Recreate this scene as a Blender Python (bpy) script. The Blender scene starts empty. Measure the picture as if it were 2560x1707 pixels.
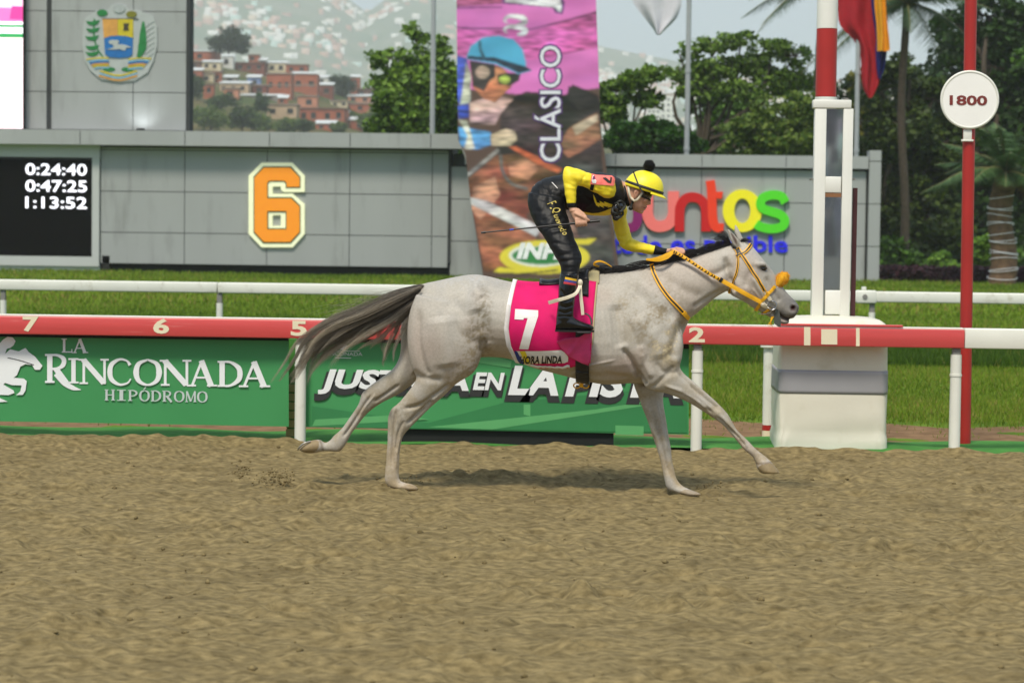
import bpy, bmesh, math, random
import numpy as np
from mathutils import Vector, Matrix
from mathutils.bvhtree import BVHTree
from mathutils.geometry import tessellate_polygon

random.seed(7)
RNG = np.random.default_rng(11)
SC = bpy.context.scene
COL = SC.collection
R = math.radians

# ------------------------------------------------------------ camera
FPX = 5925.0                      # focal length in pixels of the 2560 px wide photograph
CX, CY = 1280.0, 853.5
CAM = np.array([0.0, 0.0, 1.66])
PITCH, YAW, ROLL = math.atan(293 / FPX), R(2.7), 0.0125
_f = np.array([-math.sin(YAW) * math.cos(PITCH), math.cos(YAW) * math.cos(PITCH), -math.sin(PITCH)])
_r0 = np.array([math.cos(YAW), math.sin(YAW), 0.0])
_u0 = np.cross(_r0, _f)
_R = math.cos(ROLL) * _r0 + math.sin(ROLL) * _u0
_U = -math.sin(ROLL) * _r0 + math.cos(ROLL) * _u0
cam_data = bpy.data.cameras.new('camera')
cam_data.sensor_width = 36.0
cam_data.lens = 36.0 * FPX / 2560.0
cam_data.clip_start = 0.1
cam_data.clip_end = 20000
cam = bpy.data.objects.new('camera', cam_data)
COL.objects.link(cam)
m = Matrix.Identity(4)
for i in range(3):
    m[i][0], m[i][1], m[i][2], m[i][3] = _R[i], _U[i], -_f[i], CAM[i]
cam.matrix_world = m
cam_data.dof.use_dof = True
cam_data.dof.focus_distance = 14.7
cam_data.dof.aperture_fstop = 4.0
SC.camera = cam

# ------------------------------------------------------------ sky, sun, exposure
SUN_EL, SUN_AZ = R(57), R(194)    # azimuth measured from +Y (the far side) towards +X
world = bpy.data.worlds.new('World')
SC.world = world
world.use_nodes = True
wn, wl = world.node_tree.nodes, world.node_tree.links
wn.clear()
sky = wn.new('ShaderNodeTexSky')
sky.sky_type = 'NISHITA'
sky.sun_disc = False
sky.sun_elevation = SUN_EL
sky.sun_rotation = SUN_AZ
sky.altitude = 900
sky.air_density = 1.0
sky.dust_density = 3.0
sky.ozone_density = 1.0
# thin even overcast over the clear sky, with soft cloud structure all around
tc = wn.new('ShaderNodeTexCoord')
mp = wn.new('ShaderNodeMapping')
mp.inputs['Scale'].default_value = (1.0, 1.0, 3.0)
nz = wn.new('ShaderNodeTexNoise')
nz.inputs['Scale'].default_value = 2.2
nz.inputs['Detail'].default_value = 6
rp = wn.new('ShaderNodeValToRGB')
rp.color_ramp.elements[0].position = 0.25
rp.color_ramp.elements[0].color = (0.45, 0.45, 0.45, 1)
rp.color_ramp.elements[1].position = 0.75
rp.color_ramp.elements[1].color = (0.85, 0.85, 0.85, 1)
mx = wn.new('ShaderNodeMixRGB')
mx.inputs['Color2'].default_value = (7.0, 8.6, 10.6, 1)
bg = wn.new('ShaderNodeBackground')
bg.inputs['Strength'].default_value = 0.073
wo = wn.new('ShaderNodeOutputWorld')
wl.new(tc.outputs['Generated'], mp.inputs['Vector'])
wl.new(mp.outputs['Vector'], nz.inputs['Vector'])
wl.new(nz.outputs['Fac'], rp.inputs['Fac'])
wl.new(rp.outputs['Color'], mx.inputs['Fac'])
wl.new(sky.outputs['Color'], mx.inputs['Color1'])
wl.new(mx.outputs['Color'], bg.inputs['Color'])
wl.new(bg.outputs['Background'], wo.inputs['Surface'])

sun_data = bpy.data.lights.new('sun', 'SUN')
sun_data.energy = 2.9
sun_data.angle = R(13)
sun_data.color = (1.0, 0.92, 0.79)
sun = bpy.data.objects.new('sun', sun_data)
COL.objects.link(sun)
sd = Vector((math.sin(SUN_AZ) * math.cos(SUN_EL), math.cos(SUN_AZ) * math.cos(SUN_EL), math.sin(SUN_EL)))
sun.rotation_euler = sd.to_track_quat('Z', 'Y').to_euler()
sun.location = (0, -5, 20)

SC.view_settings.view_transform = 'Standard'
SC.view_settings.look = 'None'
SC.view_settings.exposure = 0.32
SC.view_settings.gamma = 1.0
SC.view_settings.use_curve_mapping = False
SC.cycles.max_bounces = 6
SC.cycles.volume_bounces = 2
SC.cycles.transparent_max_bounces = 8

# ------------------------------------------------------------ pixel helpers (direction only; depth is given)
def ray(px, py):
    return _f + (px - CX) / FPX * _R - (py - CY) / FPX * _U

def P(px, py, Y):
    """point of the vertical plane y = Y that is seen at this pixel"""
    d = ray(px, py)
    return CAM + d * (Y / d[1])

def G(px, py, z=0.0):
    """point of the horizontal plane at height z seen at this pixel"""
    d = ray(px, py)
    return CAM + d * ((z - CAM[2]) / d[2])

def px_of(p):
    q = np.asarray(p) - CAM
    w = q @ _f
    return CX + FPX * (q @ _R) / w, CY - FPX * (q @ _U) / w

# ------------------------------------------------------------ material helpers
def c255(r, g, b):
    return tuple(((v / 255 / 12.92) if v / 255 <= 0.04045 else ((v / 255 + 0.055) / 1.055) ** 2.4) for v in (r, g, b))

MATS = {}
def mat(name, col, rough=0.6, metal=0.0, var=0.12, vscale=6.0, bump=0.0, bscale=60.0, attr=None, coat=0.0,
        emit=0.0, col2=None, spec=0.5, transl=0.0, stretch=None, dirt=None):
    if name in MATS:
        return MATS[name]
    M = bpy.data.materials.new(name)
    M.use_nodes = True
    n, l = M.node_tree.nodes, M.node_tree.links
    b = n['Principled BSDF']
    b.inputs['Roughness'].default_value = rough
    b.inputs['Metallic'].default_value = metal
    b.inputs['Specular IOR Level'].default_value = spec
    if coat:
        b.inputs['Coat Weight'].default_value = coat
        b.inputs['Coat Roughness'].default_value = 0.12
    co = n.new('ShaderNodeTexCoord')
    src = co.outputs['Object']
    if stretch:
        mpn = n.new('ShaderNodeMapping')
        mpn.inputs['Scale'].default_value = stretch
        l.new(src, mpn.inputs['Vector'])
        src = mpn.outputs['Vector']
    nt = n.new('ShaderNodeTexNoise')
    nt.inputs['Scale'].default_value = vscale
    nt.inputs['Detail'].default_value = 5
    l.new(src, nt.inputs['Vector'])
    mix = n.new('ShaderNodeMixRGB')
    if attr:
        at = n.new('ShaderNodeAttribute')
        at.attribute_name = attr
        dk = n.new('ShaderNodeMixRGB')
        dk.blend_type = 'MULTIPLY'
        dk.inputs['Fac'].default_value = 1
        dk.inputs['Color2'].default_value = (1 - var * 2, 1 - var * 2, 1 - var * 2.2, 1)
        l.new(at.outputs['Color'], dk.inputs['Color1'])
        l.new(at.outputs['Color'], mix.inputs['Color2'])
        l.new(dk.outputs['Color'], mix.inputs['Color1'])
    else:
        c2 = col2 or tuple(min(1, x * (1 + var)) for x in col)
        c1 = col if col2 else tuple(x * (1 - var) for x in col)
        mix.inputs['Color1'].default_value = (*c1, 1)
        mix.inputs['Color2'].default_value = (*c2, 1)
    cr = n.new('ShaderNodeMapRange')
    cr.inputs['From Min'].default_value = 0.3
    cr.inputs['From Max'].default_value = 0.7
    l.new(nt.outputs['Fac'], cr.inputs['Value'])
    l.new(cr.outputs['Result'], mix.inputs['Fac'])
    out = mix.outputs['Color']
    if dirt:                                  # blotches of another colour: (colour, scale, threshold, strength)
        dn = n.new('ShaderNodeTexNoise')
        dn.inputs['Scale'].default_value = dirt[1]
        dn.inputs['Detail'].default_value = 8
        dn.inputs['Roughness'].default_value = 0.65
        l.new(src, dn.inputs['Vector'])
        dr = n.new('ShaderNodeMapRange')
        dr.inputs['From Min'].default_value = dirt[2]
        dr.inputs['From Max'].default_value = dirt[2] + 0.15
        dr.inputs['To Max'].default_value = dirt[3]
        l.new(dn.outputs['Fac'], dr.inputs['Value'])
        dm = n.new('ShaderNodeMixRGB')
        dm.inputs['Color2'].default_value = (*dirt[0], 1)
        l.new(dr.outputs['Result'], dm.inputs['Fac'])
        l.new(out, dm.inputs['Color1'])
        out = dm.outputs['Color']
    l.new(out, b.inputs['Base Color'])
    if bump:
        bn = n.new('ShaderNodeTexNoise')
        bn.inputs['Scale'].default_value = bscale
        bn.inputs['Detail'].default_value = 4
        l.new(src, bn.inputs['Vector'])
        bp = n.new('ShaderNodeBump')
        bp.inputs['Strength'].default_value = bump
        bp.inputs['Distance'].default_value = 0.01
        l.new(bn.outputs['Fac'], bp.inputs['Height'])
        l.new(bp.outputs['Normal'], b.inputs['Normal'])
    if emit:
        l.new(out, b.inputs['Emission Color'])
        b.inputs['Emission Strength'].default_value = emit
    if transl:
        tr = n.new('ShaderNodeBsdfTranslucent')
        l.new(out, tr.inputs['Color'])
        ms = n.new('ShaderNodeMixShader')
        ms.inputs['Fac'].default_value = transl
        l.new(b.outputs['BSDF'], ms.inputs[1])
        l.new(tr.outputs['BSDF'], ms.inputs[2])
        l.new(ms.outputs['Shader'], n['Material Output'].inputs['Surface'])
    MATS[name] = M
    return M

# ------------------------------------------------------------ object helpers
def link(o, parent=None, ploc=None):
    COL.objects.link(o)
    if parent is not None:
        o.parent = parent
        root = parent
        T = Vector((0, 0, 0))
        while root is not None:
            if root.type == 'EMPTY':
                T = Vector(root.location)
            root = root.parent
        if parent.type == 'EMPTY':
            o.matrix_parent_inverse = Matrix.Translation(-T)
    return o

def tag(o, label=None, cat=None, group=None, kind=None):
    if label: o['label'] = label
    if cat: o['category'] = cat
    if group: o['group'] = group
    if kind: o['kind'] = kind
    return o

def thing(name, label, cat, loc=(0, 0, 0), group=None):
    o = bpy.data.objects.new(name, None)
    o.empty_display_size = 0.2
    o.location = Vector([float(v) for v in loc])
    COL.objects.link(o)
    return tag(o, label, cat, group)

def mk_mesh(name, V, F, smooth=False, col=None):
    me = bpy.data.meshes.new(name)
    V = np.asarray(V, dtype=np.float64).reshape(-1, 3)
    if isinstance(F, np.ndarray):
        nf, k = F.shape
        me.vertices.add(len(V))
        me.vertices.foreach_set('co', V.ravel())
        me.loops.add(nf * k)
        me.loops.foreach_set('vertex_index', F.ravel().astype(np.int32))
        me.polygons.add(nf)
        me.polygons.foreach_set('loop_start', np.arange(0, nf * k, k, dtype=np.int32))
        me.update(calc_edges=True)
    else:
        me.from_pydata(V.tolist(), [], F)
        me.update()
    if smooth:
        me.polygons.foreach_set('use_smooth', np.ones(len(me.polygons), dtype=bool))
    if col is not None:
        a = me.attributes.new('col', 'FLOAT_COLOR', 'POINT')
        cc = np.ones((len(V), 4))
        cc[:, :3] = col
        a.data.foreach_set('color', cc.ravel())
    return me

def obj(name, me, material, parent=None):
    if material is not None:
        me.materials.clear()
        me.materials.append(material)
    o = bpy.data.objects.new(name, me)
    return link(o, parent)

class MB:
    """collects shapes for ONE mesh object"""
    def __init__(s):
        s.V, s.F = [], []
    def add(s, V, F):
        b = len(s.V)
        s.V += [tuple(map(float, v)) for v in V]
        s.F += [tuple(i + b for i in f) for f in F]
        return s
    def box(s, x0, x1, y0, y1, z0, z1, bev=0.0):
        if bev <= 0:
            V = [(x, y, z) for x in (x0, x1) for y in (y0, y1) for z in (z0, z1)]
            F = [(0, 1, 3, 2), (4, 6, 7, 5), (0, 4, 5, 1), (2, 3, 7, 6), (0, 2, 6, 4), (1, 5, 7, 3)]
            return s.add(V, F)
        bm = bmesh.new()
        bmesh.ops.create_cube(bm, size=1.0)
        for v in bm.verts:
            v.co = ((x0 + x1) / 2 + v.co.x * (x1 - x0), (y0 + y1) / 2 + v.co.y * (y1 - y0), (z0 + z1) / 2 + v.co.z * (z1 - z0))
        bmesh.ops.bevel(bm, geom=bm.edges[:], offset=bev, segments=2, affect='EDGES', profile=0.5)
        bm.verts.index_update()
        s.add([v.co[:] for v in bm.verts], [tuple(v.index for v in f.verts) for f in bm.faces])
        bm.free()
        return s
    def tube(s, pts, rad, n=8, cap=True):
        pts = [np.asarray(p, float) for p in pts]
        if not hasattr(rad, '__len__'):
            rad = [rad] * len(pts)
        V, F = [], []
        prev = None
        for i, p in enumerate(pts):
            t = pts[min(i + 1, len(pts) - 1)] - pts[max(i - 1, 0)]
            t = t / (np.linalg.norm(t) + 1e-12)
            if prev is None:
                a = np.cross(t, [0, 0, 1.0])
                if np.linalg.norm(a) < 0.1:
                    a = np.cross(t, [1.0, 0, 0])
            else:
                a = prev - t * (prev @ t)
            a = a / np.linalg.norm(a)
            prev = a
            b = np.cross(t, a)
            for k in range(n):
                w = 2 * math.pi * k / n
                V.append(p + rad[i] * (math.cos(w) * a + math.sin(w) * b))
        for i in range(len(pts) - 1):
            for k in range(n):
                F.append((i * n + k, i * n + (k + 1) % n, (i + 1) * n + (k + 1) % n, (i + 1) * n + k))
        if cap:                                   # caps get their own vertices so that smooth shading stays on the wall
            k = len(V)
            V += V[:n] + V[(len(pts) - 1) * n:len(pts) * n]
            F.append(tuple(reversed(range(k, k + n))))
            F.append(tuple(range(k + n, k + 2 * n)))
        return s.add(V, F)
    def ellipsoid(s, c, r, nu=16, nv=10, M=None):
        V, F = [], []
        c = np.asarray(c, float)
        for j in range(nv + 1):
            ph = math.pi * j / nv
            for i in range(nu):
                th = 2 * math.pi * i / nu
                p = np.array([r[0] * math.sin(ph) * math.cos(th), r[1] * math.sin(ph) * math.sin(th), r[2] * math.cos(ph)])
                if M is not None:
                    p = M @ p
                V.append(c + p)
        for j in range(nv):
            for i in range(nu):
                F.append((j * nu + i, (j + 1) * nu + i, (j + 1) * nu + (i + 1) % nu, j * nu + (i + 1) % nu))
        return s.add(V, F)
    def build(s, name, material, parent=None, smooth=False):
        return obj(name, mk_mesh(name, s.V, s.F, smooth), material, parent)

def flat_shape(outer, holes, Y, thick, front=True):
    """polygon given in pixels laid on the plane y=Y with real thickness towards the viewer"""
    loops = [list(outer)] + [list(h) for h in holes]
    pts = [p for lp in loops for p in lp]
    V0 = [P(x, y, Y) for x, y in pts]
    tris = tessellate_polygon([[Vector((x, y, 0)) for x, y in lp] for lp in loops])
    n = len(pts)
    V = [v + np.array([0, -thick, 0]) for v in V0] + V0
    F = []
    for t in tris:
        a, b, c = t
        ar = (pts[b][0] - pts[a][0]) * (pts[c][1] - pts[a][1]) - (pts[b][1] - pts[a][1]) * (pts[c][0] - pts[a][0])
        t = (a, b, c) if ar < 0 else (a, c, b)
        F.append(t)
        F.append(tuple(i + n for i in reversed(t)))
    k = 0
    for lp in loops:
        L = len(lp)
        for i in range(L):
            a, b = k + i, k + (i + 1) % L
            F.append((a, b, b + n, a + n))
        k += L
    bm = bmesh.new()
    vs = [bm.verts.new(v) for v in V]
    for f in F:
        try:
            bm.faces.new([vs[i] for i in f])
        except ValueError:
            pass
    bmesh.ops.recalc_face_normals(bm, faces=bm.faces[:])
    bm.verts.index_update()
    out = ([v.co[:] for v in bm.verts], [tuple(v.index for v in f.verts) for f in bm.faces])
    bm.free()
    return out

def stroke(pts, w, n=10):
    """outline of a thick rounded line through pts (catmull-rom)"""
    q = crom(np.array(pts, float), n)
    L, Rr = [], []
    for i in range(len(q)):
        t = q[min(i + 1, len(q) - 1)] - q[max(i - 1, 0)]
        t = t / (np.linalg.norm(t) + 1e-9)
        nrm = np.array([-t[1], t[0]])
        ww = w if not hasattr(w, '__len__') else np.interp(i / (len(q) - 1), np.linspace(0, 1, len(w)), w)
        L.append(tuple(q[i] + nrm * ww / 2))
        Rr.append(tuple(q[i] - nrm * ww / 2))
    return L + Rr[::-1]

def crom(Pn, n):
    """catmull-rom through rows of Pn, n steps per span"""
    Pn = np.asarray(Pn, float)
    E = np.vstack([2 * Pn[0] - Pn[1], Pn, 2 * Pn[-1] - Pn[-2]])
    out = []
    for i in range(1, len(E) - 2):
        p0, p1, p2, p3 = E[i - 1], E[i], E[i + 1], E[i + 2]
        for k in range(n):
            t = k / n
            out.append(0.5 * ((2 * p1) + (-p0 + p2) * t + (2 * p0 - 5 * p1 + 4 * p2 - p3) * t * t + (-p0 + 3 * p1 - 3 * p2 + p3) * t ** 3))
    out.append(E[-2])
    return np.array(out)

_TXT = {}
def text_solid(s, bold=0.0, shear=0.0, depth=0.1, res=3):
    """letters as a solid: returns V (x right, y up, z front) normalised to a unit box, and faces"""
    key = (s, bold, shear, depth, res)
    if key in _TXT:
        return _TXT[key]
    cu = bpy.data.curves.new('t', 'FONT')
    cu.body = s
    cu.offset = bold
    cu.shear = shear
    cu.extrude = depth / 2
    cu.resolution_u = res
    o = bpy.data.objects.new('t', cu)
    COL.objects.link(o)
    dg = bpy.context.evaluated_depsgraph_get()
    me = bpy.data.meshes.new_from_object(o.evaluated_get(dg))
    V = np.array([v.co[:] for v in me.vertices])
    F = [tuple(p.vertices) for p in me.polygons]
    bpy.data.objects.remove(o)
    bpy.data.curves.remove(cu)
    bpy.data.meshes.remove(me)
    lo, hi = V.min(0), V.max(0)
    V = (V - lo) / np.maximum(hi - lo, 1e-9)
    _TXT[key] = (V, F)
    return V, F

def text_on_plane(name, s, box, Y, thick, material, parent, bold=0.0, shear=0.0, rot=0.0, slope=0.0135):
    """text filling the pixel box (x0,y0,x1,y1) on plane y=Y; rot in quarter turns counter-clockwise"""
    V, F = text_solid(s, bold, shear)
    x0, y0, x1, y1 = box
    out = []
    for v in V:
        a, b = (v[0], v[1]) if rot == 0 else (1 - v[1], v[0])
        px = x0 + a * (x1 - x0)
        py = y1 - b * (y1 - y0) + slope * (px - (x0 + x1) / 2)
        p = P(px, py, Y)
        out.append(p + np.array([0, -thick * v[2], 0]))
    return obj(name, mk_mesh(name, out, F), material, parent)

def poly_part(name, outer, Y, thick, material, parent, holes=()):
    V, F = flat_shape(outer, holes, Y, thick)
    return obj(name, mk_mesh(name, V, F), material, parent)

def fft_noise(n, lx, ly, seed, beta=0.0):
    """tileable n x n gaussian-correlated noise, unit variance; lx, ly correlation in cells"""
    g = np.random.default_rng(seed)
    w = np.fft.rfft2(g.standard_normal((n, n)))
    ky = np.fft.fftfreq(n)[:, None]
    kx = np.fft.rfftfreq(n)[None, :]
    w *= np.exp(-2 * (math.pi ** 2) * ((kx * lx) ** 2 + (ky * ly) ** 2))
    a = np.fft.irfft2(w, s=(n, n))
    return (a - a.mean()) / a.std()
# ============================================================ the setting
YR = G(1280, 1115)[1]             # running rail / edge of the dirt
YH = G(1280, 1224)[1]             # line the horse runs on
YW = 32.4                         # white rail on the far side of the turf
YS = 74.0                         # scoreboard front

# ---- colours
m_dirt = mat('sand', c255(96, 84, 56), 0.95, var=0.0, vscale=30, bump=.75, bscale=170, col2=c255(150, 133, 93), spec=0.12, stretch=(.6, 1, 1),
             dirt=(c255(88, 76, 50), 2.2, 0.54, 0.5))
m_lawn = mat('lawn_soil', c255(72, 98, 26), 0.95, vscale=0.9, col2=c255(104, 130, 38), bump=0.5, bscale=40, spec=0.1)
m_blade = mat('grass_blade', (0.05, 0.12, 0.015), 0.7, attr='col', var=0.1, spec=0.2, transl=0.25)
m_mat = mat('green_turf_mat', c255(70, 128, 56), 0.9, vscale=5, var=0.18, bump=0.5, bscale=200, spec=0.15)
m_white = mat('white_rail_paint', c255(226, 226, 214), 0.45, vscale=3, var=0.05, dirt=(c255(160, 152, 124), 5.0, 0.58, 0.55))
m_red = mat('red_rail_paint', c255(206, 76, 74), 0.4, vscale=4, var=0.07, dirt=(c255(222, 150, 140), 9.0, 0.62, 0.55), stretch=(0.25, 1, 5))
m_redp = mat('red_post_paint', c255(168, 38, 32), 0.45, vscale=3, var=0.08)
m_cream = mat('cream_paint', c255(232, 222, 190), 0.5, var=0.05)
m_grey = mat('grey_bracket', c255(128, 126, 120), 0.6, var=0.1, vscale=12)
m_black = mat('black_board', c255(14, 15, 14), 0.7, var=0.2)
m_panel = mat('aluminium_panel', c255(160, 163, 161), 0.5, metal=0.0, vscale=0.5, var=0.045, spec=0.35,
              dirt=(c255(128, 130, 126), 1.3, 0.55, 0.55), stretch=(1.6, 1, 0.25))
m_panel2 = mat('light_aluminium_panel', c255(186, 189, 186), 0.5, vscale=0.5, var=0.04, spec=0.35)
m_joint = mat('panel_joint', c255(52, 55, 56), 0.8)

# ---- big ground sheet (to the horizon)
g = MB()
xs = [-2250, -900, -300, -80, -20, 20, 80, 300, 900, 1950]
ys = [-120, -80, -20, YR - 0.4, YR + 0.3, 30, 50, 80, 140, 300, 900, 4980]
gz = lambda y: -0.4 if y < YR else -0.03
for i in range(len(xs) - 1):
    for j in range(len(ys) - 1):
        b = len(g.V)
        g.V += [(xs[i], ys[j], gz(ys[j])), (xs[i + 1], ys[j], gz(ys[j])), (xs[i + 1], ys[j + 1], gz(ys[j + 1])), (xs[i], ys[j + 1], gz(ys[j + 1]))]
        g.F.append((b, b + 1, b + 2, b + 3))
bm = bmesh.new(); vv = [bm.verts.new(v) for v in g.V]
for f in g.F: bm.faces.new([vv[i] for i in f])
bmesh.ops.remove_doubles(bm, verts=bm.verts[:], dist=0.001)
me = bpy.data.meshes.new('ground'); bm.to_mesh(me); bm.free()
tag(obj('ground', me, m_lawn), kind='structure')

# ---- dirt track: one sheet, fine where the camera looks, coarse beyond
def axis(lo, f0, f1, hi, step, grow=1.35):
    a = list(np.arange(f0, f1 + 1e-6, step))
    s, x, left = step, f0, []
    while x > lo:
        s *= grow; x = max(lo, x - s); left.append(x)
    s, x, right = step, f1, []
    while x < hi:
        s *= grow; x = min(hi, x + s); right.append(x)
    return np.array(left[::-1] + a + right)
ax = axis(-400, -5.6, 4.2, 400, 0.024)
ay = axis(-45, 7.9, YR - 0.02, YR - 0.02, 0.024)
NZ = 1024
n_big = fft_noise(NZ, 9, 6, 1); n_mid = fft_noise(NZ, 3.4, 2.4, 2); n_fine = fft_noise(NZ, 1.2, 1.0, 3)
n_wide = fft_noise(NZ, 60, 30, 4)
def samp(a, X, Y, cell=0.024):
    return a[(np.floor(Y / cell).astype(int)) % NZ, (np.floor(X / cell).astype(int)) % NZ]
XX, YY = np.meshgrid(ax, ay)
def track_h(X, Y):
    mid = samp(n_mid, X, Y)
    h = 0.006 * samp(n_big, X, Y) + 0.008 * np.minimum(np.maximum(mid, -1.6), 1.0) - 0.010 * np.clip(-samp(n_big, X + 3.3, Y + 7.7) - 1.3, 0, 1) + 0.0060 * samp(n_fine, X, Y) + 0.012 * samp(n_wide, X, Y)
    fade = np.clip((6.0 - np.abs(X + 0.7)) / 1.0, 0.15, 1)
    h = h * fade
    d = (YR - 0.02) - Y                       # raised ragged lip along the rail
    h = h + 0.03 * np.exp(-(d / 0.10) ** 2) * (1 + 0.6 * samp(n_big, X * 0.7, Y * 0 + 1.0)) - 0.015 * np.exp(-((d - 0.45) / 0.25) ** 2)
    return h
ZZ = track_h(XX, YY)
# hoof prints: older ones scattered over the track, fresh ones round the planted feet
hg = np.random.default_rng(5)
prints = [(hg.uniform(-5.4, 4.0), hg.uniform(8, YR - 0.3), hg.uniform(0.045, 0.08), hg.uniform(0.02, 0.05)) for _ in range(420)]
for hx, hy, hr, hd in prints:
    i0, i1 = np.searchsorted(ax, [hx - 0.4, hx + 0.4]); j0, j1 = np.searchsorted(ay, [hy - 0.4, hy + 0.4])
    dx, dy = XX[j0:j1, i0:i1] - hx, YY[j0:j1, i0:i1] - hy
    rr = np.sqrt((dx / 1.25) ** 2 + dy ** 2) / hr
    ZZ[j0:j1, i0:i1] += -hd * np.exp(-rr ** 2 * 1.2) + 0.5 * hd * np.exp(-(rr - 1.5) ** 2 * 4) + 0.3 * hd * np.exp(-((dx + hr * 2.2) ** 2 + dy ** 2) / (hr * 0.9) ** 2)
FRESH = [(P(1003, 1216, YH)[0], YH - 0.12, 0.075, 0.035), (P(1712, 1229, YH)[0], YH + 0.08, 0.085, 0.035)]
for hx, hy, hr, hd in FRESH:
    rr = np.sqrt(((XX - hx) / 1.5) ** 2 + (YY - hy) ** 2) / hr
    ZZ += -hd * np.exp(-rr ** 2 * 1.1) + 0.6 * hd * np.exp(-(rr - 1.45) ** 2 * 5)
nx, ny = len(ax), len(ay)
idx = np.arange(nx * ny).reshape(ny, nx)
F = np.stack([idx[:-1, :-1], idx[:-1, 1:], idx[1:, 1:], idx[1:, :-1]], -1).reshape(-1, 4)
me = mk_mesh('dirt_track', np.stack([XX, YY, ZZ], -1).reshape(-1, 3), F, smooth=True)
tag(obj('dirt_track', me, m_dirt), kind='structure')

# loose clods thrown up on the track
g = MB()
cg = np.random.default_rng(9)
ico = [(0, 0, 1), (.9, 0, .2), (.2, .85, .25), (-.75, .5, .2), (-.7, -.55, .2), (.3, -.8, .25), (0, 0, -.5)]
icf = [(0, 1, 2), (0, 2, 3), (0, 3, 4), (0, 4, 5), (0, 5, 1), (6, 2, 1), (6, 3, 2), (6, 4, 3), (6, 5, 4), (6, 1, 5)]
for k in range(1500):
    x, y = cg.uniform(-5.2, 3.8), YR - 0.1 - (YR - 8.2) * cg.random()
    s = 0.006 + 0.016 * cg.random() ** 4
    z = float(track_h(np.array([x]), np.array([y]))[0])
    a = cg.uniform(0, 6.28); q = cg.uniform(0.7, 1.5, 3)
    g.add([(x + s * (v[0] * q[0] * math.cos(a) - v[1] * q[1] * math.sin(a)), y + s * (v[0] * q[0] * math.sin(a) + v[1] * q[1] * math.cos(a)), z + s * v[2] * q[2] * 0.8) for v in ico], icf)
tag(g.build('sand_clods', m_dirt, smooth=True), 'small loose clods of sand strewn over the track', 'sand', kind='stuff')

# spray of sand kicked up behind the horse
g = MB()
for cxp, cyp, n, sp in ((598, 1178, 90, 13), (702, 1196, 200, 24), (1030, 1210, 100, 18), (1765, 1222, 110, 18), (660, 1200, 60, 34), (985, 1216, 80, 14)):
    for k in range(n):
        px, py = cxp + cg.normal(0, sp), cyp + cg.normal(0, sp * (1.0 if cxp == 598 else 0.45))
        p = P(px, min(py, 1222), YH + cg.uniform(-0.15, 0.15) + (.3 if cxp in (1030, 1765) else 0))
        s = 0.003 + 0.010 * cg.random() ** 2.5
        g.add([p + s * np.array(v) * cg.uniform(0.6, 1.4) for v in ico], icf)
tag(g.build('flying_sand', m_dirt), 'grains of sand kicked up by the galloping hooves', 'sand', kind='stuff')

# ---- green artificial strip behind the rail and the bare earth strip beyond it
g = MB()
sx = np.arange(-14, 14.01, 0.12)
for j, yy in enumerate((YR - 0.03, YR + 0.35, YR + 0.75, YR + 1.05)):
    for x in sx:
        g.V.append((x, yy + 0.03 * math.sin(x * 2.1) + (0.04 * math.sin(x * 5.3 + 1) if j == 3 else 0), 0.0 + 0.012 * math.sin(x * 3.7 + j) + (0.018 if j in (1, 2) else 0.0)))
n = len(sx)
g.F = [(j * n + i, j * n + i + 1, (j + 1) * n + i + 1, (j + 1) * n + i) for j in range(3) for i in range(n - 1)]
tag(g.build('green_turf_strip', m_mat, smooth=True), kind='structure')
m_earth = mat('bare_earth', c255(110, 84, 60), 0.95, vscale=7, var=0.2, col2=c255(140, 112, 82), bump=0.7, bscale=60, spec=0.1, dirt=(c255(84, 100, 40), 2.6, 0.6, 0.7))
g = MB()
for j, yy in enumerate((YR + 0.9, YR + 1.4, YR + 2.2, YR + 2.9)):
    for x in sx:
        g.V.append((x, yy + (0.18 * math.sin(x * 1.3) + 0.1 * math.sin(x * 4.1) if j == 3 else 0), -0.026 + 0.006 * math.sin(x * 4 + j * 2)))
g.F = [(j * n + i, j * n + i + 1, (j + 1) * n + i + 1, (j + 1) * n + i) for j in range(3) for i in range(n - 1)]
tag(g.build('bare_earth_strip', m_earth, smooth=True), kind='structure')

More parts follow.
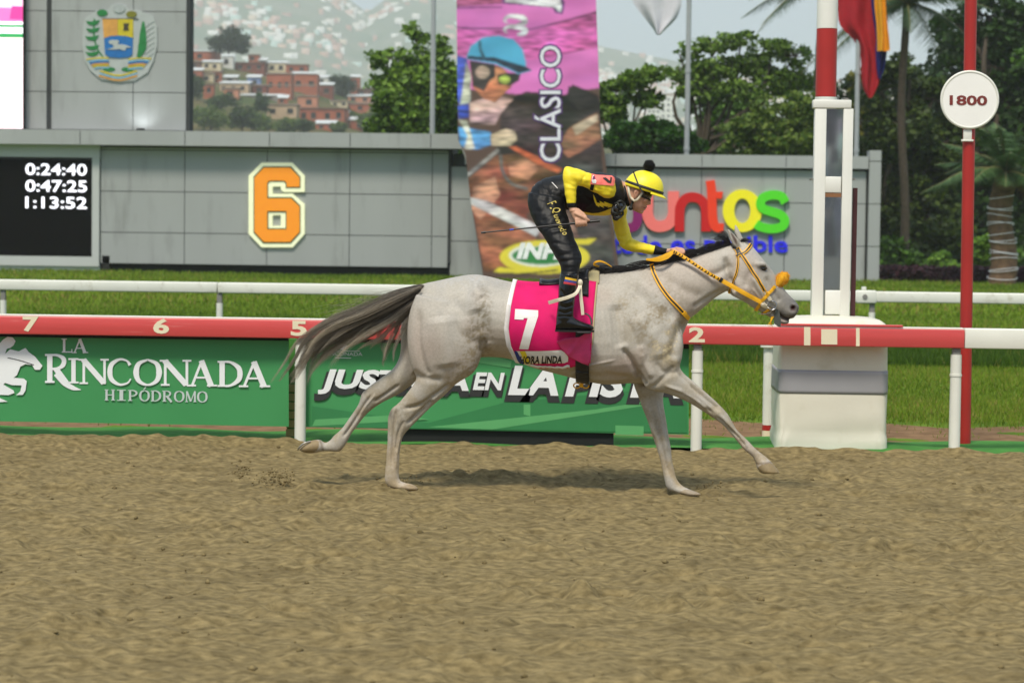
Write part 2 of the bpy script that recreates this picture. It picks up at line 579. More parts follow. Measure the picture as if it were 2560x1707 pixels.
# ---- grass: single blades
def grass(name, label, zones, seed):
    gg = np.random.default_rng(seed)
    Vs, Cs = [], []
    for (y0, y1, dens, h0, h1, w, ca, cb) in zones:
        xa, xb = -0.265 * y1 - 0.6, 0.175 * y1 + 0.6
        n = int(dens * (xb - xa) * (y1 - y0))
        x, y = gg.uniform(xa, xb, n), gg.uniform(y0, y1, n)
        pat = samp(n_wide, x, y, 0.05) * 0.5 + samp(n_big, x, y, 0.12) * 0.4
        if y0 < YR + 4:                      # thin towards the bare strip
            keep = gg.random(n) < np.clip((y - (YR + 2.5) + 0.35 * pat) / 1.3, 0.03, 1)
            x, y, pat = x[keep], y[keep], pat[keep]
        n = len(x)
        h = gg.uniform(h0, h1, n) * (1 + 0.18 * pat)
        a = gg.uniform(0, 6.283, n)
        le = gg.uniform(0.1, 0.75, n) * h
        la = gg.uniform(0, 6.283, n)
        b = np.stack([x, y, np.full(n, -0.03)], -1)
        dx = np.stack([np.cos(a) * w / 2, np.sin(a) * w / 2, np.zeros(n)], -1)
        t = b + np.stack([np.cos(la) * le, np.sin(la) * le, h], -1)
        Vs.append(np.stack([b - dx, b + dx, t], 1).reshape(-1, 3))
        k = np.clip(gg.random(n) * 0.7 + 0.22 + 0.16 * pat, 0, 1)[:, None]
        cc = np.array(ca)[None] * (1 - k) + np.array(cb)[None] * k
        dry = (gg.random(n) < np.clip(.10 + .10 * pat, 0, .5))[:, None]
        cc = np.where(dry, np.array(c255(150, 140, 70))[None], cc)
        Cs.append(np.repeat(cc, 3, axis=0))
    V, C = np.vstack(Vs), np.vstack(Cs)
    me = mk_mesh(name, V, np.arange(len(V)).reshape(-1, 3), col=C)
    tag(obj(name, me, m_blade), label, 'grass', kind='stuff')
gA, gB = c255(70, 98, 18), c255(132, 156, 44)
grass('lawn_grass', 'short bright green mown turf of the infield', [
    (YR + 1.5, 24, 1500, .025, .06, .010, gA, gB), (24, 29.3, 900, .03, .065, .012, gA, gB),
    (33.2, 46, 260, .05, .09, .03, gA, c255(136, 164, 48)), (46, 73.4, 90, .06, .12, .06, gA, c255(140, 166, 50))], 21)
grass('long_grass', 'dark unmown strip of grass under the white rail', [
    (29.2, 33.4, 1300, .09, .2, .014, c255(34, 62, 12), c255(96, 130, 34))], 22)
grass('board_foot_grass', 'rough grass along the foot of the scoreboard', [(72.3, 73.8, 110, .06, .16, .06, gA, c255(120, 150, 40))], 23)

# ============================================================ rails
ZR_T, ZR_B = P(1280, 804, YR)[2], P(1280, 853, YR)[2]
x_end = P(2409, 845, YR)[0]
rail = thing('running_rail', 'red and white running rail numbered in the last metres before the post', 'rail', (0, YR, 0))
MB().box(-14, x_end, YR - 0.055, YR + 0.055, ZR_B, ZR_T - 0.012, 0.007).build('rail_beam', m_red, rail, True)['label'] = 'scuffed red beam'
MB().box(x_end + 0.003, 12, YR - 0.056, YR + 0.056, ZR_B - 0.001, ZR_T, 0.008).build('rail_beam', m_white, rail, True)['label'] = 'white painted beam'
MB().box(-14, x_end - 0.004, YR - 0.03, YR + 0.05, ZR_T - 0.0125, ZR_T + 0.002, 0.003).build('top_strip', m_white, rail)
xa, xb = P(1950, 815, YR)[0], P(2256, 815, YR)[0]
MB().box(xa, xb, YR - 0.045, YR + 0.035, ZR_T + 0.003, ZR_T + 0.016, 0.003).build('splice_plate', m_red, rail)
for nx_, s in ((77, '7'), (403, '6'), (747, '5'), (1078, '4'), (1410, '3'), (1742, '2'), (2073, '1')):
    yc = 810 + 0.016 * (nx_ - 77)
    text_on_plane('rail_number', s, (nx_ - 20, yc - 19, nx_ + 20, yc + 19), YR - 0.0545, 0.004, m_cream, rail, bold=0.035)
for bx0, bx1 in ((2010, 2026), (2140, 2149)):
    poly_part('white_band', [(bx0, 817.5 + .016 * (bx0 - 2010)), (bx1, 817.5 + .016 * (bx0 - 2010)), (bx1, 863 + .016 * (bx0 - 2010)), (bx0, 863 + .016 * (bx0 - 2010))], YR - 0.0545, 0.003, m_cream, rail)
for ppx in (-240, 751, 1742, 2388, 3380):
    x = P(ppx, 1000, YR)[0]
    b = MB().tube([(x, YR, -0.25), (x, YR, 0.30), (x, YR, ZR_B - 0.05)], [.043, .042, .041], 14).build('rail_post', m_white, rail, True)
    MB().box(x - .03, x + .03, YR - .028, YR + .028, ZR_B - .075, ZR_B - 0.002, .006).build('bracket', m_grey, b)
    MB().tube([(x, YR, ZR_B - .21), (x, YR, ZR_B - .195)], .046, 14).build('collar', m_white, b, True)

wr = thing('turf_rail', 'plain white running rail on the far side of the turf', 'rail', (0, YW, 0))
ZW_T, ZW_B = P(1280, 716, YW)[2], P(1280, 742.5, YW)[2]
xj = [P(q, 700, YW)[0] for q in (-1100, 545, 2165, 3800)]
for i in range(3):
    MB().box(xj[i] + .004, xj[i + 1] - .004, YW - .06, YW + .06, ZW_B, ZW_T, .016).build('rail_beam', m_white, wr, True)
for ppx in (-540, 8, 549, 1093, 1640, 2180, 2720):
    x = P(ppx, 760, YW)[0]
    b = MB().tube([(x, YW, -.05), (x, YW, ZW_B - .14)], .045, 12).build('rail_post', m_white, wr, True)
    MB().box(x - .035, x + .035, YW - .03, YW + .03, ZW_B - .145, ZW_B - .002, .006).build('bracket', m_grey, b)
x = P(2165, 733, YW)[0]
b = MB().box(x - .14, x + .14, YW - .075, YW + .075, ZW_B - .02, ZW_T + .012, .02).build('joint_sleeve', m_white, wr, True)
MB().tube([(x - .02, YW - .085, (ZW_T + ZW_B) / 2), (x - .02, YW - .07, (ZW_T + ZW_B) / 2)], .035, 12).build('bolt', m_grey, b)
MB().box(x - .06, x + .0, YW - .05, YW + .05, ZW_T + .012, ZW_T + .06, .01).build('lug', m_white, b)

# ============================================================ advertising banners on the rail
m_ban = mat('green_vinyl', c255(66, 146, 86), 0.5, vscale=1.5, var=0.05, spec=0.4)
m_banD = mat('dark_green_print', c255(50, 128, 74), 0.5, var=0.04)
m_banL = mat('light_green_print', c255(92, 168, 104), 0.5, var=0.04)
m_ink = mat('white_print', c255(236, 240, 240), 0.5, var=0.02)
m_ink2 = mat('pale_grey_print', c255(196, 208, 204), 0.5, var=0.03)
m_shadow_ink = mat('charcoal_print', c255(48, 50, 50), 0.5, var=0.05)
YB = YR + 0.075
def banner(name, label, x0, x1, yt0, yt1, yb0, yb1):
    t = thing(name, label, 'banner', P((x0 + x1) / 2, (yb0 + yb1) / 2, YB))
    nxx, nyy = 60, 10
    V, F = [], []
    for k in (0, 1):
        for j in range(nyy + 1):
            for i in range(nxx + 1):
                u, v = i / nxx, j / nyy
                px = x0 + u * (x1 - x0)
                py = (yt0 + u * (yt1 - yt0)) * (1 - v) + (yb0 + u * (yb1 - yb0)) * v
                p = P(px, py, YB)
                p[1] += 0.004 * math.sin(u * 23) * math.sin(v * 3.1) + k * 0.004
                V.append(p)
    N = (nxx + 1) * (nyy + 1)
    for j in range(nyy):
        for i in range(nxx):
            a = j * (nxx + 1) + i
            F.append((a + nxx + 1, a + nxx + 2, a + 1, a)); F.append((a + N, a + 1 + N, a + nxx + 2 + N, a + nxx + 1 + N))
    obj('vinyl_sheet', mk_mesh(name, V, F, True), m_ban, t)
    V, F = flat_shape([(x0, yt0 - 16), (x1, yt1 - 16), (x1, yt1 + 1), (x0, yt0 + 1)], [], YB + 0.012, 0.01)  # black strip standing in for the shadowed gap between rail and banner
    obj('gap_shade_strip', mk_mesh('gap_strip', V, F), m_black, t)
    return t
b1 = banner('advertising_banner', 'green banner reading LA RINCONADA HIPODROMO with a white horse emblem', -260, 722, 838, 852, 1048, 1066)
b2 = banner('advertising_banner', 'green banner with bold slanted white lettering behind the horse', 760, 1722, 853, 872, 1067, 1086)
YP = YB - 0.0055

# serif capitals drawn as thick and thin strokes in a unit box (x right, y down)
def serif(ch):
    T, t = 0.20, 0.09
    def sr(x, y, w=0.34): return [(x - w / 2, y - .035), (x + w / 2, y - .035), (x + w / 2, y + .035), (x - w / 2, y + .035)]
    def bar(x0, y0, x1, y1, w):
        d = np.array([x1 - x0, y1 - y0]); n = np.array([-d[1], d[0]]) / np.linalg.norm(d) * w / 2
        return [(x0 + n[0], y0 + n[1]), (x1 + n[0], y1 + n[1]), (x1 - n[0], y1 - n[1]), (x0 - n[0], y0 - n[1])]
    vs = lambda x, w=T: [(x - w / 2, 0), (x + w / 2, 0), (x + w / 2, 1), (x - w / 2, 1)]
    if ch == 'I': return [vs(.5, .34), sr(.5, .035, .8), sr(.5, .965, .8)]
    if ch == 'L': return [vs(.25), sr(.25, .035, .45), bar(.05, .96, .92, .96, .08), bar(.9, .75, .9, 1, .07)]
    if ch == 'N': return [vs(.14, t), bar(.12, .03, .86, .97, T), vs(.88, t), sr(.1, .035, .3), sr(.14, .965, .3), sr(.88, .035, .3)]
    if ch == 'A': return [bar(.5, .0, .14, 1, t), bar(.48, 0, .84, 1, T), bar(.25, .66, .72, .66, .07), sr(.13, .965, .32), sr(.86, .965, .36)]
    if ch == 'D': return [vs(.2), stroke([(.15, .04), (.5, .05), (.8, .25), (.87, .5), (.8, .75), (.5, .95), (.15, .96)], [.07, .09, .18, .2, .18, .09, .07], 6), sr(.18, .035, .3), sr(.18, .965, .3)]
    if ch == 'R': return [vs(.2), stroke([(.15, .04), (.5, .05), (.72, .18), (.7, .38), (.5, .5), (.18, .52)], [.07, .09, .17, .17, .09, .07], 6), bar(.42, .5, .86, 1.05, T), sr(.2, .035, .36), sr(.2, .965, .36)]
    if ch == 'C': return [stroke([(.9, .24), (.78, .08), (.5, .02), (.2, .2), (.12, .5), (.2, .8), (.5, .98), (.8, .92), (.93, .76)], [.12, .07, .09, .17, .2, .17, .09, .07, .05], 6)]
    if ch in 'OÓ': return [stroke([(.5, .02), (.2, .17), (.11, .5), (.2, .83), (.5, .98), (.8, .83), (.89, .5), (.8, .17), (.5, .02)], [.07, .15, .2, .15, .07, .15, .2, .15, .07], 6)] + ([bar(.42, -.08, .62, -.26, .1)] if ch == 'Ó' else [])
    if ch == 'H': return [vs(.2), vs(.8), bar(.2, .5, .8, .5, .08), sr(.2, .035, .34), sr(.2, .965, .34), sr(.8, .035, .34), sr(.8, .965, .34)]
    if ch == 'P': return [vs(.24), stroke([(.2, .04), (.55, .05), (.8, .2), (.8, .38), (.55, .54), (.2, .55)], [.07, .09, .17, .17, .09, .07], 6), sr(.24, .035, .4), sr(.24, .965, .4)]
    if ch == 'M': return [vs(.12, t), bar(.14, .02, .5, .95, T * .8), bar(.5, .95, .86, .02, t), vs(.88, T * .8), sr(.12, .965, .24), sr(.88, .965, .28)]
    return []
def serif_word(word, boxes, Y, thick, material, parent, slope=0.016):
    for ch, (x0, y0, x1, y1) in zip(word, boxes):
        g = MB()
        for k, poly in enumerate(serif(ch)):
            V, F = flat_shape([(x0 + a * (x1 - x0), y0 + b * (y1 - y0)) for a, b in poly], [], Y - 0.0004 * k, thick)
            g.add(V, F)
        g.build('letter', material, parent)
def zz(X, Y): return (X * 0.42517, 640 + Y * 0.42517)      # pixels of one enlarged crop
def zbox(a, b, c, d):
    p, q = zz(a, b), zz(c, d); return (p[0], p[1], q[0], q[1])
serif_word('LA', [zbox(360, 485, 430, 567), zbox(425, 487, 515, 570)], YP, .003, m_ink, b1)
serif_word('RINCONADA', [zbox(262, 575, 418, 745), zbox(395, 600, 470, 748), zbox(470, 604, 635, 752), zbox(628, 604, 780, 758), zbox(782, 606, 955, 760), zbox(948, 610, 1120, 762), zbox(1105, 614, 1270, 766), zbox(1275, 616, 1432, 768), zbox(1410, 620, 1582, 770)], YP, .003, m_ink, b1)
poly_part('letter', [zz(*q) for q in stroke([(330, 690), (380, 745), (430, 775), (476, 786)], [34, 34, 26, 3], 6)], YP - .001, .003, m_ink, b1)
hx = np.linspace(612, 1224, 10)
serif_word('HIPÓDROMO', [zbox(hx[i] + 2, 784 + i * 1.4, hx[i + 1] - 2, 848 + i * 1.4) for i in range(9)], YP, .003, m_ink2, b1)
# emblem: galloping horse and rider, cut off by the picture edge in the photograph
emb = [(-330, 700), (-200, 640), (-60, 590), (0, 575), (-8, 520), (20, 490), (45, 474), (75, 478), (92, 500), (80, 525), (60, 540), (40, 545), (30, 575), (60, 548), (110, 560), (150, 540), (170, 565), (205, 590), (250, 645), (235, 668), (205, 668), (190, 640), (150, 635), (120, 650), (100, 700), (80, 715), (140, 720), (158, 735), (150, 790), (135, 815), (95, 817), (120, 795), (128, 760), (70, 758), (30, 745), (20, 755), (80, 790), (85, 805), (50, 817), (0, 815), (-30, 800), (-10, 830), (45, 855), (0, 858), (-60, 800), (-90, 740), (-200, 760), (-280, 820), (-330, 830), (-260, 760), (-240, 710)]
poly_part('horse_emblem', [zz(*q) for q in emb], YP, .003, m_ink, b1)
poly_part('emblem_rein', [zz(*q) for q in stroke([(45, 598), (110, 612), (200, 640)], 5, 3)], YP - .0032, .001, m_shadow_ink, b1)
# second banner: slanted slogan with a dark drop shadow, small crest, paler rays
def yy_(X, Y): return (780 + X / 2.4, 840 + Y / 2.4)
for poly, mm in (([(0, 420), (700, 520), (1150, 400), (1900, 330), (2250, 300), (2250, 580), (1050, 560), (0, 545)], m_banD),
                 ([(700, 545), (1700, 440), (1980, 395), (1980, 420), (1080, 560)], m_banL),
                 ([(20, 500), (560, 470), (700, 500), (0, 540)], m_banL),
                 ([(1000, 90), (1080, 120), (1200, 150), (1190, 190), (1000, 160)], m_banL),
                 ([(1270, 410), (1310, 410), (1310, 480), (1270, 470)], m_banL),
                 ([(1820, 535), (1990, 540), (1990, 596), (1820, 590)], m_banL)):
    poly_part('printed_ray', [yy_(*q) for q in poly], YB - .0044 - (.0008 if mm is m_banL else 0), .0008, mm, b2)
for s, (x0, y0, x1, y1), bo in (('JUSTICIA', (795, 925, 1172, 988), .04), ('EN', (1182, 931, 1262, 975), .035), ('LA', (1270, 914, 1396, 988), .04), ('PISTA', (1412, 918, 1705, 994), .04)):
    for dx, dy, mm, yo, grow in ((-3, 10, m_shadow_ink, 0, 7), (0, 0, m_ink, -.0035, 0)):
        text_on_plane('slogan_letters' if grow == 0 else 'slogan_shadow', s, (x0 + dx - grow, y0 + dy - grow * .6, x1 + dx + grow, y1 + dy + grow), YB - .0062 + yo, .003, mm, b2, bold=bo + (.05 if grow else 0), shear=0.22, slope=.017)
poly_part('small_emblem', [(842, 868), (850, 860), (858, 857), (868, 862), (868, 870), (862, 876), (852, 874)], YP, .002, m_ink, b2)
text_on_plane('small_print', 'RINCONADA', (812, 880, 906, 889), YP, .002, m_ink2, b2)
poly_part('small_rule', [(838, 893), (878, 894), (878, 896), (838, 895)], YP, .002, m_ink2, b2)
poly_part('small_rule', [(820, 876), (900, 877), (900, 878.5), (820, 877.5)], YP, .002, m_ink2, b2)
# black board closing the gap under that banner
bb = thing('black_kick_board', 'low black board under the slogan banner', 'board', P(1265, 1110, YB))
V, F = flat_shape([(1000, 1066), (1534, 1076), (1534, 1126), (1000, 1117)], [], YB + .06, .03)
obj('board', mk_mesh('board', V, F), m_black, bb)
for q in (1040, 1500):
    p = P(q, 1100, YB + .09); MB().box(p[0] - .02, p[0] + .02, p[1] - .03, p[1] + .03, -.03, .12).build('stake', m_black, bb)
# narrow brick pier seen between the banners
m_brick = mat('pale_brick', c255(176, 142, 98), 0.9, vscale=9, var=0.12)
bp_ = thing('brick_pier', 'narrow pale brick pier between the two green banners', 'pier', P(734, 1066, YB + .25))
x0, x1 = P(716, 950, YB + .2)[0], P(756, 950, YB + .2)[0]
zt = P(735, 848, YB + .2)[2]
MB().box(x0 + .008, x1 - .008, YB + .2, YB + .4, -.03, zt).build('mortar_core', m_mat, bp_)
nb = 10
for k in range(nb):
    z0, z1 = 0.02 + k * .068, 0.02 + k * .068 + .058
    if z1 < .45:
        MB().box(x0, x1, YB + .19, YB + .41, z0, z1, .004).build('brick', m_brick, bp_)
# ============================================================ finish post, pad, distance sign
def z3(X, Y): return (1700 + X / 2.735, 700 + Y / 2.735)
m_vinyl = mat('white_vinyl', c255(222, 218, 200), 0.45, vscale=2.5, var=0.05, bump=0.15, bscale=9, dirt=(c255(196, 188, 160), 3.0, 0.58, 0.5))
m_vinyl_g = mat('grey_vinyl', c255(150, 150, 152), 0.45, vscale=2.5, var=0.06)
YPD = YR + 0.5
px0, px1 = P(1945, 960, YPD - .4)[0], P(2221, 960, YPD - .4)[0]
pcx, phw = (px0 + px1) / 2, (px1 - px0) / 2
zt = P(2083, 792, YPD)[2]
pad = thing('post_pad', 'white padded cover with a grey band round the foot of the finish post', 'padding', (pcx, YPD, 0))
def pad_ring(z, s, n=48):
    out = []
    for k in range(n):
        w = 2 * math.pi * k / n
        cx_, sy_ = math.cos(w), math.sin(w)
        e = 0.16
        x = math.copysign(abs(cx_) ** e, cx_) * phw * s
        y = math.copysign(abs(sy_) ** e, sy_) * 0.40 * s
        wr_ = 0.006 * math.sin(5 * w + z * 7) * math.sin(z * 4 + w) + 0.006 * math.sin(z * 26 + 9 * math.sin(2 * w + 1)) * max(0, 0.4 - z) * 2
        out.append((pcx + x * (1 + wr_ * 2), YPD + y + wr_ * 1.5, z))
    return out
def pad_part(name, zs, mm, grow=1.0):
    V, F = [], []
    n = 48
    for z, s in zs: V += pad_ring(z, s * grow, n)
    for j in range(len(zs) - 1):
        for k in range(n):
            F.append((j * n + k, j * n + (k + 1) % n, (j + 1) * n + (k + 1) % n, (j + 1) * n + k))
    F.append(tuple(range((len(zs) - 1) * n, len(zs) * n)))
    F.append(tuple(reversed(range(n))))
    return obj(name, mk_mesh(name, V, F, True), mm, pad)
zb0, zb1 = P(2083, 985, YPD - .4)[2], P(2083, 926, YPD - .4)[2]
zz_ = list(np.linspace(-0.02, zt - .12, 26))
pad_part('cover', [(z, 1.0 + (.02 if z < .1 else 0)) for z in zz_] + [(zt - .07, .985), (zt - .035, .95), (zt - .01, .86), (zt, .6), (zt + .012, .2)], m_vinyl)
pad_part('grey_band', [(z, 1.0) for z in np.linspace(zb0, zb1, 8)], m_vinyl_g, 1.008)
# post with red and white bands
YF = YR + 0.72
m_frame = mat('white_frame', c255(228, 228, 218), 0.4, var=0.04, vscale=3)
xf = P(2066, 160, YF)[0]
rf = (P(2092, 160, YF)[0] - P(2040, 160, YF)[0]) / 2
fp = thing('finish_post', 'tall red and white banded finish post with a framed mirror', 'post', (xf, YF, 0))
zs_ = [0, P(2060, 640, YF)[2], P(2060, 452, YF)[2], P(2060, 243, YF)[2], P(2060, 73, YF)[2], P(2060, -190, YF)[2], P(2060, -330, YF)[2]]
for i in range(6):
    MB().tube([(xf, YF, zs_[i] + .0015), (xf, YF, zs_[i + 1] - .0015)], rf * (1.06 if i in (2,) else 1.0), 24).build('band', m_redp if i in (2, 3, 5) and i != 2 or i == 1 else m_frame, fp, True)
m_mirror = mat('mirror_glass', c255(206, 210, 210), 0.03, metal=0.95, var=0.06, vscale=4)
def zrect(name, x0, y0, x1, y1, Y0, Y1, mm, parent, bev=0.006):
    p, q = P(x0, (y0 + y1) / 2, Y0), P(x1, (y0 + y1) / 2, Y0)
    t, b = P((x0 + x1) / 2, y0, Y0), P((x0 + x1) / 2, y1, Y0)
    return MB().box(p[0], q[0], Y0, Y1, b[2], t[2], bev).build(name, mm, parent, bev > 0)
YM = YR + 0.42
zrect('mirror_frame_side', 2033, 272, 2062, 812, YM, YM + .12, m_frame, fp)
zrect('mirror_frame_side', 2104, 272, 2129, 812, YM, YM + .12, m_frame, fp)
zrect('mirror_frame_top', 2033, 250, 2129, 271, YM - .004, YM + .124, m_frame, fp)
zrect('mirror_frame_bottom', 2063, 726, 2103, 786, YM + .002, YM + .118, m_frame, fp)
zrect('mirror_frame_bar', 2063, 442, 2103, 482, YM + .004, YM + .118, m_frame, fp)
zrect('mirror_pane', 2060, 273, 2106, 441, YM + .03, YM + .05, m_mirror, fp, 0)
zrect('mirror_pane', 2060, 483, 2106, 725, YM + .03, YM + .05, m_mirror, fp, 0)
zrect('mirror_pane', 2060, 787, 2106, 812, YM + .03, YM + .05, m_mirror, fp, 0)
zrect('wood_strip', 2063, 483, 2103, 493, YM + .01, YM + .03, mat('brown_wood', c255(140, 96, 60), .7), fp, 0)
zrect('post_clamp', 2028, 446, 2033, 450, YM + .05, YM + .25, m_grey, fp, 0)
zrect('post_clamp', 2129, 446, 2138, 450, YM + .05, YM + .25, m_grey, fp, 0)
zrect('back_leg', 2130, 470, 2141, 790, YM + .2, YM + .26, mat('maroon_steel', c255(84, 40, 42), .6), fp, 0)
p = P(2081, 814, YM)
MB().tube([(p[0], YM + .05, p[2] - .02), (p[0], YM + .05, p[2] + .0)], .15, 24).build('foot_plate', m_frame, fp)

YQ = G(2412, 1111)[1]
pb, pt = G(2411, 1111), P(2428, -60, YQ)
ds = thing('distance_sign', 'round white distance sign reading 1800 on a red pole', 'sign', pb)
dirv = (pt - pb) / np.linalg.norm(pt - pb)
MB().tube([pb - dirv * .06, pb + dirv * 1.2, pt], .047, 18).build('pole', m_redp, ds, True)
dc = P(2421, 251, YQ); rd = (P(2494, 251, YQ)[0] - P(2348, 251, YQ)[0]) / 2
MB().tube([dc + [0, -.075, 0], dc + [0, -.058, 0]], rd * .93, 56).build('disc', mat('white_disc', c255(244, 243, 236), .35, var=.02, emit=0.0), ds)
V, F = [], []
for i in range(64):
    w = 2 * math.pi * i / 64
    for k in range(10):
        u = 2 * math.pi * k / 10
        rr = rd * .955 + .012 * math.cos(u)
        V.append(dc + [rr * math.cos(w), -.066 + .014 * math.sin(u), rr * math.sin(w)])
for i in range(64):
    for k in range(10):
        F.append((i * 10 + k, i * 10 + (k + 1) % 10, ((i + 1) % 64) * 10 + (k + 1) % 10, ((i + 1) % 64) * 10 + k))
obj('rim', mk_mesh('rim', V, F, True), m_white, ds)
text_on_plane('sign_number', '1800', (2374, 239, 2468, 264), YQ - .0755, .003, mat('maroon_print', c255(120, 44, 36), .5), ds, bold=.03)
zrect('bracket', 2409, 324, 2430, 350, YQ - .06, YQ - .03, m_white, ds)
zrect('bracket_foot', 2404, 349, 2434, 354, YQ - .065, YQ - .03, m_white, ds, .002)
# slim marker post with a red ring
pb = G(1919, 1086)
mp_ = thing('marker_post', 'slim white post with a red ring at its foot behind the rail', 'post', pb)
zt = P(1919, 868, pb[1])[2]
z1, z2 = P(1919, 1075, pb[1])[2], P(1919, 1062, pb[1])[2]
MB().tube([(pb[0], pb[1], -.03), (pb[0], pb[1], z1 - .001)], .044, 16).build('foot', m_cream, mp_, True)
MB().tube([(pb[0], pb[1], z1), (pb[0], pb[1], z2)], .045, 16).build('red_ring', m_redp, mp_, True)
MB().tube([(pb[0], pb[1], z2 + .001), (pb[0], pb[1], zt)], .044, 16).build('shaft', m_white, mp_, True)
MB().tube([(pb[0], pb[1], zt + .001), (pb[0], pb[1], zt + .035)], .07, 16).build('cap', m_white, mp_, True)

# ============================================================ scoreboard
def XZ(px, py, Y): p = P(px, py, Y); return p[0], p[2]
def sx_(px, Y=YS, py=400): return P(px, py, Y)[0]
def panels(parent, xs, zs, Y, mm, th=0.06, gap=0.012):
    for i in range(len(xs) - 1):
        for j in range(len(zs) - 1):
            MB().box(xs[i] + gap, xs[i + 1] - gap, Y, Y + th, zs[j] + gap, zs[j + 1] - gap).build('panel', mm, parent)
sb = thing('scoreboard_wall', 'long grey panelled scoreboard wall carrying the times and the big number', 'building', (sx_(600), YS + 1, 0))
zc = lambda py, px=690: P(px, py, YS)[2]
# body behind the panels
MB().box(sx_(-500), sx_(1128), YS + .05, YS + 3.0, 0.42, zc(342)).build('wall_core', m_joint, sb)
xs1 = [sx_(q) for q in (252, 462, 668, 875, 1081, 1122)]
zs1 = [zc(664), zc(586), zc(483), zc(379), zc(372)]
panels(sb, xs1, zs1, YS, m_panel)
# left display bay: pale frame columns and soffit
MB().box(sx_(-500), sx_(250), YS - .1, YS + .1, zc(672), zc(648)).build('frame_sill', m_panel2, sb)
MB().box(sx_(232), sx_(250), YS - .101, YS + .1, zc(648) + .003, zc(400) - .003).build('frame_post', m_panel2, sb)
MB().box(sx_(-500), sx_(251), YS - .12, YS + .1, zc(400), zc(369)).build('frame_head', m_panel2, sb)
MB().box(sx_(-500), sx_(1160), YS - .55, YS + .8, zc(369) + .006, zc(332)).build('cornice', m_panel, sb)
for q in (210, 470, 680, 880, 1080):
    MB().box(sx_(q) - .012, sx_(q) + .012, YS - .556, YS - .53, zc(369) + .02, zc(332) - .02).build('cornice_joint', m_joint, sb)
MB().box(sx_(-500), sx_(1122), YS + .35, YS + 2.9, -.03, .42).build('plinth', m_black, sb)
MB().box(sx_(256), sx_(275), YS + .0, YS + .3, -.03, zc(645)).build('conduit_box', m_black, sb)
MB().box(sx_(-500), sx_(251), YS - .02, YS + .34, -.03, zc(672) - .003).build('frame_foot', m_panel2, sb)
# the part of the wall past the tall banner is lower
xs2 = [sx_(q) for q in (1126, 1330, 1539, 1755, 1965, 2168)]
zc2 = lambda py: P(1840, py, YS)[2]
zs2 = [zc2(712), zc2(612), zc2(506), zc2(424)]
MB().box(sx_(1132), sx_(2169), YS + .16, YS + 2.2, 0.0, zc2(392)).build('wall_core', m_joint, sb)
panels(sb, xs2, zs2, YS + .1, m_panel)
MB().box(sx_(1162), sx_(2171), YS - .1, YS + .5, zc2(419), zc2(388)).build('cornice', m_panel, sb)
for q in (1539, 1755, 1965):
    MB().box(sx_(q) - .01, sx_(q) + .01, YS - .106, YS - .09, zc2(417), zc2(390)).build('cornice_joint', m_joint, sb)
panels(sb, [sx_(2172), sx_(2203)], [zc2(712), zc2(612), zc2(506), zc2(400), zc2(372)], YS - .15, m_panel, .9)
MB().box(sx_(1132), sx_(2200), YS + .13, YS + .155, -.03, zc2(712) + .02).build('plinth', m_joint, sb)

# tower with the coat of arms
tw = thing('scoreboard_tower', 'grey panelled tower rising above the scoreboard with a coat of arms', 'building', (sx_(280), YS + 1, zc(332)))
YT = YS + .3
tz = [zc(329)] + [P(290, q, YT)[2] for q in (231, 130, 29, -72, -173)]
panels(tw, [P(q, 150, YT)[0] for q in (128, 333, 466)], tz, YT, m_panel)
panels(tw, [P(q, 150, YT)[0] for q in (-150, 60, 117)], tz, YT + .02, m_panel)
MB().box(P(-150, 150, YT)[0], P(466, 150, YT)[0] - .02, YT + .07, YT + .7, tz[0], tz[-1]).build('tower_core', m_joint, tw)
MB().box(P(466, 150, YT)[0] - .01, P(474, 150, YT)[0], YT + .03, YT + .7, tz[0], tz[-1]).build('edge_trim', m_joint, tw)
MB().box(P(117, 150, YT)[0] + .012, P(128, 150, YT)[0] - .012, YT + .05, YT + .068, tz[0], tz[-1]).build('recess', m_joint, tw)
# small flood lamp on the ledge that lights the emblem
lp = P(352, 326, YT - .35)
fl = thing('flood_lamp', 'small lit flood lamp on the ledge below the coat of arms', 'lamp', (lp[0], lp[1], zc(332)))
MB().box(lp[0] - .12, lp[0] + .12, YT - .44, YT - .3, zc(332), zc(332) + .09, .02).build('housing', m_black, fl)
MB().box(lp[0] - .1, lp[0] + .1, YT - .31, YT - .27, zc(332) + .02, zc(332) + .08, .01).build('lens', mat('lamp_lens', (.9, .95, 1), .3, emit=.8), fl)
ld = bpy.data.lights.new('flood_light', 'SPOT'); ld.energy = 16; ld.spot_size = R(120); ld.spot_blend = .9; ld.shadow_soft_size = .1; ld.color = (.92, .97, 1)
lo = bpy.data.objects.new('flood_light', ld); link(lo, fl)
lo.location = Vector((lp[0], YT - .5, zc(332) + .12))
lo.rotation_euler = Vector((0, -.7, -.72)).to_track_quat('Z', 'Y').to_euler()

# big pink and white video screen at the left edge
YV = YS - .1
vs_ = thing('video_screen', 'bright pink and white video screen at the left edge of the scoreboard', 'screen', (sx_(-60), YV, zc(332)))
def led(name, col, e): return mat(name, col, .4, var=.03, emit=e, vscale=8)
scr = [(322, 96, led('led_pinkwhite', c255(255, 226, 232), 1.0)), (95, 86, led('led_green', c255(40, 150, 80), .8)), (85, 70, led('led_white', c255(246, 246, 250), 1.0)), (69, 64, led('led_green', 0, 0)), (63, 56, led('led_white', 0, 0)), (55, 22, led('led_magenta', c255(226, 110, 176), .8)), (21, -220, led('led_pink', c255(250, 190, 216), .9))]
for a_, b_, mm in scr:
    V, F = flat_shape([(-260, a_ - 4), (57, a_), (57, b_ - .5), (-260, b_ - 4.5)], [], YV, .03)
    obj('screen_field', mk_mesh('f', V, F), mm, vs_)
V, F = flat_shape([(30, 16), (57, 17), (57, 50), (24, 48)], [], YV - .031, .004)
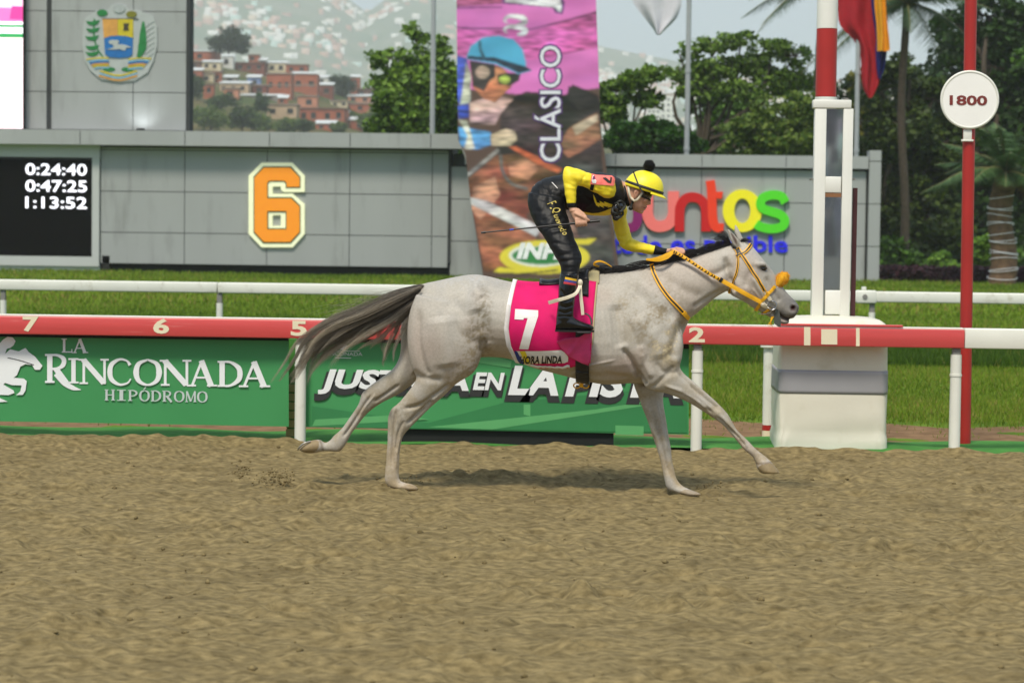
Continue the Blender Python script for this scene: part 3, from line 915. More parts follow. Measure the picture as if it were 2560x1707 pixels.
obj('screen_field', mk_mesh('f', V, F), led('led_deep_pink', c255(206, 60, 140), .8), vs_)
MB().box(sx_(-262), sx_(58, YS, 200), YV + .003, YT + .05, zc(331), P(0, -222, YV)[2]).build('cabinet', m_black, vs_)

# timing display
td = thing('timing_display', 'black timing display showing three rows of white times', 'screen', (sx_(100), YS - .05, zc(648)))
V, F = flat_shape([(-495, 391), (231, 401), (231, 649), (-495, 639)], [], YS - .02, .03)
obj('panel', mk_mesh('p', V, F), mat('led_black', c255(7, 7, 7), .9, spec=.1, var=.1, vscale=20), td)
m_led = led('led_digits', c255(245, 245, 255), 1.3)
for s, yc in (('0:24:40', 424), ('0:47:25', 465.5), ('1:13:52', 507)):
    text_on_plane('time_digits', s, (64, yc - 14.5, 217, yc + 14.5), YS - .051, .01, m_led, td, bold=.008)

# the big 6
def z6(X, Y): return (X / 2.24, Y / 2.24)
n6 = thing('number_sign', 'big orange number 6 with cream outline on the grey wall', 'sign', P(692, 620, YS))
white6 = [(1467, 912), (1638, 912), (1708, 985), (1708, 1076), (1590, 1076), (1575, 1062), (1575, 1045), (1528, 1045), (1528, 1085), (1640, 1085), (1708, 1145), (1708, 1310), (1640, 1385), (1467, 1385), (1395, 1310), (1395, 985)]
or6 = [(1478, 940), (1625, 940), (1678, 995), (1678, 1047), (1605, 1047), (1605, 1024), (1592, 1012), (1510, 1012), (1497, 1024), (1497, 1112), (1630, 1112), (1678, 1157), (1678, 1298), (1625, 1355), (1478, 1355), (1425, 1298), (1425, 995)]
gr6 = [(1474, 932), (1630, 932), (1683, 990), (1683, 1053), (1600, 1053), (1600, 1028), (1590, 1018), (1512, 1018), (1502, 1028), (1502, 1104), (1634, 1104), (1683, 1152), (1683, 1303), (1629, 1363), (1474, 1363), (1420, 1303), (1420, 990)]
h6 = [(1497, 1182), (1605, 1182), (1605, 1285), (1497, 1285)]
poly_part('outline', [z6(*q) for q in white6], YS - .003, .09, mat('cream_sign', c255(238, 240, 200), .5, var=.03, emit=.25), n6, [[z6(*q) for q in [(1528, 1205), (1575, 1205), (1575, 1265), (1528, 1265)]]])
poly_part('shadow_layer', [z6(*q) for q in gr6], YS - .094, .02, mat('bottle_green', c255(30, 84, 40), .5), n6, [[z6(*q) for q in [(1503, 1190), (1600, 1190), (1600, 1278), (1503, 1278)]]])
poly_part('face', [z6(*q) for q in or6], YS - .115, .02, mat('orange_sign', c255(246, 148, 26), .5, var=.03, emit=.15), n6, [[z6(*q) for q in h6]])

# coloured word and blue line
def zj(X, Y): return (1500 + X / 3.095, 380 + Y / 3.095)
YJ = YS + .098
jn = thing('colourful_sign', 'raised multicoloured letters over a blue line of text on the grey wall', 'sign', P(1760, 575, YJ))
ell = lambda cx, cy, rx, ry, n=36: [(cx + rx * math.cos(2 * math.pi * k / n), cy + ry * math.sin(2 * math.pi * k / n)) for k in range(n)]
LT = [('j', [stroke([(290, 300), (290, 420), (290, 520), (270, 572), (215, 592)], 72)], c255(138, 18, 104)),
      ('u', [stroke([(368, 305), (368, 400), (370, 490), (405, 558), (465, 576), (530, 555), (566, 490), (568, 400), (568, 305)], 86)], c255(252, 124, 118)),
      ('n', [stroke([(614, 615), (614, 500), (622, 420), (660, 365), (715, 350), (775, 368), (812, 420), (820, 500), (820, 615)], 74)], c255(206, 14, 14)),
      ('t', [stroke([(852, 222), (862, 300), (866, 400), (872, 520), (895, 580), (955, 588)], 70), [(838, 308), (950, 308), (942, 362), (838, 362)]], c255(246, 62, 22)),
      ('o', [None], c255(254, 240, 30)),
      ('s', [stroke([(1432, 392), (1400, 345), (1330, 333), (1262, 355), (1240, 402), (1262, 440), (1330, 464), (1400, 490), (1428, 535), (1400, 580), (1320, 594), (1240, 578), (1205, 555)], 70)], c255(86, 222, 34))]
for k, (nm, polys, col) in enumerate(LT):
    mm = mat('letter_paint_%d' % k, col, .4, var=.02)
    g = MB()
    for q, pl in enumerate(polys):
        if pl is None:
            V, F = flat_shape([zj(*p_) for p_ in ell(1100, 455, 152, 165)], [[zj(*p_) for p_ in ell(1100, 455, 62, 95)]], YJ, .12)
        else:
            V, F = flat_shape([zj(*p_) for p_ in pl], [], YJ - .001 * q, .12 + .008 * k)
        g.add(V, F)
    g.build('letter', mm, jn)
a, b = zj(90, 645), zj(1452, 790)
wds = [('todo', 0, .285), ('es', .335, .475), ('posible', .525, 1)]
for wd_, u0_, u1_ in wds:
    dl = .0 if wd_ != 'es' else .27
    text_on_plane('text_word', wd_, (a[0] + (b[0] - a[0]) * u0_, a[1] + (b[1] - a[1]) * dl, a[0] + (b[0] - a[0]) * u1_, b[1] + (8 if wd_ == 'posible' else 0)), YJ, .06, mat('blue_letter', c255(38, 38, 236), .4, var=.02), jn, bold=.022)

# ---- coat of arms
def za(X, Y): return (190 + X / 7.126, Y / 7.126)
ca = thing('coat_of_arms', 'round coloured coat of arms with shield, branches and ribbon on the tower', 'emblem', P(292, 150, YT))
YA = YT - .002
m_aw = mat('arms_white', c255(174, 179, 176), .35, var=.05)
m_ag = mat('arms_green', c255(28, 118, 56), .5, var=.2, vscale=12)
m_ay = mat('arms_yellow', c255(196, 178, 28), .5)
m_ar = mat('arms_red', c255(206, 150, 70), .5)
m_ab = mat('arms_blue', c255(22, 104, 172), .5)
m_al = mat('arms_light_blue', c255(130, 176, 200), .5)
m_ak = mat('arms_dark', c255(60, 54, 30), .5)
back = [(130, 480), (170, 330), (360, 200), (560, 190), (640, 100), (770, 70), (900, 100), (960, 190), (1100, 180), (1380, 290), (1450, 480), (1450, 820), (1390, 1080), (1280, 1300), (1050, 1440), (780, 1470), (450, 1420), (260, 1260), (160, 1080), (120, 800)]
poly_part('back_plate', [za(*q) for q in back], YA, .05, m_aw, ca)
Y2 = YA - .051
poly_part('shield_red', [za(*q) for q in [(475, 345), (745, 345), (745, 640), (600, 650), (500, 690)]], Y2, .03, m_ar, ca)
poly_part('shield_yellow', [za(*q) for q in [(748, 345), (1020, 345), (1020, 680), (900, 650), (748, 640)]], Y2, .03, m_ay, ca)
poly_part('shield_blue', [za(*q) for q in [(505, 692), (600, 653), (745, 643), (900, 653), (1015, 683), (1005, 980), (940, 1025), (770, 1040), (590, 1025), (520, 970)]], Y2, .03, m_ab, ca)
poly_part('shield_rim', [za(*q) for q in [(465, 335), (1110, 335), (1110, 348), (465, 348)]], Y2 - .002, .03, m_ak, ca)
poly_part('white_horse', [za(*q) for q in [(580, 740), (640, 715), (750, 720), (770, 750), (740, 790), (870, 800), (990, 850), (890, 860), (880, 905), (830, 900), (780, 880), (690, 890), (540, 885), (680, 850), (650, 790), (600, 790)]], Y2 - .031, .02, m_aw, ca)
poly_part('weapons', [za(*q) for q in [(840, 420), (950, 420), (930, 480), (945, 550), (840, 550), (855, 480)]], Y2 - .031, .012, m_ak, ca)
for q in (ell(770, 160, 105, 78, 20),):
    poly_part('cornucopia', [za(*p_) for p_ in q], Y2, .03, mat('arms_silver', c255(164, 170, 168), .4), ca)
for x0, y0 in ((470, 235), (990, 260)):
    poly_part('fruit', [za(*p_) for p_ in ell(x0, y0, 95, 60, 14)], Y2, .03, m_ag if x0 < 600 else mat('arms_olive', c255(118, 116, 20), .5), ca)
for k, (y0, xx) in enumerate(((410, 310), (540, 310), (680, 295), (850, 300), (960, 300))):
    poly_part('laurel_leaf', [za(*p_) for p_ in [(xx - 130, y0 - 30), (xx - 40, y0 - 20), (xx + 110, y0 - 45), (xx + 80, y0 + 20), (xx + 10, y0 + 50), (xx - 80, y0 + 35)]], Y2, .025, m_ag, ca)
poly_part('laurel_stem', [za(*q) for q in stroke([(330, 340), (320, 600), (370, 850), (480, 1020)], 26, 5)], Y2 + .004, .02, m_ag, ca)
poly_part('palm_branch', [za(*q) for q in stroke([(1200, 390), (1195, 600), (1180, 850), (1110, 1030)], [30, 110, 150, 60], 6)], Y2, .025, m_ag, ca)
for k in range(7):
    y0 = 380 + k * 95
    poly_part('palm_leaflet', [za(*q) for q in stroke([(1230, y0 + 110), (1310, y0 + 50), (1400, y0)], [22, 18, 4], 4)], Y2 + .005, .02, mat('arms_silver', 0), ca)
cols = [m_ay, m_al, m_ab, m_ar, m_ay, m_al, m_ab]
for k in range(6):
    for sgn, xa_, xb_ in ((0, 185, 590), (1, 930, 1340)):
        y0 = 1050 + k * 34
        sh = 30 * k
        pts = [(xa_ + sh * (1 - sgn), y0 + 15), ((xa_ + xb_) / 2, y0 - 8), (xb_ - sh * sgn, y0 - 10 + 12 * sgn)]
        poly_part('ribbon_stripe', [za(*q) for q in stroke(pts, 26, 6)], Y2 - .001 * k, .02, cols[k], ca)
for k in range(3):
    poly_part('ribbon_stripe', [za(*q) for q in stroke([(430 - 10 * k, 1270 + 42 * k), (760, 1350 + 42 * k), (1090, 1270 + 42 * k)], 30, 8)], Y2 - .002, .02, (m_ay, m_al, m_ar)[k], ca)
for xx in (590, 920):
    poly_part('branch_end', [za(*p_) for p_ in ell(xx, 1240, 110, 40, 14)], Y2, .02, m_ag, ca)

# ============================================================ tall printed banner in front of the wall
YK = YS - 2.2
def zk(X, Y): return (1100 + X / 2.178, Y / 2.178)
tb = thing('tall_banner', 'tall printed banner showing a racing jockey in a blue helmet', 'banner', (P(1370, 700, YK)[0], YK, 0))
Lx = [(-700, 1141), (0, 1141.5), (350, 1145), (385, 1164), (500, 1176), (690, 1208), (806, 1226)]
Rx = [(-700, 1488), (0, 1490), (330, 1502), (385, 1512), (500, 1524), (690, 1550), (806, 1566)]
def lrx(y):
    return np.interp(y, [a for a, b in Lx], [b for a, b in Lx]), np.interp(y, [a for a, b in Rx], [b for a, b in Rx])
for q in (1290, 1440):
    p = P(q, 760, YK + .16); MB().tube([(p[0], p[1], -.03), (p[0], p[1], 8.6)], .05, 10).build('support_pole', m_grey, tb)
INKS = []
def ink(name, pts, col, lay=1, soft=1.2, **kw):
    """one area of the printed photograph; pts in enlarged-crop pixels"""
    INKS.append(([zk(*q) for q in pts], np.array(col), lay, soft, kw.get('var', .1)))
pk = c255(222, 120, 196)
ink('pink_field', [(85, -900), (870, -900), (870, 480), (720, 500), (600, 560), (470, 520), (90, 480)], pk, 1, var=.07)
ink('pink_band', [(90, 40), (340, 20), (340, -60), (90, -60)], c255(176, 92, 134), 2)
ink('pink_stripe', [(90, 160), (500, 170), (860, 60), (860, 260), (500, 330), (90, 300)], c255(202, 96, 166), 2)
for a in ([(90, 40), (340, 36), (340, 44), (90, 48)], [(90, 150), (500, 156), (860, 66), (860, 74), (500, 164), (90, 158)]):
    ink('pink_line', a, c255(140, 70, 130), 3)
# horse in the print
ink('horse_neck', [(330, 560), (470, 500), (700, 520), (720, 460), (860, 520), (880, 600), (880, 920), (860, 1000), (520, 1010), (300, 830), (330, 700)], c255(54, 46, 44), 2, var=.35)
ink('horse_head', [(700, 700), (860, 610), (878, 760), (760, 830), (700, 860), (640, 800)], c255(166, 112, 88), 3, var=.2)
ink('horse_ear', [(690, 540), (700, 470), (800, 500), (860, 560), (760, 600)], c255(50, 46, 44), 3, var=.2)
ink('horse_cheek', [(720, 690), (860, 620), (860, 660), (740, 740)], c255(206, 182, 160), 4)
ink('horse_shoulder', [(150, 980), (300, 850), (430, 830), (560, 900), (640, 960), (560, 1040), (470, 1180), (520, 1280), (560, 1480), (240, 1480), (190, 1200)], c255(138, 84, 60), 2, var=.32)
ink('horse_highlight', [(370, 890), (470, 860), (540, 920), (480, 980), (380, 960)], c255(216, 150, 120), 3)
ink('horse_highlight', [(180, 1020), (300, 960), (330, 1060), (220, 1200), (170, 1140)], c255(206, 150, 122), 3)
ink('dark_flank', [(700, 900), (880, 880), (960, 1500), (660, 1520), (760, 1200)], c255(72, 68, 66), 2, var=.3)
ink('leg_field', [(520, 1160), (700, 1160), (760, 1290), (540, 1300)], c255(150, 118, 104), 3, var=.2)
ink('girth_strap', [(165, 1075), (260, 1095), (560, 1240), (520, 1290), (430, 1240), (160, 1110)], c255(226, 226, 224), 4)
ink('rein_strap', [(370, 800), (420, 800), (670, 920), (640, 945), (560, 910)], c255(206, 104, 66), 4)
ink('grey_strap', stroke([(330, 840), (340, 930), (390, 1000), (480, 1030)], 18, 5), c255(128, 122, 118), 4)
ink('grey_strap', stroke([(140, 960), (230, 890), (320, 815)], 20, 5), c255(176, 172, 168), 4)
# jockey in the print
ink('blue_sleeve', [(85, 300), (150, 320), (165, 560), (110, 580), (90, 540)], c255(70, 92, 190), 3)
ink('white_sleeve', [(140, 340), (170, 400), (165, 560), (110, 570), (130, 430)], c255(206, 212, 190), 4)
ink('blue_sleeve', [(95, 580), (160, 570), (160, 640), (100, 650)], c255(60, 86, 196), 3)
ink('pale_torso', [(160, 560), (300, 520), (400, 540), (330, 620), (300, 680), (160, 680)], c255(196, 164, 160), 3, var=.2)
ink('light_blue_arm', [(100, 690), (280, 720), (280, 790), (200, 815), (105, 800)], c255(96, 168, 230), 4)
ink('white_stripe', [(100, 650), (150, 660), (190, 810), (130, 815), (150, 740)], c255(232, 232, 210), 5)
ink('hand', [(275, 735), (360, 700), (410, 720), (420, 760), (380, 795), (280, 795)], c255(222, 202, 172), 5)
ink('face', [(170, 350), (330, 360), (400, 430), (385, 480), (340, 520), (300, 560), (240, 540), (180, 480)], c255(196, 128, 92), 5, var=.15)
ink('head_harness', [(160, 330), (300, 350), (300, 420), (270, 440), (240, 500), (180, 470)], c255(60, 56, 54), 6)
ink('ear_loop', ell(232, 395, 40, 36, 18), c255(196, 170, 150), 7)
ink('goggles', [(310, 410), (360, 400), (440, 400), (430, 440), (380, 470), (320, 460)], c255(48, 50, 44), 6)
ink('goggle_lens', ell(352, 435, 32, 24, 18), c255(184, 200, 92), 7)
ink('helmet', [(145, 310), (165, 255), (230, 205), (320, 195), (400, 215), (450, 270), (468, 340), (470, 375), (500, 385), (430, 405), (300, 350), (148, 325)], c255(90, 184, 228), 6, var=.06)
ink('helmet_band', [(148, 305), (300, 315), (470, 365), (500, 385), (430, 400), (300, 340), (148, 322)], c255(40, 54, 72), 7)
ink('helmet_strap', stroke([(215, 225), (220, 270), (240, 318)], 16, 4), c255(66, 110, 130), 7)
# lettering on the banner
def bt(name, s, box, col, **kw):
    x0, y0 = zk(box[0], box[1]); x1, y1 = zk(box[2], box[3])
    return text_on_plane(name, s, (x0, y0, x1, y1), YK - (.02 if name == 'title' else .004), .006, mat('print_' + name, col, .5, var=.05), tb, rot=1, slope=0, **kw)
bt('title_shadow', 'CLÁSICO', (505, 240, 668, 892), c255(92, 60, 120), bold=.05)
bt('title', 'CLÁSICO', (515, 250, 658, 882), c255(226, 226, 234), bold=.01)
for yq in (105, 160):
    ink('quote_mark', stroke([(370, yq + 25), (350, yq + 5), (380, yq - 15), (450, yq - 5), (462, yq + 20), (420, yq + 30)], [6, 14, 20, 34, 30, 12], 4), c255(232, 232, 238), 13)
ink('letter_shadow', [(335, -30), (660, -30), (680, 20), (668, 78), (630, 74), (610, 40), (340, 22)], c255(110, 60, 130), 12)
ink('letter', [(352, -40), (650, -40), (664, 30), (660, 66), (640, 64), (630, 44), (356, 14)], c255(230, 230, 234), 13)
# sponsor oval with its swooshes
ink('yellow_oval', ell(570, 1400, 245, 92), c255(230, 214, 62), 12, var=.04)
ink('white_oval', ell(560, 1390, 185, 64), c255(238, 240, 230), 13, var=.03)
ink('green_oval', ell(552, 1392, 160, 48), c255(46, 132, 66), 14, var=.04)
ink('yellow_swoosh', [(560, 1310), (855, 1298), (815, 1330), (560, 1340), (430, 1345)], c255(234, 218, 60), 13, var=.03)
ink('dark_edge', [(290, 1480), (420, 1492), (640, 1462), (640, 1474), (420, 1500)], c255(60, 58, 50), 12)
ink('yellow_swoosh', [(320, 1455), (500, 1470), (660, 1440), (660, 1462), (430, 1488), (290, 1482)], c255(234, 218, 60), 13, var=.03)
a, b = zk(415, 1322), zk(690, 1412)
text_on_plane('sponsor_letters', 'INH', (a[0], a[1], b[0] - 10, b[1]), YK - .004, .006, mat('print_white', c255(240, 242, 240), .5), tb, bold=.05, shear=.25)

# the sheet itself: the picture is printed into its surface colour
gx_, gy_ = 200, 560
ux = np.linspace(0, 1, gx_ + 1); vy = np.concatenate([[-700, -400], np.linspace(-150, 806, gy_ - 1)])
LL = np.array([lrx(y) for y in vy])
PX = LL[:, :1] + (LL[:, 1:] - LL[:, :1]) * ux[None]; PY = np.repeat(vy[:, None], gx_ + 1, 1)
img = np.tile(np.array(c255(92, 70, 60)), (gy_ + 1, gx_ + 1, 1))
def inside(poly):
    m_ = np.zeros(PX.shape, bool); n_ = len(poly)
    for i in range(n_):
        (x0, y0), (x1, y1) = poly[i], poly[(i + 1) % n_]
        if y0 == y1: continue
        c_ = ((y0 > PY) != (y1 > PY)) & (PX < (x1 - x0) * (PY - y0) / (y1 - y0) + x0)
        m_ ^= c_
    return m_.astype(float)
def gblur(a, s_):
    r_ = int(3 * s_) + 1; k = np.exp(-.5 * (np.arange(-r_, r_ + 1) / s_) ** 2); k /= k.sum()
    p_ = np.pad(a, r_, mode='edge')
    p_ = np.apply_along_axis(lambda v: np.convolve(v, k, 'valid'), 0, p_)
    return np.apply_along_axis(lambda v: np.convolve(v, k, 'valid'), 1, p_)
pn = [fft_noise(768, 16, 6, 900 + i)[:gy_ + 1, :gx_ + 1] for i in range(3)]
pf = fft_noise(768, 5, 1.6, 955)[:gy_ + 1, :gx_ + 1]
for poly, col, lay, soft, var in sorted(INKS, key=lambda q: q[2]):
    m0 = inside(poly)
    mk = gblur(m0, soft)[..., None]
    if var >= .1: col = col[None, None] * (.5 + .62 * gblur(m0, 5.0))[..., None] * (1 + .22 * pf)[..., None]
    else: col = col[None, None] * np.ones(m0.shape + (1,))
    tex = 1 + var * 1.1 * np.stack([pn[lay % 3]] * 3, -1) + var * .3 * np.stack([pn[0], pn[1], pn[2]], -1)
    img = img * (1 - mk) + np.clip(col * tex, 0, 1) * mk
V = np.array([[P(PX[j, i], PY[j, i], YK) for i in range(gx_ + 1)] for j in range(gy_ + 1)]).reshape(-1, 3)
ixg = np.arange((gx_ + 1) * (gy_ + 1)).reshape(gy_ + 1, gx_ + 1)
Fq = np.stack([ixg[1:, :-1], ixg[1:, 1:], ixg[:-1, 1:], ixg[:-1, :-1]], -1).reshape(-1, 4)
me = mk_mesh('sheet', V, Fq, col=img.reshape(-1, 3))
obj('printed_sheet', me, mat('banner_print', (.3, .2, .2), .6, attr='col', var=.03, vscale=3), tb)
V, F = [], []
for y in np.arange(-700, 807, 50.2):
    l_, r_ = lrx(y); V += [P(l_, y, YK) + [0, .004, 0], P(r_, y, YK) + [0, .004, 0], P(l_, y, YK) + [0, .1, 0], P(r_, y, YK) + [0, .1, 0]]
for j in range(len(V) // 4 - 1):
    a = 4 * j; F += [(a + 4, a + 5, a + 1, a), (a + 2, a + 3, a + 7, a + 6), (a, a + 2, a + 6, a + 4), (a + 1, a + 5, a + 7, a + 3)]
obj('backing', mk_mesh('backing', V, F), m_grey, tb)

# ============================================================ flag poles and flags behind the wall
m_pole = mat('grey_pole', c255(170, 174, 174), .4, metal=.2, var=.05)
YFp = YS + 6
def flagpole(label, px, pyb, wpx):
    p = P(px, pyb, YFp)
    t = thing('flag_pole', label, 'flagpole', (p[0], YFp, 0), 'flag poles behind the scoreboard')
    r_ = wpx / (FPX / YFp) / 2
    MB().tube([(p[0], YFp, -.03), (p[0], YFp, 7), (p[0], YFp, 13)], [r_ * 1.05, r_, r_ * .9], 14).build('shaft', m_pole, t, True)
    MB().ellipsoid((p[0], YFp, 13.05), (r_ * 1.6, r_ * 1.6, r_ * 1.6), 12, 8).build('finial', m_pole, t, True)
    for z in (4.2, 6.8):
        MB().tube([(p[0], YFp, z), (p[0], YFp, z + .12)], r_ * 1.25, 14).build('collar', m_pole, t, True)
    return p[0]
flagpole('bare grey flag pole left of the tall banner', 1081, 300, 13)
xw = flagpole('grey flag pole that carries the white flag', 1718, 300, 13)
xc = flagpole('grey flag pole that carries the red, yellow and blue flag', 2142, 300, 12)
def flag(name, label, poly_rows, mats, Y, cuts=None):
    """drooping cloth: rows of (left px, right px, y px); split across its width into coloured stripes"""
    t = thing(name, label, 'flag', P(poly_rows[0][1], poly_rows[0][2], Y))
    rr = crom(np.array(poly_rows, float), 6)
    nw = 24
    for s, mm in enumerate(mats):
        V, F = [], []
        lo, hi = s * nw // len(mats), (s + 1) * nw // len(mats)
        cols_ = list(range(lo, hi + 1))
        for k in (0, 1):
            for j, (l_, r_, y) in enumerate(rr):
                for i in cols_:
                    u = i / nw
                    p = P(l_ + (r_ - l_) * u, y, Y)
                    p[1] += .16 * math.sin(u * 11 + j * .07) * (0.4 + .6 * j / len(rr)) + k * .006
                    V.append(p)
        w = len(cols_); N = len(rr) * w
        for j in range(len(rr) - 1):
            for i in range(w - 1):
                a = j * w + i
                F += [(a + w, a + w + 1, a + 1, a), (a + N, a + 1 + N, a + w + 1 + N, a + w + N)]
        obj('cloth_stripe' if len(mats) > 1 else 'cloth', mk_mesh('c', V, F, True), mm, t)
m_fw = mat('flag_white', c255(226, 226, 230), .8, var=.04, transl=.25)
flag('white_flag', 'limp white flag hanging from the grey pole right of the banner', [(1570, 1712, -160), (1574, 1712, -60), (1581, 1704, 0), (1592, 1702, 20), (1614, 1690, 48), (1634, 1664, 74), (1640, 1652, 86), (1644, 1648, 88)], [m_fw], YFp - .1)
m_fr, m_fb, m_fy = mat('flag_red', c255(176, 18, 34), .8, var=.08, transl=.2), mat('flag_blue', c255(28, 34, 120), .8, var=.08, transl=.2), mat('flag_yellow', c255(240, 170, 20), .8, var=.06, transl=.2)
t = thing('national_flag', 'red, yellow and blue flag hanging in folds beside the finish post', 'flag', P(2142, 0, YFp))
def flag_piece(rows, mm, yo):
    rr = crom(np.array(rows, float), 6); V, F = [], []; nw = 10
    for k in (0, 1):
        for j, (l_, r_, y) in enumerate(rr):
            for i in range(nw + 1):
                p = P(l_ + (r_ - l_) * i / nw, y, YFp - .1 + yo); p[1] += .14 * math.sin(i * .9 + j * .08) + k * .006; V.append(p)
    N = len(rr) * (nw + 1)
    for j in range(len(rr) - 1):
        for i in range(nw):
            a = j * (nw + 1) + i
            F += [(a + nw + 1, a + nw + 2, a + 1, a), (a + N, a + 1 + N, a + nw + 2 + N, a + nw + 1 + N)]
    obj('cloth_stripe', mk_mesh('c', V, F, True), mm, t)
flag_piece([(2090, 2190, -120), (2095, 2188, 0), (2100, 2188, 60), (2135, 2190, 100), (2152, 2198, 140), (2154, 2200, 190), (2160, 2190, 225), (2170, 2180, 245)], m_fr, 0)
flag_piece([(2176, 2206, -120), (2178, 2206, 0), (2190, 2208, 90), (2190, 2216, 128), (2192, 2210, 170), (2196, 2201, 198)], m_fb, -.25)
flag_piece([(2186, 2208, -120), (2186, 2214, 0), (2192, 2218, 60), (2194, 2222, 100), (2194, 2223, 126), (2195, 2221, 128)], m_fy, -.6)
# ============================================================ trees
m_bark = mat('bark', c255(74, 64, 52), .95, vscale=8, var=.25, bump=.8, bscale=25)
m_bark_l = mat('pale_bark', c255(128, 118, 100), .95, vscale=8, var=.25, bump=.8, bscale=25)
m_leaf = mat('leaf', (.05, .1, .02), .55, attr='col', var=.06, spec=.35, transl=.3)

def leaf_mesh(name, C, size, rng, ca, cb, flat=.35, long=1.5):
    """one small folded blade per centre; colours run from ca to cb"""
    n = len(C)
    a = rng.normal(size=(n, 3)); a[:, 2] *= flat * 1.6
    a /= np.linalg.norm(a, axis=1)[:, None]
    b = rng.normal(size=(n, 3)); b -= a * (a * b).sum(1)[:, None]
    b /= np.linalg.norm(b, axis=1)[:, None]
    s = size * rng.uniform(.6, 1.4, n)[:, None]
    nrm = np.cross(a, b)
    v = np.stack([C - a * s * long / 2, C + b * s / 2 + nrm * s * .15, C + a * s * long / 2, C - b * s / 2 + nrm * s * .15], 1).reshape(-1, 3)
    k = rng.random(n)[:, None]
    col = np.array(ca)[None] * (1 - k) + np.array(cb)[None] * k
    return mk_mesh(name, v, np.arange(n * 4).reshape(-1, 4), col=np.repeat(col, 4, 0))

def limb(p, q, rng, bend=.15, n=6):
    p, q = np.array(p, float), np.array(q, float)
    L = np.linalg.norm(q - p)
    o = rng.normal(size=3) * bend * L
    return [p + (q - p) * t + o * math.sin(math.pi * t) for t in np.linspace(0, 1, n)]

def tree(name, label, base, blobs, nleaf, size, ca, cb, seed, tr=.25, group=None, bark=None, clump=.55, nclump=26, cat='tree', trunk_top=.6, long=1.5, ragged=1.0):
    """blobs: crown lobes as (x, y, z, rx, ry, rz) in metres relative to base"""
    rng = np.random.default_rng(seed)
    base = np.array(base, float)
    t = thing(name, label, cat, base, group)
    B = np.array(blobs, float)
    vol = (B[:, 3] * B[:, 4] * B[:, 5]); vol /= vol.sum()
    tubes = MB()
    topz = (B[:, 2]).max() * trunk_top
    fork = base + [rng.normal(0, .15), rng.normal(0, .15), topz]
    tubes.tube(limb(base - [0, 0, .1], fork, rng, .04, 7), np.linspace(tr * 1.25, tr * .62, 7), 9)
    cents = []
    for bi, bl in enumerate(B):
        c = base + bl[:3]
        tubes.tube(limb(fork - [0, 0, rng.uniform(0, .35) * topz], c, rng, .1), np.linspace(tr * .5, tr * .16, 6), 6)
        k = max(5, int(nclump * vol[bi] * len(B)))
        for _ in range(k):
            d = rng.normal(size=3); d /= np.linalg.norm(d)
            rr = rng.uniform(.45, 1.0) ** .6 * ragged
            cc = c + d * bl[3:6] * rr
            if cc[2] < base[2] + .15: cc[2] = base[2] + .15 + rng.random() * .3
            cents.append((cc, bl[3:6].mean(), bi))
            if rng.random() < .4:
                tubes.tube(limb(c, cc, rng, .1, 4), np.linspace(tr * .14, tr * .03, 4), 4, cap=False)
    tubes.build('trunk', bark or m_bark, t, True)
    w = np.array([q[1] for q in cents]); w = w / w.sum()
    pick = rng.choice(len(cents), nleaf, p=w)
    C = np.array([q[0] for q in cents])[pick]
    S = np.array([q[1] for q in cents])[pick][:, None] * clump * .5
    off = rng.normal(size=(nleaf, 3)); off /= np.linalg.norm(off, axis=1)[:, None]
    off *= (rng.random(nleaf) ** .45)[:, None]
    off[:, 2] *= .65
    C = C + off * S * 1.7
    C = C[C[:, 2] > base[2] + .02]
    obj('crown', leaf_mesh('crown', C, size, rng, ca, cb, long=long), m_leaf, t)
    return t

def lobes(rng, n, c, r, rz, s0=.35, s1=.6):
    out = [(c[0], c[1], c[2], r * .6, r * .6, rz * .6)]
    for _ in range(n):
        d = rng.normal(size=3); d /= np.linalg.norm(d)
        q = rng.uniform(s0, s1)
        out.append((c[0] + d[0] * r * .62, c[1] + d[1] * r * .62, c[2] + d[2] * rz * .62, r * q, r * q, rz * q))
    return out

def at_base(px, Y):                    # ground point under a pixel column at depth Y
    p = P(px, 650, Y); return np.array([p[0], Y, -.03])
def hz(px, py, Y): return P(px, py, Y)[2]
gd1, gd2 = c255(40, 74, 22), c255(102, 146, 44)
gm1, gm2 = c255(56, 96, 28), c255(142, 178, 62)
gk1, gk2 = c255(30, 54, 22), c255(78, 110, 40)
rg = np.random.default_rng(31)

# leafy tree left of the tall banner
Y = 92; b = at_base(1040, Y); s = Y / FPX
bl = []
for px, py, r in ((1040, 90, 34), (975, 150, 40), (1060, 160, 52), (1110, 120, 30), (960, 200, 36), (1010, 235, 60), (1095, 230, 60), (1030, 300, 70), (1110, 310, 60), (950, 300, 40), (1000, 360, 70), (1100, 380, 60), (1130, 180, 30)):
    bl.append((P(px, py, Y)[0] - b[0], rg.uniform(-.8, .8), hz(px, py, Y) + .03, r * s, r * s, r * s * .85))
tree('broadleaf_tree', 'bushy bright green tree left of the tall banner', b, bl, 16000, .17, gd1, gm2, 41, .22, 'trees behind the scoreboard', nclump=20, clump=.8)

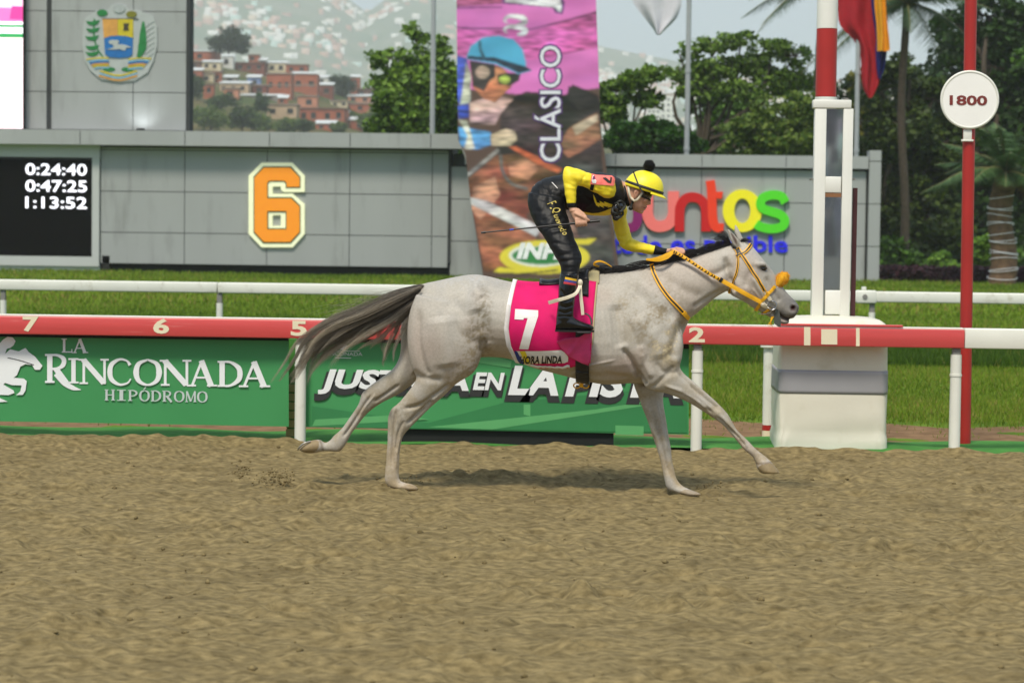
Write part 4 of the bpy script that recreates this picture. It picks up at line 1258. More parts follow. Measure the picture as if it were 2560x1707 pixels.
def ptree(label, px, Y, spots, nleaf, size, ca, cb, seed, tr=.2, clump=.7, nclump=16, bark=None, ragged=1.0, name='broadleaf_tree', long=1.5, tt=.6):
    b = at_base(px, Y); s = Y / FPX; bl = []
    g_ = np.random.default_rng(seed + 100)
    for x, y, rx, rz in spots:
        bl.append((P(x, y, Y)[0] - b[0], g_.uniform(-1, 1) * rx * s * .5, max(.3, hz(x, y, Y) + .03), rx * s, rx * s * .8, rz * s))
    return tree(name, label, b, bl, nleaf, size, ca, cb, seed, tr, 'trees behind the scoreboard', bark, clump, nclump, 'tree', tt, long, ragged)
ptree('dark open tree just right of the tall banner', 1545, 86, [(1540, 230, 40, 22), (1590, 200, 40, 18), (1620, 250, 36, 20), (1520, 280, 40, 26), (1640, 185, 40, 14), (1500, 240, 20, 30)], 5000, .12, gd1, gm2, 51, .14, clump=.55, nclump=34, ragged=1.2)
ptree('spreading airy tree behind the white flag pole', 1760, 90, [(1740, 130, 40, 16), (1800, 110, 50, 18), (1850, 95, 36, 14), (1720, 185, 50, 18), (1790, 170, 60, 20), (1870, 160, 50, 22), (1930, 120, 46, 18), (1760, 225, 60, 18), (1850, 230, 60, 22), (1930, 200, 50, 26), (1700, 140, 20, 10), (1990, 140, 40, 22), (1980, 210, 50, 30)], 10500, .12, gd1, c255(150, 184, 74), 52, .2, bark=m_bark, clump=.6, nclump=42, ragged=1.2)
ptree('low round green tree above the wall right of the banner', 1640, 82, [(1600, 345, 60, 36), (1680, 350, 60, 36), (1720, 370, 40, 26), (1550, 350, 40, 40), (1640, 320, 40, 22)], 9000, .14, c255(28, 66, 14), c255(70, 120, 30), 53, .16)
ptree('olive green tree left of the finish post', 1900, 84, [(1840, 330, 50, 28), (1900, 320, 60, 36), (1960, 300, 60, 40), (2010, 280, 46, 46), (1870, 370, 60, 26), (1980, 360, 70, 30), (2030, 360, 50, 40), (1920, 260, 40, 22)], 10000, .12, gm1, c255(136, 156, 66), 54, .18, clump=.6, nclump=30, ragged=1.15)
ptree('dark tree with a bare trunk between wall and right palm', 1800, 95, [(1800, 300, 50, 26), (1850, 280, 50, 24), (1760, 270, 40, 20), (1780, 350, 60, 26)], 6000, .16, gk1, gd2, 55, .22)
ptree('tall dark tree right of the national flag', 2260, 92, [(2200, 230, 60, 50), (2270, 180, 60, 40), (2330, 250, 70, 50), (2250, 320, 80, 60), (2350, 360, 80, 60), (2210, 400, 70, 60), (2300, 450, 90, 70), (2220, 530, 70, 70), (2330, 560, 90, 70), (2260, 650, 90, 60)], 20000, .17, gk1, c255(92, 112, 40), 56, .3, tt=.75)
ptree('yellowish tree standing behind the finish post mirror', 2160, 98, [(2150, 300, 60, 50), (2110, 370, 60, 60), (2190, 440, 60, 60), (2150, 210, 40, 30), (2170, 550, 60, 70)], 9000, .17, gd1, c255(130, 126, 50), 57, .22)
ptree('very dark tree at the right edge behind the round sign', 2480, 96, [(2400, 60, 60, 50), (2480, 40, 80, 60), (2550, 80, 70, 70), (2420, 160, 60, 40), (2520, 180, 80, 60), (2470, 270, 90, 50), (2560, 300, 80, 60), (2400, 340, 70, 60), (2500, 400, 100, 60), (2560, 500, 80, 80), (2430, 520, 90, 70), (2500, 620, 100, 70), (2600, 200, 80, 80)], 26000, .18, gk1, c255(70, 104, 40), 58, .35, tt=.8)
ptree('large dark tree beyond the right edge', 2700, 90, [(2660, 150, 90, 80), (2740, 250, 100, 90), (2650, 380, 90, 90), (2720, 520, 110, 100), (2640, 620, 90, 70), (2800, 100, 90, 80)], 14000, .18, gk1, gd2, 59, .35)
# a second, deeper row closes the view on the right
for k, (px, Y, top, w) in enumerate(((2090, 118, 330, 90), (2220, 122, 250, 110), (2360, 120, 230, 120), (2490, 116, 120, 130), (2620, 120, 60, 140))):
    sp = []
    g_ = np.random.default_rng(70 + k)
    y = top
    while y < 720:
        for q in range(3): sp.append((px + g_.uniform(-w, w), y + g_.uniform(-20, 20), w * .5, 50))
        y += 75
    ptree(('first', 'second', 'third', 'fourth', 'fifth')[k] + ' from the left of the dense dark trees in the back row', px, Y, sp, 11000, .24, c255(18, 34, 16), c255(50, 78, 30), 80 + k, .3, nclump=9, clump=.9, tt=.8)
# low light-green shrubs among the trunks on the right
for k, (px, py, Y, r) in enumerate(((2455, 620, 79, 30), (2370, 690, 78, 26), (2350, 650, 80, 20), (2230, 640, 84, 40), (2300, 690, 84, 34))):
    b = at_base(px, Y); s = Y / FPX; z = hz(px, py, Y)
    tree('leafy_shrub', ('bright green shrub left of the string-lit palm', 'light green shrub behind the red pole', 'small bright shrub left of the red pole', 'dark shrub at the wall end', 'dark low shrub between wall end and red pole')[k],
         b, [(0, 0, z, r * s, r * s, r * s), (.3, .1, z * .6, r * s, r * s, r * s)], 1500, .12, gm1 if k < 3 else gk1, c255(140, 180, 60) if k < 3 else gd2, 95 + k, .05, 'shrubs under the trees', clump=.9, cat='shrub')
# purplish ground cover bed
gp = np.random.default_rng(7)
n = 9000
xa, xb = P(2200, 700, 77)[0], P(2800, 700, 77)[0]
C = np.stack([gp.uniform(xa, xb, n), gp.uniform(75.5, 79, n), .05 + .4 * gp.random(n) ** 1.5], -1)
o = obj('ground_cover', leaf_mesh('ground_cover', C, .13, gp, c255(44, 24, 34), c255(78, 44, 56)), m_leaf)
tag(o, 'dark purplish ground cover bed under the trees on the right', 'plants', kind='stuff')

# ---- palms
m_frond = mat('palm_frond', (.05, .1, .03), .5, attr='col', var=.08, spec=.4, transl=.2)
def palm(label, px, Y, pyc, trunk_r, nf, L, droop, seed, ca, cb, lights=False, dead=0):
    rng = np.random.default_rng(seed)
    b = at_base(px, Y); top = P(px + 4, pyc, Y)
    t = thing('palm_tree', label, 'palm', b, 'palm trees')
    g = MB(); n = 22
    pts = [b + (top - b) * i / n + np.array([.08 * math.sin(i * .35), 0, 0]) for i in range(n + 1)]
    g.tube(pts, [trunk_r * (1.25 - .3 * i / n) * (1 + .07 * (i % 2)) for i in range(n + 1)], 12)
    tk = g.build('trunk', mat('palm_bark', c255(108, 84, 62), .95, vscale=5, var=.35, bump=1.0, bscale=12) if lights else m_bark, t, True)
    if lights:
        ml = mat('string_light', c255(228, 232, 236), .5, emit=.08)
        H = top[2] - b[2]
        for k in range(15):
            z = b[2] + .25 + (k + .5 * math.sin(k * 2.3)) * (H - .9) / 15
            i = min(n, int((z - b[2]) / H * n)); c = pts[i]
            rr = trunk_r * (1.25 - .3 * i / n) * 1.12
            q = [(c[0] + rr * math.cos(w), c[1] + rr * math.sin(w), z + .06 * math.sin(w + k)) for w in np.linspace(0, 2 * math.pi, 17)]
            MB().tube(q, .009, 5, cap=False).build('light_string', ml, tk)
    V, C = [], []
    Fq = []
    rib = MB()
    for k in range(nf):
        az = 2 * math.pi * k / nf + rng.uniform(-.2, .2)
        isd = k < dead
        el = rng.uniform(-.2, 1.25) if not isd else rng.uniform(-.2, .2)
        ll = L * rng.uniform(.8, 1.1) * (.75 if isd else 1)
        dr = droop * rng.uniform(.7, 1.4) * (1.8 if isd else 1)
        d = np.array([math.cos(az) * math.cos(el), math.sin(az) * math.cos(el), math.sin(el)])
        pts_ = []
        for s in np.linspace(0, 1, 16):
            pts_.append(pts[-1] + d * ll * s + np.array([0, 0, -dr * ll * s * s]))
        rib.tube(pts_, np.linspace(.035, .006, 16), 4, cap=False)
        side = np.cross(d, [0, 0, 1]); side /= np.linalg.norm(side) + 1e-9
        for i in range(2, 64):
            s = i / 64
            c0 = pts[-1] + d * ll * s + np.array([0, 0, -dr * ll * s * s])
            tang = d - np.array([0, 0, 2 * dr * s]); tang /= np.linalg.norm(tang)
            for sg in (-1, 1):
                w = ll * .26 * math.sin(math.pi * min(1, s * .85 + .14)) * rng.uniform(.8, 1.1)
                tip = c0 + side * sg * w * .8 + tang * w * .5 + np.array([0, 0, -w * rng.uniform(.25, .6)])
                bb_ = len(V)
                hw_ = tang * .022
                V += [c0 - hw_, c0 + hw_, tip]
                Fq.append((bb_, bb_ + 1, bb_ + 2))
                kk = rng.random()
                cc = np.array(ca) * (1 - kk) + np.array(cb) * kk if not isd else np.array(c255(120, 92, 60))
                C += [cc] * 3
    rib.build('frond_ribs', mat('frond_rib', c255(116, 110, 64), .7), t)
    obj('fronds', mk_mesh('fronds', V, np.array(Fq), col=np.array(C)), m_frond, t)
palm('tall palm whose crown shows at the top right', 2257, 84, 10, .13, 26, 3.4, .45, 61, gk1, c255(70, 100, 60))
palm('palm crown peeking out left of the finish post top', 2050, 88, -40, .17, 22, 2.9, .45, 62, gk1, c255(64, 92, 56))
palm('short stout palm with strings of lights round its trunk', 2504, 73, 430, .33, 30, 2.6, .35, 63, gd1, c255(90, 120, 70), True, 6)

# ============================================================ hill with brick houses, far mountain
m_hill = mat('hill_scrub', c255(70, 84, 46), .95, vscale=.05, var=.3, col2=c255(104, 92, 62), spec=.1)
SKY1 = [(-400, 90), (300, 100), (466, 128), (560, 138), (700, 165), (830, 205), (940, 235), (1100, 290), (1500, 330), (2000, 340), (2800, 340)]
Y0h, Y1h = 430.0, 640.0
def hillz(x, y):
    px = CX + FPX * (x + y * math.tan(YAW)) / y
    py = np.interp(px, [a for a, b in SKY1], [b for a, b in SKY1])
    zt = P(px, py + 22, Y1h)[2]
    u = min(1, max(0, (y - Y0h) / (Y1h - Y0h)))
    z = zt * (0.38 + .62 * u) * min(1, max(0, (y - 330) / 100))
    if y > Y1h: z = zt * max(0, 1 - (y - Y1h) / 260)
    return z
V, F = [], []
gx = np.linspace(-200, 200, 61); gy = np.linspace(320, 900, 50)
for y in gy:
    for x in gx:
        V.append((x, y, hillz(x, y) - .05 + (0.6 * math.sin(x * .21 + y * .13) if 340 < y < 890 else 0)))
for j in range(len(gy) - 1):
    for i in range(len(gx) - 1):
        a = j * 61 + i; F.append((a, a + 1, a + 62, a + 61))
tag(obj('hill', mk_mesh('hill', V, F, True), m_hill), kind='structure')

def hit_hill(px, py):
    d = ray(px, py)
    for y in np.arange(345, 700, 1.5):
        p = CAM + d * (y / d[1])
        if p[2] < hillz(p[0], y): return p
    return P(px, py, 636)
HC = {'brick': c255(164, 92, 66), 'darkbrick': c255(120, 66, 52), 'salmon': c255(190, 130, 104), 'cream': c255(206, 192, 160), 'white': c255(214, 212, 204), 'beige': c255(186, 160, 130), 'blue': c255(120, 140, 180), 'grey': c255(140, 134, 126), 'brown': c255(110, 76, 60)}
m_win = mat('dark_window', c255(34, 32, 32), .3)
m_roofs = [mat('zinc_roof', c255(214, 216, 214), .45, var=.08), mat('slab_roof', c255(150, 132, 118), .8, var=.15), mat('rusty_roof', c255(120, 88, 74), .8, var=.2)]
def zh(X, Y): return (440 + X / 3.0947, Y / 3.0947)
HS = [(90, 400, 310, 480, 'brick', 0, 1, 'brick house with a white sheet roof beside the tower edge'), (100, 482, 190, 545, 'brown', 1, 1, 'small brown house under the white roofed brick house'), (195, 484, 345, 545, 'cream', 0, 2, 'cream house left of the big dark tree'),
      (352, 440, 442, 540, 'white', 0, 1, 'narrow white house at the foot of the dark tree'), (100, 548, 198, 640, 'brick', 0, 1, 'square brick house low at the tower edge'), (202, 572, 288, 642, 'cream', 1, 1, 'pale cream cube between two brick houses'),
      (292, 562, 352, 642, 'brick', 2, 1, 'narrow brick house right of the cream cube'), (452, 492, 682, 562, 'darkbrick', 2, 3, 'long dark brick house in the upper row'), (690, 490, 858, 572, 'cream', 0, 2, 'cream house in the upper row'),
      (850, 505, 1010, 572, 'brick', 1, 2, 'brick attic storey above the large brick block'), (700, 575, 890, 742, 'brick', 1, 3, 'left half of the large brick block in the middle'), (894, 574, 1090, 742, 'brick', 0, 2, 'right half of the large brick block with one dark window'),
      (370, 602, 470, 645, 'grey', 0, 1, 'low grey house with a pale roof'), (340, 648, 560, 722, 'beige', 0, 3, 'wide beige house in the middle row'), (210, 662, 290, 752, 'brick', 2, 1, 'brick house above the left green trees'),
      (550, 602, 650, 682, 'blue', 0, 1, 'blue grey house left of the large brick block'), (370, 690, 482, 762, 'salmon', 1, 1, 'salmon house above the green trees'), (580, 664, 700, 742, 'darkbrick', 1, 1, 'dark brick house beside the large block'),
      (490, 742, 790, 775, 'grey', 0, 3, 'low house under a long white sheet roof'), (790, 762, 862, 812, 'brick', 0, 1, 'small brick house right of the long white roof'), (700, 815, 930, 912, 'beige', 1, 2, 'beige house with two square windows'),
      (940, 748, 1090, 842, 'salmon', 1, 1, 'salmon house under the large brick block'), (932, 845, 1300, 962, 'brick', 2, 4, 'long low brick house with a row of square windows'), (1080, 960, 1232, 1012, 'brick', 0, 2, 'low brick house at the bottom of the slope'),
      (1082, 604, 1180, 655, 'white', 0, 1, 'white house on the ridge left of a round tree'), (1096, 660, 1212, 752, 'darkbrick', 0, 1, 'dark brick house behind the round tree'), (1350, 600, 1420, 665, 'brick', 0, 1, 'brick house on the ridge right of the round tree'),
      (1400, 692, 1560, 762, 'brown', 2, 2, 'brown house near the leafy tree'), (1330, 748, 1500, 802, 'salmon', 0, 2, 'salmon house near the leafy tree'), (1290, 806, 1560, 872, 'brick', 1, 3, 'wide brick house beside the leafy tree'),
      (1340, 932, 1480, 1012, 'brick', 0, 1, 'brick house at the bottom beside the leafy tree'), (1192, 786, 1325, 832, 'cream', 1, 2, 'cream house right of the salmon house'), (560, 430, 640, 486, 'brick', 1, 1, 'small brick house on the ridge right of the dark tree'),
      (640, 470, 700, 492, 'grey', 0, 1, 'low grey roofed house on the ridge'), (1230, 880, 1330, 940, 'beige', 0, 1, 'beige house above the lowest brick house')]
hr_ = np.random.default_rng(17)
for (X0, Y0_, X1, Y1_, colr, roof, nw, lab) in HS:
    (xa, ya), (xb, yb) = zh(X0, Y0_), zh(X1, Y1_)
    p = hit_hill((xa + xb) / 2, yb)
    y = p[1]
    x0, x1 = P(xa, yb, y)[0], P(xb, yb, y)[0]
    z1 = P((xa + xb) / 2, ya, y)[2]
    z0 = p[2] - 3.0
    dp = (x1 - x0) * hr_.uniform(.7, 1.0)
    t = thing('hillside_house', lab, 'house', ((x0 + x1) / 2, y, p[2]), 'houses on the near hill')
    MB().box(x0, x1, y, y + dp, z0, z1).build('wall', mat('wall_' + colr, HC[colr], .9, vscale=.5, var=.16, dirt=(tuple(v * .55 for v in HC[colr]), .35, .56, .5)), t)
    rf_ = MB()
    ov = .25
    if roof == 0:
        rf_.add([(x0 - ov, y - ov, z1 + .02), (x1 + ov, y - ov, z1 + .02), (x1 + ov, y + dp + ov, z1 + .7), (x0 - ov, y + dp + ov, z1 + .7), (x0 - ov, y - ov, z1 + .22), (x1 + ov, y - ov, z1 + .22), (x1 + ov, y + dp + ov, z1 + .9), (x0 - ov, y + dp + ov, z1 + .9)], [(0, 3, 2, 1), (4, 5, 6, 7), (0, 1, 5, 4), (1, 2, 6, 5), (2, 3, 7, 6), (3, 0, 4, 7)])
    else:
        rf_.box(x0 - ov, x1 + ov, y - ov, y + dp + ov, z1 + .01, z1 + .3)
    rf_.build('roof', m_roofs[roof], t)
    hh = z1 - p[2]
    for k in range(nw):
        cxw = x0 + (x1 - x0) * (k + .5 + hr_.uniform(-.12, .12)) / nw
        ww, wh = min(1.3, (x1 - x0) / nw * .4), min(1.2, hh * .38)
        zc_ = p[2] + hh * hr_.uniform(.5, .62)
        wd = MB().box(cxw - ww / 2, cxw + ww / 2, y - .03, y + .1, zc_ - wh / 2, zc_ + wh / 2).build('window', m_win, t)
        MB().box(cxw - ww / 2 - .1, cxw + ww / 2 + .1, y - .1, y + .05, zc_ - wh / 2 - .14, zc_ - wh / 2 - .01).build('sill', m_roofs[1], wd)
    if hh > 4.5:
        MB().box(x0 - .02, x1 + .02, y - .06, y + .05, p[2] + hh * .47, p[2] + hh * .47 + .25).build('floor_slab', m_roofs[1], t)
# trees on that hill
def htree(name, label, X0, Y0_, X1, Y1_, n, ca, cb, seed, cat='tree', lob=9):
    (xa, ya), (xb, yb) = zh(X0, Y0_), zh(X1, Y1_)
    p = hit_hill((xa + xb) / 2, yb)
    r = (P(xb, yb, p[1])[0] - P(xa, yb, p[1])[0]) / 2
    H = P(xa, ya, p[1])[2] - p[2]
    g_ = np.random.default_rng(seed)
    tree(name, label, p, lobes(g_, lob, (0, 0, H * .58), r, H * .42), n, max(.35, r * .085), ca, cb, seed, r * .07, 'trees on the near hill', clump=.8, cat=cat, nclump=14)
hk1, hk2 = c255(24, 40, 20), c255(50, 74, 34)
hg1, hg2 = c255(60, 88, 34), c255(120, 142, 60)
htree('hill_tree', 'large dark round tree on the hill crest', 265, 200, 565, 470, 5200, hk1, hk2, 201, lob=12)
htree('hill_tree', 'dark round tree among the brick houses', 1185, 570, 1395, 765, 3200, hk1, hk2, 202)
htree('hill_tree', 'slim dark green tree below the long white roof', 605, 730, 715, 905, 1800, hk1, c255(74, 110, 50), 203)
for k, (a, b, c_, d, lab, cc) in enumerate(((120, 820, 420, 1030, 'light green tree low on the slope by the tower edge', 1), (230, 738, 480, 860, 'dark green tree under the salmon house', 0), (400, 830, 620, 1030, 'mid green tree at the slope foot', 0), (520, 890, 760, 1040, 'olive tree at the slope foot under the beige house', 1),
                                             (700, 905, 940, 1040, 'broad olive bush under the two window house', 1), (915, 915, 1085, 1040, 'dark bush left of the lowest brick house', 0), (1190, 945, 1340, 1040, 'small green tree right of the lowest brick house', 1), (1400, 830, 1620, 1040, 'yellow green bush beside the leafy tree', 1), (100, 590, 220, 790, 'dark bushy tree at the tower edge', 0), (1260, 850, 1420, 930, 'small yellow green tree on the long brick house corner', 1))):
    htree('hill_tree', lab, a, b, c_, d, 2400, (hg1 if cc else hk1), (hg2 if cc else c255(84, 112, 48)), 210 + k)

# far mountain
m_mtn = mat('mountain_scrub', c255(70, 96, 62), .95, vscale=.012, var=.3, col2=c255(120, 122, 98), spec=.05)
SKY2 = [(-900, -330), (-300, -250), (466, -150), (780, -60), (870, 5), (905, 34), (945, 5), (1000, -30), (1080, -15), (1200, 30), (1350, 80), (1490, 116), (1600, 138), (1720, 160), (1850, 178), (2100, 210), (2600, 240), (3400, 250)]
YM0, YM1 = 2200.0, 3900.0
nzm = fft_noise(256, 6, 6, 77)
def mtn(x, y):
    px = CX + FPX * (x + y * math.tan(YAW)) / y
    py = np.interp(px, [a for a, b in SKY2], [b for a, b in SKY2])
    zt = P(px, py, YM1)[2]
    u = min(1, max(0, (y - YM0) / (YM1 - YM0)))
    z = zt * (u ** .85)
    z += nzm[int(y / 36) % 256, int(x / 36) % 256] * 13 * min(1, u * 6) * (1 - u)
    if y > YM1: z = zt * max(0, 1 - (y - YM1) / 900)
    return z
V, F = [], []
gx = np.linspace(-2100, 1800, 141); gy = np.concatenate([np.linspace(YM0, YM1, 49), np.linspace(YM1 + 60, 4850, 10)])
for y in gy:
    for x in gx: V.append((x, y, mtn(x, y) - .1))
for j in range(len(gy) - 1):
    for i in range(140):
        a = j * 141 + i; F.append((a, a + 1, a + 142, a + 141))
tag(obj('mountain', mk_mesh('mountain', V, F, True), m_mtn), kind='structure')
# thousands of small houses covering it: nobody could count them
g_ = np.random.default_rng(88)
V, F, C = [], [], []
dens = fft_noise(128, 3, 3, 66)
pal = [c255(236, 236, 232), c255(226, 222, 214), c255(214, 178, 160), c255(196, 150, 130), c255(220, 200, 176), c255(176, 126, 106), c255(190, 216, 208)]
while len(V) < 8 * 3600:
    y = g_.uniform(YM0 + 30, YM1 - 5); x = g_.uniform(-.27 * y, .19 * y)
    q = dens[int(y / 30) % 128, int(x / 30) % 128]
    if g_.random() > np.clip(.2 + .5 * q, .04, 1): continue
    w, d, h = g_.uniform(6, 14), g_.uniform(6, 12), g_.uniform(2.6, 7)
    z = mtn(x, y); b = len(V)
    V += [(x - w / 2, y - d / 2, z - 3), (x + w / 2, y - d / 2, z - 3), (x + w / 2, y + d / 2, z - 3), (x - w / 2, y + d / 2, z - 3), (x - w / 2, y - d / 2, z + h), (x + w / 2, y - d / 2, z + h), (x + w / 2, y + d / 2, z + h + .5), (x - w / 2, y + d / 2, z + h + .5)]
    F += [(b, b + 1, b + 5, b + 4), (b + 1, b + 2, b + 6, b + 5), (b + 2, b + 3, b + 7, b + 6), (b + 3, b, b + 4, b + 7), (b + 4, b + 5, b + 6, b + 7)]
    C += [pal[int(len(pal) * g_.random() ** 1.5)]] * 8
o = obj('mountain_houses', mk_mesh('mountain_houses', V, np.array(F), col=np.array(C)), mat('small_house', (.6, .55, .5), .85, attr='col', var=.1, vscale=.05))
tag(o, 'countless small pale houses scattered over the hazy mountain', 'houses', kind='stuff')
# two pale tower blocks in the valley, seen through the airy trees
for k, (xa, xb, yt, yb) in enumerate(((1618, 1650, 270, 312), (1652, 1690, 240, 310))):
    Yt = 1300
    a, b_ = P(xa, yt, Yt), P(xb, yb, Yt)
    t = thing('tower_block', ('lower pale tower block seen through the trees', 'taller pale tower block seen through the trees')[k], 'building', ((a[0] + b_[0]) / 2, Yt, 0), 'pale tower blocks in the valley')
    MB().box(a[0], b_[0], Yt, Yt + 8, -.03, a[2]).build('wall', mat('tower_white', c255(232, 230, 224), .8), t)
    MB().box(a[0] + 1, b_[0] - 1, Yt + 1, Yt + 7, a[2] + .02, a[2] + 1.4).build('roof_house', m_roofs[1], t)
    zz0 = b_[2] - 4
    for r_ in range(6):
        for c_ in range(3):
            xw_ = a[0] + (b_[0] - a[0]) * (c_ + .5) / 3; zw = a[2] - 2.6 - r_ * 3.0
            MB().box(xw_ - .7, xw_ + .7, Yt - .05, Yt + .1, zw, zw + 1.3).build('window', m_win, t)

# ---- haze: the air between here and the mountain
hb = MB().box(-2300, 2000, -140, 5020, -1.5, 640)
hm = bpy.data.materials.new('haze_air'); hm.use_nodes = True
n_, l_ = hm.node_tree.nodes, hm.node_tree.links
n_.remove(n_['Principled BSDF'])
pv = n_.new('ShaderNodeVolumePrincipled')
pv.inputs['Color'].default_value = (.93, .96, .99, 1)
pv.inputs['Density'].default_value = 0.0003
pv.inputs['Anisotropy'].default_value = 0.0
l_.new(pv.outputs['Volume'], n_['Material Output'].inputs['Volume'])
tag(hb.build('haze', hm), 'pale haze hanging in the air over the valley', 'haze', kind='stuff')

# ---- grandstand opposite (stands behind the photographer, shows in the mirror on the finish post)
m_conc = mat('stand_concrete', c255(196, 194, 188), .9, var=.1)
gs = thing('grandstand', 'tiered concrete grandstand facing the finish, seen only in the post mirror', 'grandstand', (0, -26, 0))
for k in range(12):
    MB().box(-45, 45, -27.5 - k * .9, -26.6 - k * .9, -.03, .9 + k * .45).build('tier', m_conc, gs)
MB().box(-45, 45, -38.6, -38.2, -.03, 8.5).build('back_wall', mat('stand_wall', c255(206, 204, 198), .9), gs)
V, F, C = [], [], []
g_ = np.random.default_rng(4)
for k in range(12):
    for _ in range(420):
        x = g_.uniform(-44, 44); y = -27.0 - k * .9; z = .9 + k * .45; b = len(V)
        w = .22
        V += [(x - w, y - .1, z), (x + w, y - .1, z), (x + w, y + .15, z), (x - w, y + .15, z), (x - w * .5, y - .1, z + 1.2), (x + w * .5, y - .1, z + 1.2), (x + w * .5, y + .1, z + 1.2), (x - w * .5, y + .1, z + 1.2)]
        F += [(b, b + 1, b + 5, b + 4), (b + 1, b + 2, b + 6, b + 5), (b + 2, b + 3, b + 7, b + 6), (b + 3, b, b + 4, b + 7), (b + 4, b + 5, b + 6, b + 7)]
        C += [g_.uniform(.1, 1.0) * np.ones(3) * g_.uniform(.8, 1.1, 3)] * 8
tag(obj('crowd', mk_mesh('crowd', V, np.array(F), col=np.array(C)), mat('crowd_cloth', (.4, .4, .4), .8, attr='col')), 'distant crowd on the grandstand tiers', 'crowd', kind='stuff')
# ============================================================ bodies: lofts -> one continuous skin
def H(px, py, dy=0.0): return P(px, py, YH + dy)

def loft(secs, n=5, m=28, cap=True):
    """secs rows: (tx,ty, bx,by, half width, centre y offset[, k]) ; t and b are outline pixels on both edges of the form,
    k > 0 makes the b side wider, k < 0 the t side"""
    S = np.array([list(s) + [0.0] * (7 - len(s)) for s in secs], float)
    Q = crom(S, n)
    V, F = [], []
    for q in Q:
        yc = q[5]
        a, b = H(q[0], q[1], yc), H(q[2], q[3], yc)
        c, ax_ = (a + b) / 2, (a - b) / 2
        for i in range(m):
            w = 2 * math.pi * i / m
            cs, sn = math.cos(w), math.sin(w)
            wd = max(q[4], .003) * (1 - q[6] * cs)
            V.append(c + ax_ * cs + np.array([0, wd * sn, 0]))
    N = len(Q)
    for j in range(N - 1):
        for i in range(m):
            F.append((j * m + i, j * m + (i + 1) % m, (j + 1) * m + (i + 1) % m, (j + 1) * m + i))
    if cap:
        c0, c1 = len(V), len(V) + 1
        V.append(np.mean(V[:m], axis=0)); V.append(np.mean(V[(N - 1) * m:N * m], axis=0))
        for i in range(m):
            F.append((c0, (i + 1) % m, i)); F.append((c1, (N - 1) * m + i, (N - 1) * m + (i + 1) % m))
    return V, F

def skin(parts, voxel, smooth=6, factor=.5):
    """unite closed lofts into one continuous smooth surface"""
    g = MB()
    for V, F in parts: g.add(V, F)
    me = mk_mesh('raw', g.V, g.F)
    bm = bmesh.new(); bm.from_mesh(me); bmesh.ops.recalc_face_normals(bm, faces=bm.faces[:]); bm.to_mesh(me); bm.free()
    o = bpy.data.objects.new('raw', me); COL.objects.link(o)
    r = o.modifiers.new('r', 'REMESH'); r.mode = 'VOXEL'; r.voxel_size = voxel; r.adaptivity = 0
    s = o.modifiers.new('s', 'SMOOTH'); s.factor = factor; s.iterations = smooth
    dg = bpy.context.evaluated_depsgraph_get()
    out = bpy.data.meshes.new_from_object(o.evaluated_get(dg))
    bpy.data.objects.remove(o); bpy.data.meshes.remove(me)
    out.polygons.foreach_set('use_smooth', np.ones(len(out.polygons), dtype=bool))
    return out

def get_co(me):
    a = np.empty(len(me.vertices) * 3); me.vertices.foreach_get('co', a); return a.reshape(-1, 3)
def get_no(me):
    a = np.empty(len(me.vertices) * 3); me.vertices.foreach_get('normal', a); return a.reshape(-1, 3)
def set_co(me, co):
    me.vertices.foreach_set('co', co.ravel()); me.update()
def to_px(co):
    q = co - CAM; w = q @ _f
    return np.stack([CX + FPX * (q @ _R) / w, CY - FPX * (q @ _U) / w], -1)
def seg_dist(pp, line):
    """distance of pixel points to a polyline and the position along it"""
    line = crom(np.array(line, float), 6)
    best = np.full(len(pp), 1e9); tt = np.zeros(len(pp))
    for i in range(len(line) - 1):
        a, b = line[i], line[i + 1]; ab = b - a
        t = np.clip(((pp - a) @ ab) / (ab @ ab + 1e-9), 0, 1)
        d = np.linalg.norm(pp - (a + t[:, None] * ab), axis=1)
        k = d < best
        best[k] = d[k]; tt[k] = (i + t[k]) / (len(line) - 1)
    return best, tt
def furrow(co, no, line, width, depth, near=True, ends=.12):
    """press a groove (depth > 0) or raise a ridge (depth < 0) along a traced line on the flank that faces the viewer, and on the other"""
    pp = to_px(co)
    d, t = seg_dist(pp, line)
    m_ = np.exp(-(d / width) ** 2) * np.clip(t / ends, 0, 1) * np.clip((1 - t) / ends, 0, 1)
    side = np.clip(np.abs(no[:, 1]) * 1.6, 0, 1)
    if near is True: side = side * (no[:, 1] < 0)
    return co - no * (m_ * side * depth)[:, None]

horse = thing('horse', 'pale grey racehorse galloping past the post with a dark streaming tail', 'horse', (H(1400, 900)[0], YH, 0))
parts = []
# trunk
parts.append(loft([(1046, 724, 1022, 790, .05, 0), (1072, 708, 1022, 845, .16, 0, .12), (1119, 696, 1070, 900, .235, 0, .1), (1177, 686, 1150, 905, .265, 0, .08), (1218, 690, 1205, 893, .27, 0, .05),
                   (1276, 704, 1272, 897, .285, 0), (1345, 710, 1335, 920, .30, 0, .02), (1410, 704, 1405, 938, .30, 0, .05), (1460, 692, 1455, 951, .29, 0, .12), (1500, 683, 1513, 961, .265, 0, .3), (1550, 678, 1575, 958, .235, 0, .35),
                   (1600, 676, 1640, 955, .225, 0, .22), (1642, 692, 1680, 930, .20, 0, .1), (1676, 732, 1700, 902, .165, 0), (1700, 785, 1709, 868, .09, 0)]))
# neck
parts.append(loft([(1490, 700, 1690, 880, .19, 0, .1), (1562, 680, 1722, 803, .16, 0, .15), (1603, 671, 1740, 785, .13, 0, .18), (1643, 661, 1763, 766, .11, 0, .2), (1722, 643, 1792, 742, .095, 0, .15), (1768, 629, 1819, 727, .086, 0, .1), (1806, 618, 1840, 716, .08, 0), (1838, 608, 1860, 690, .066, 0)]))
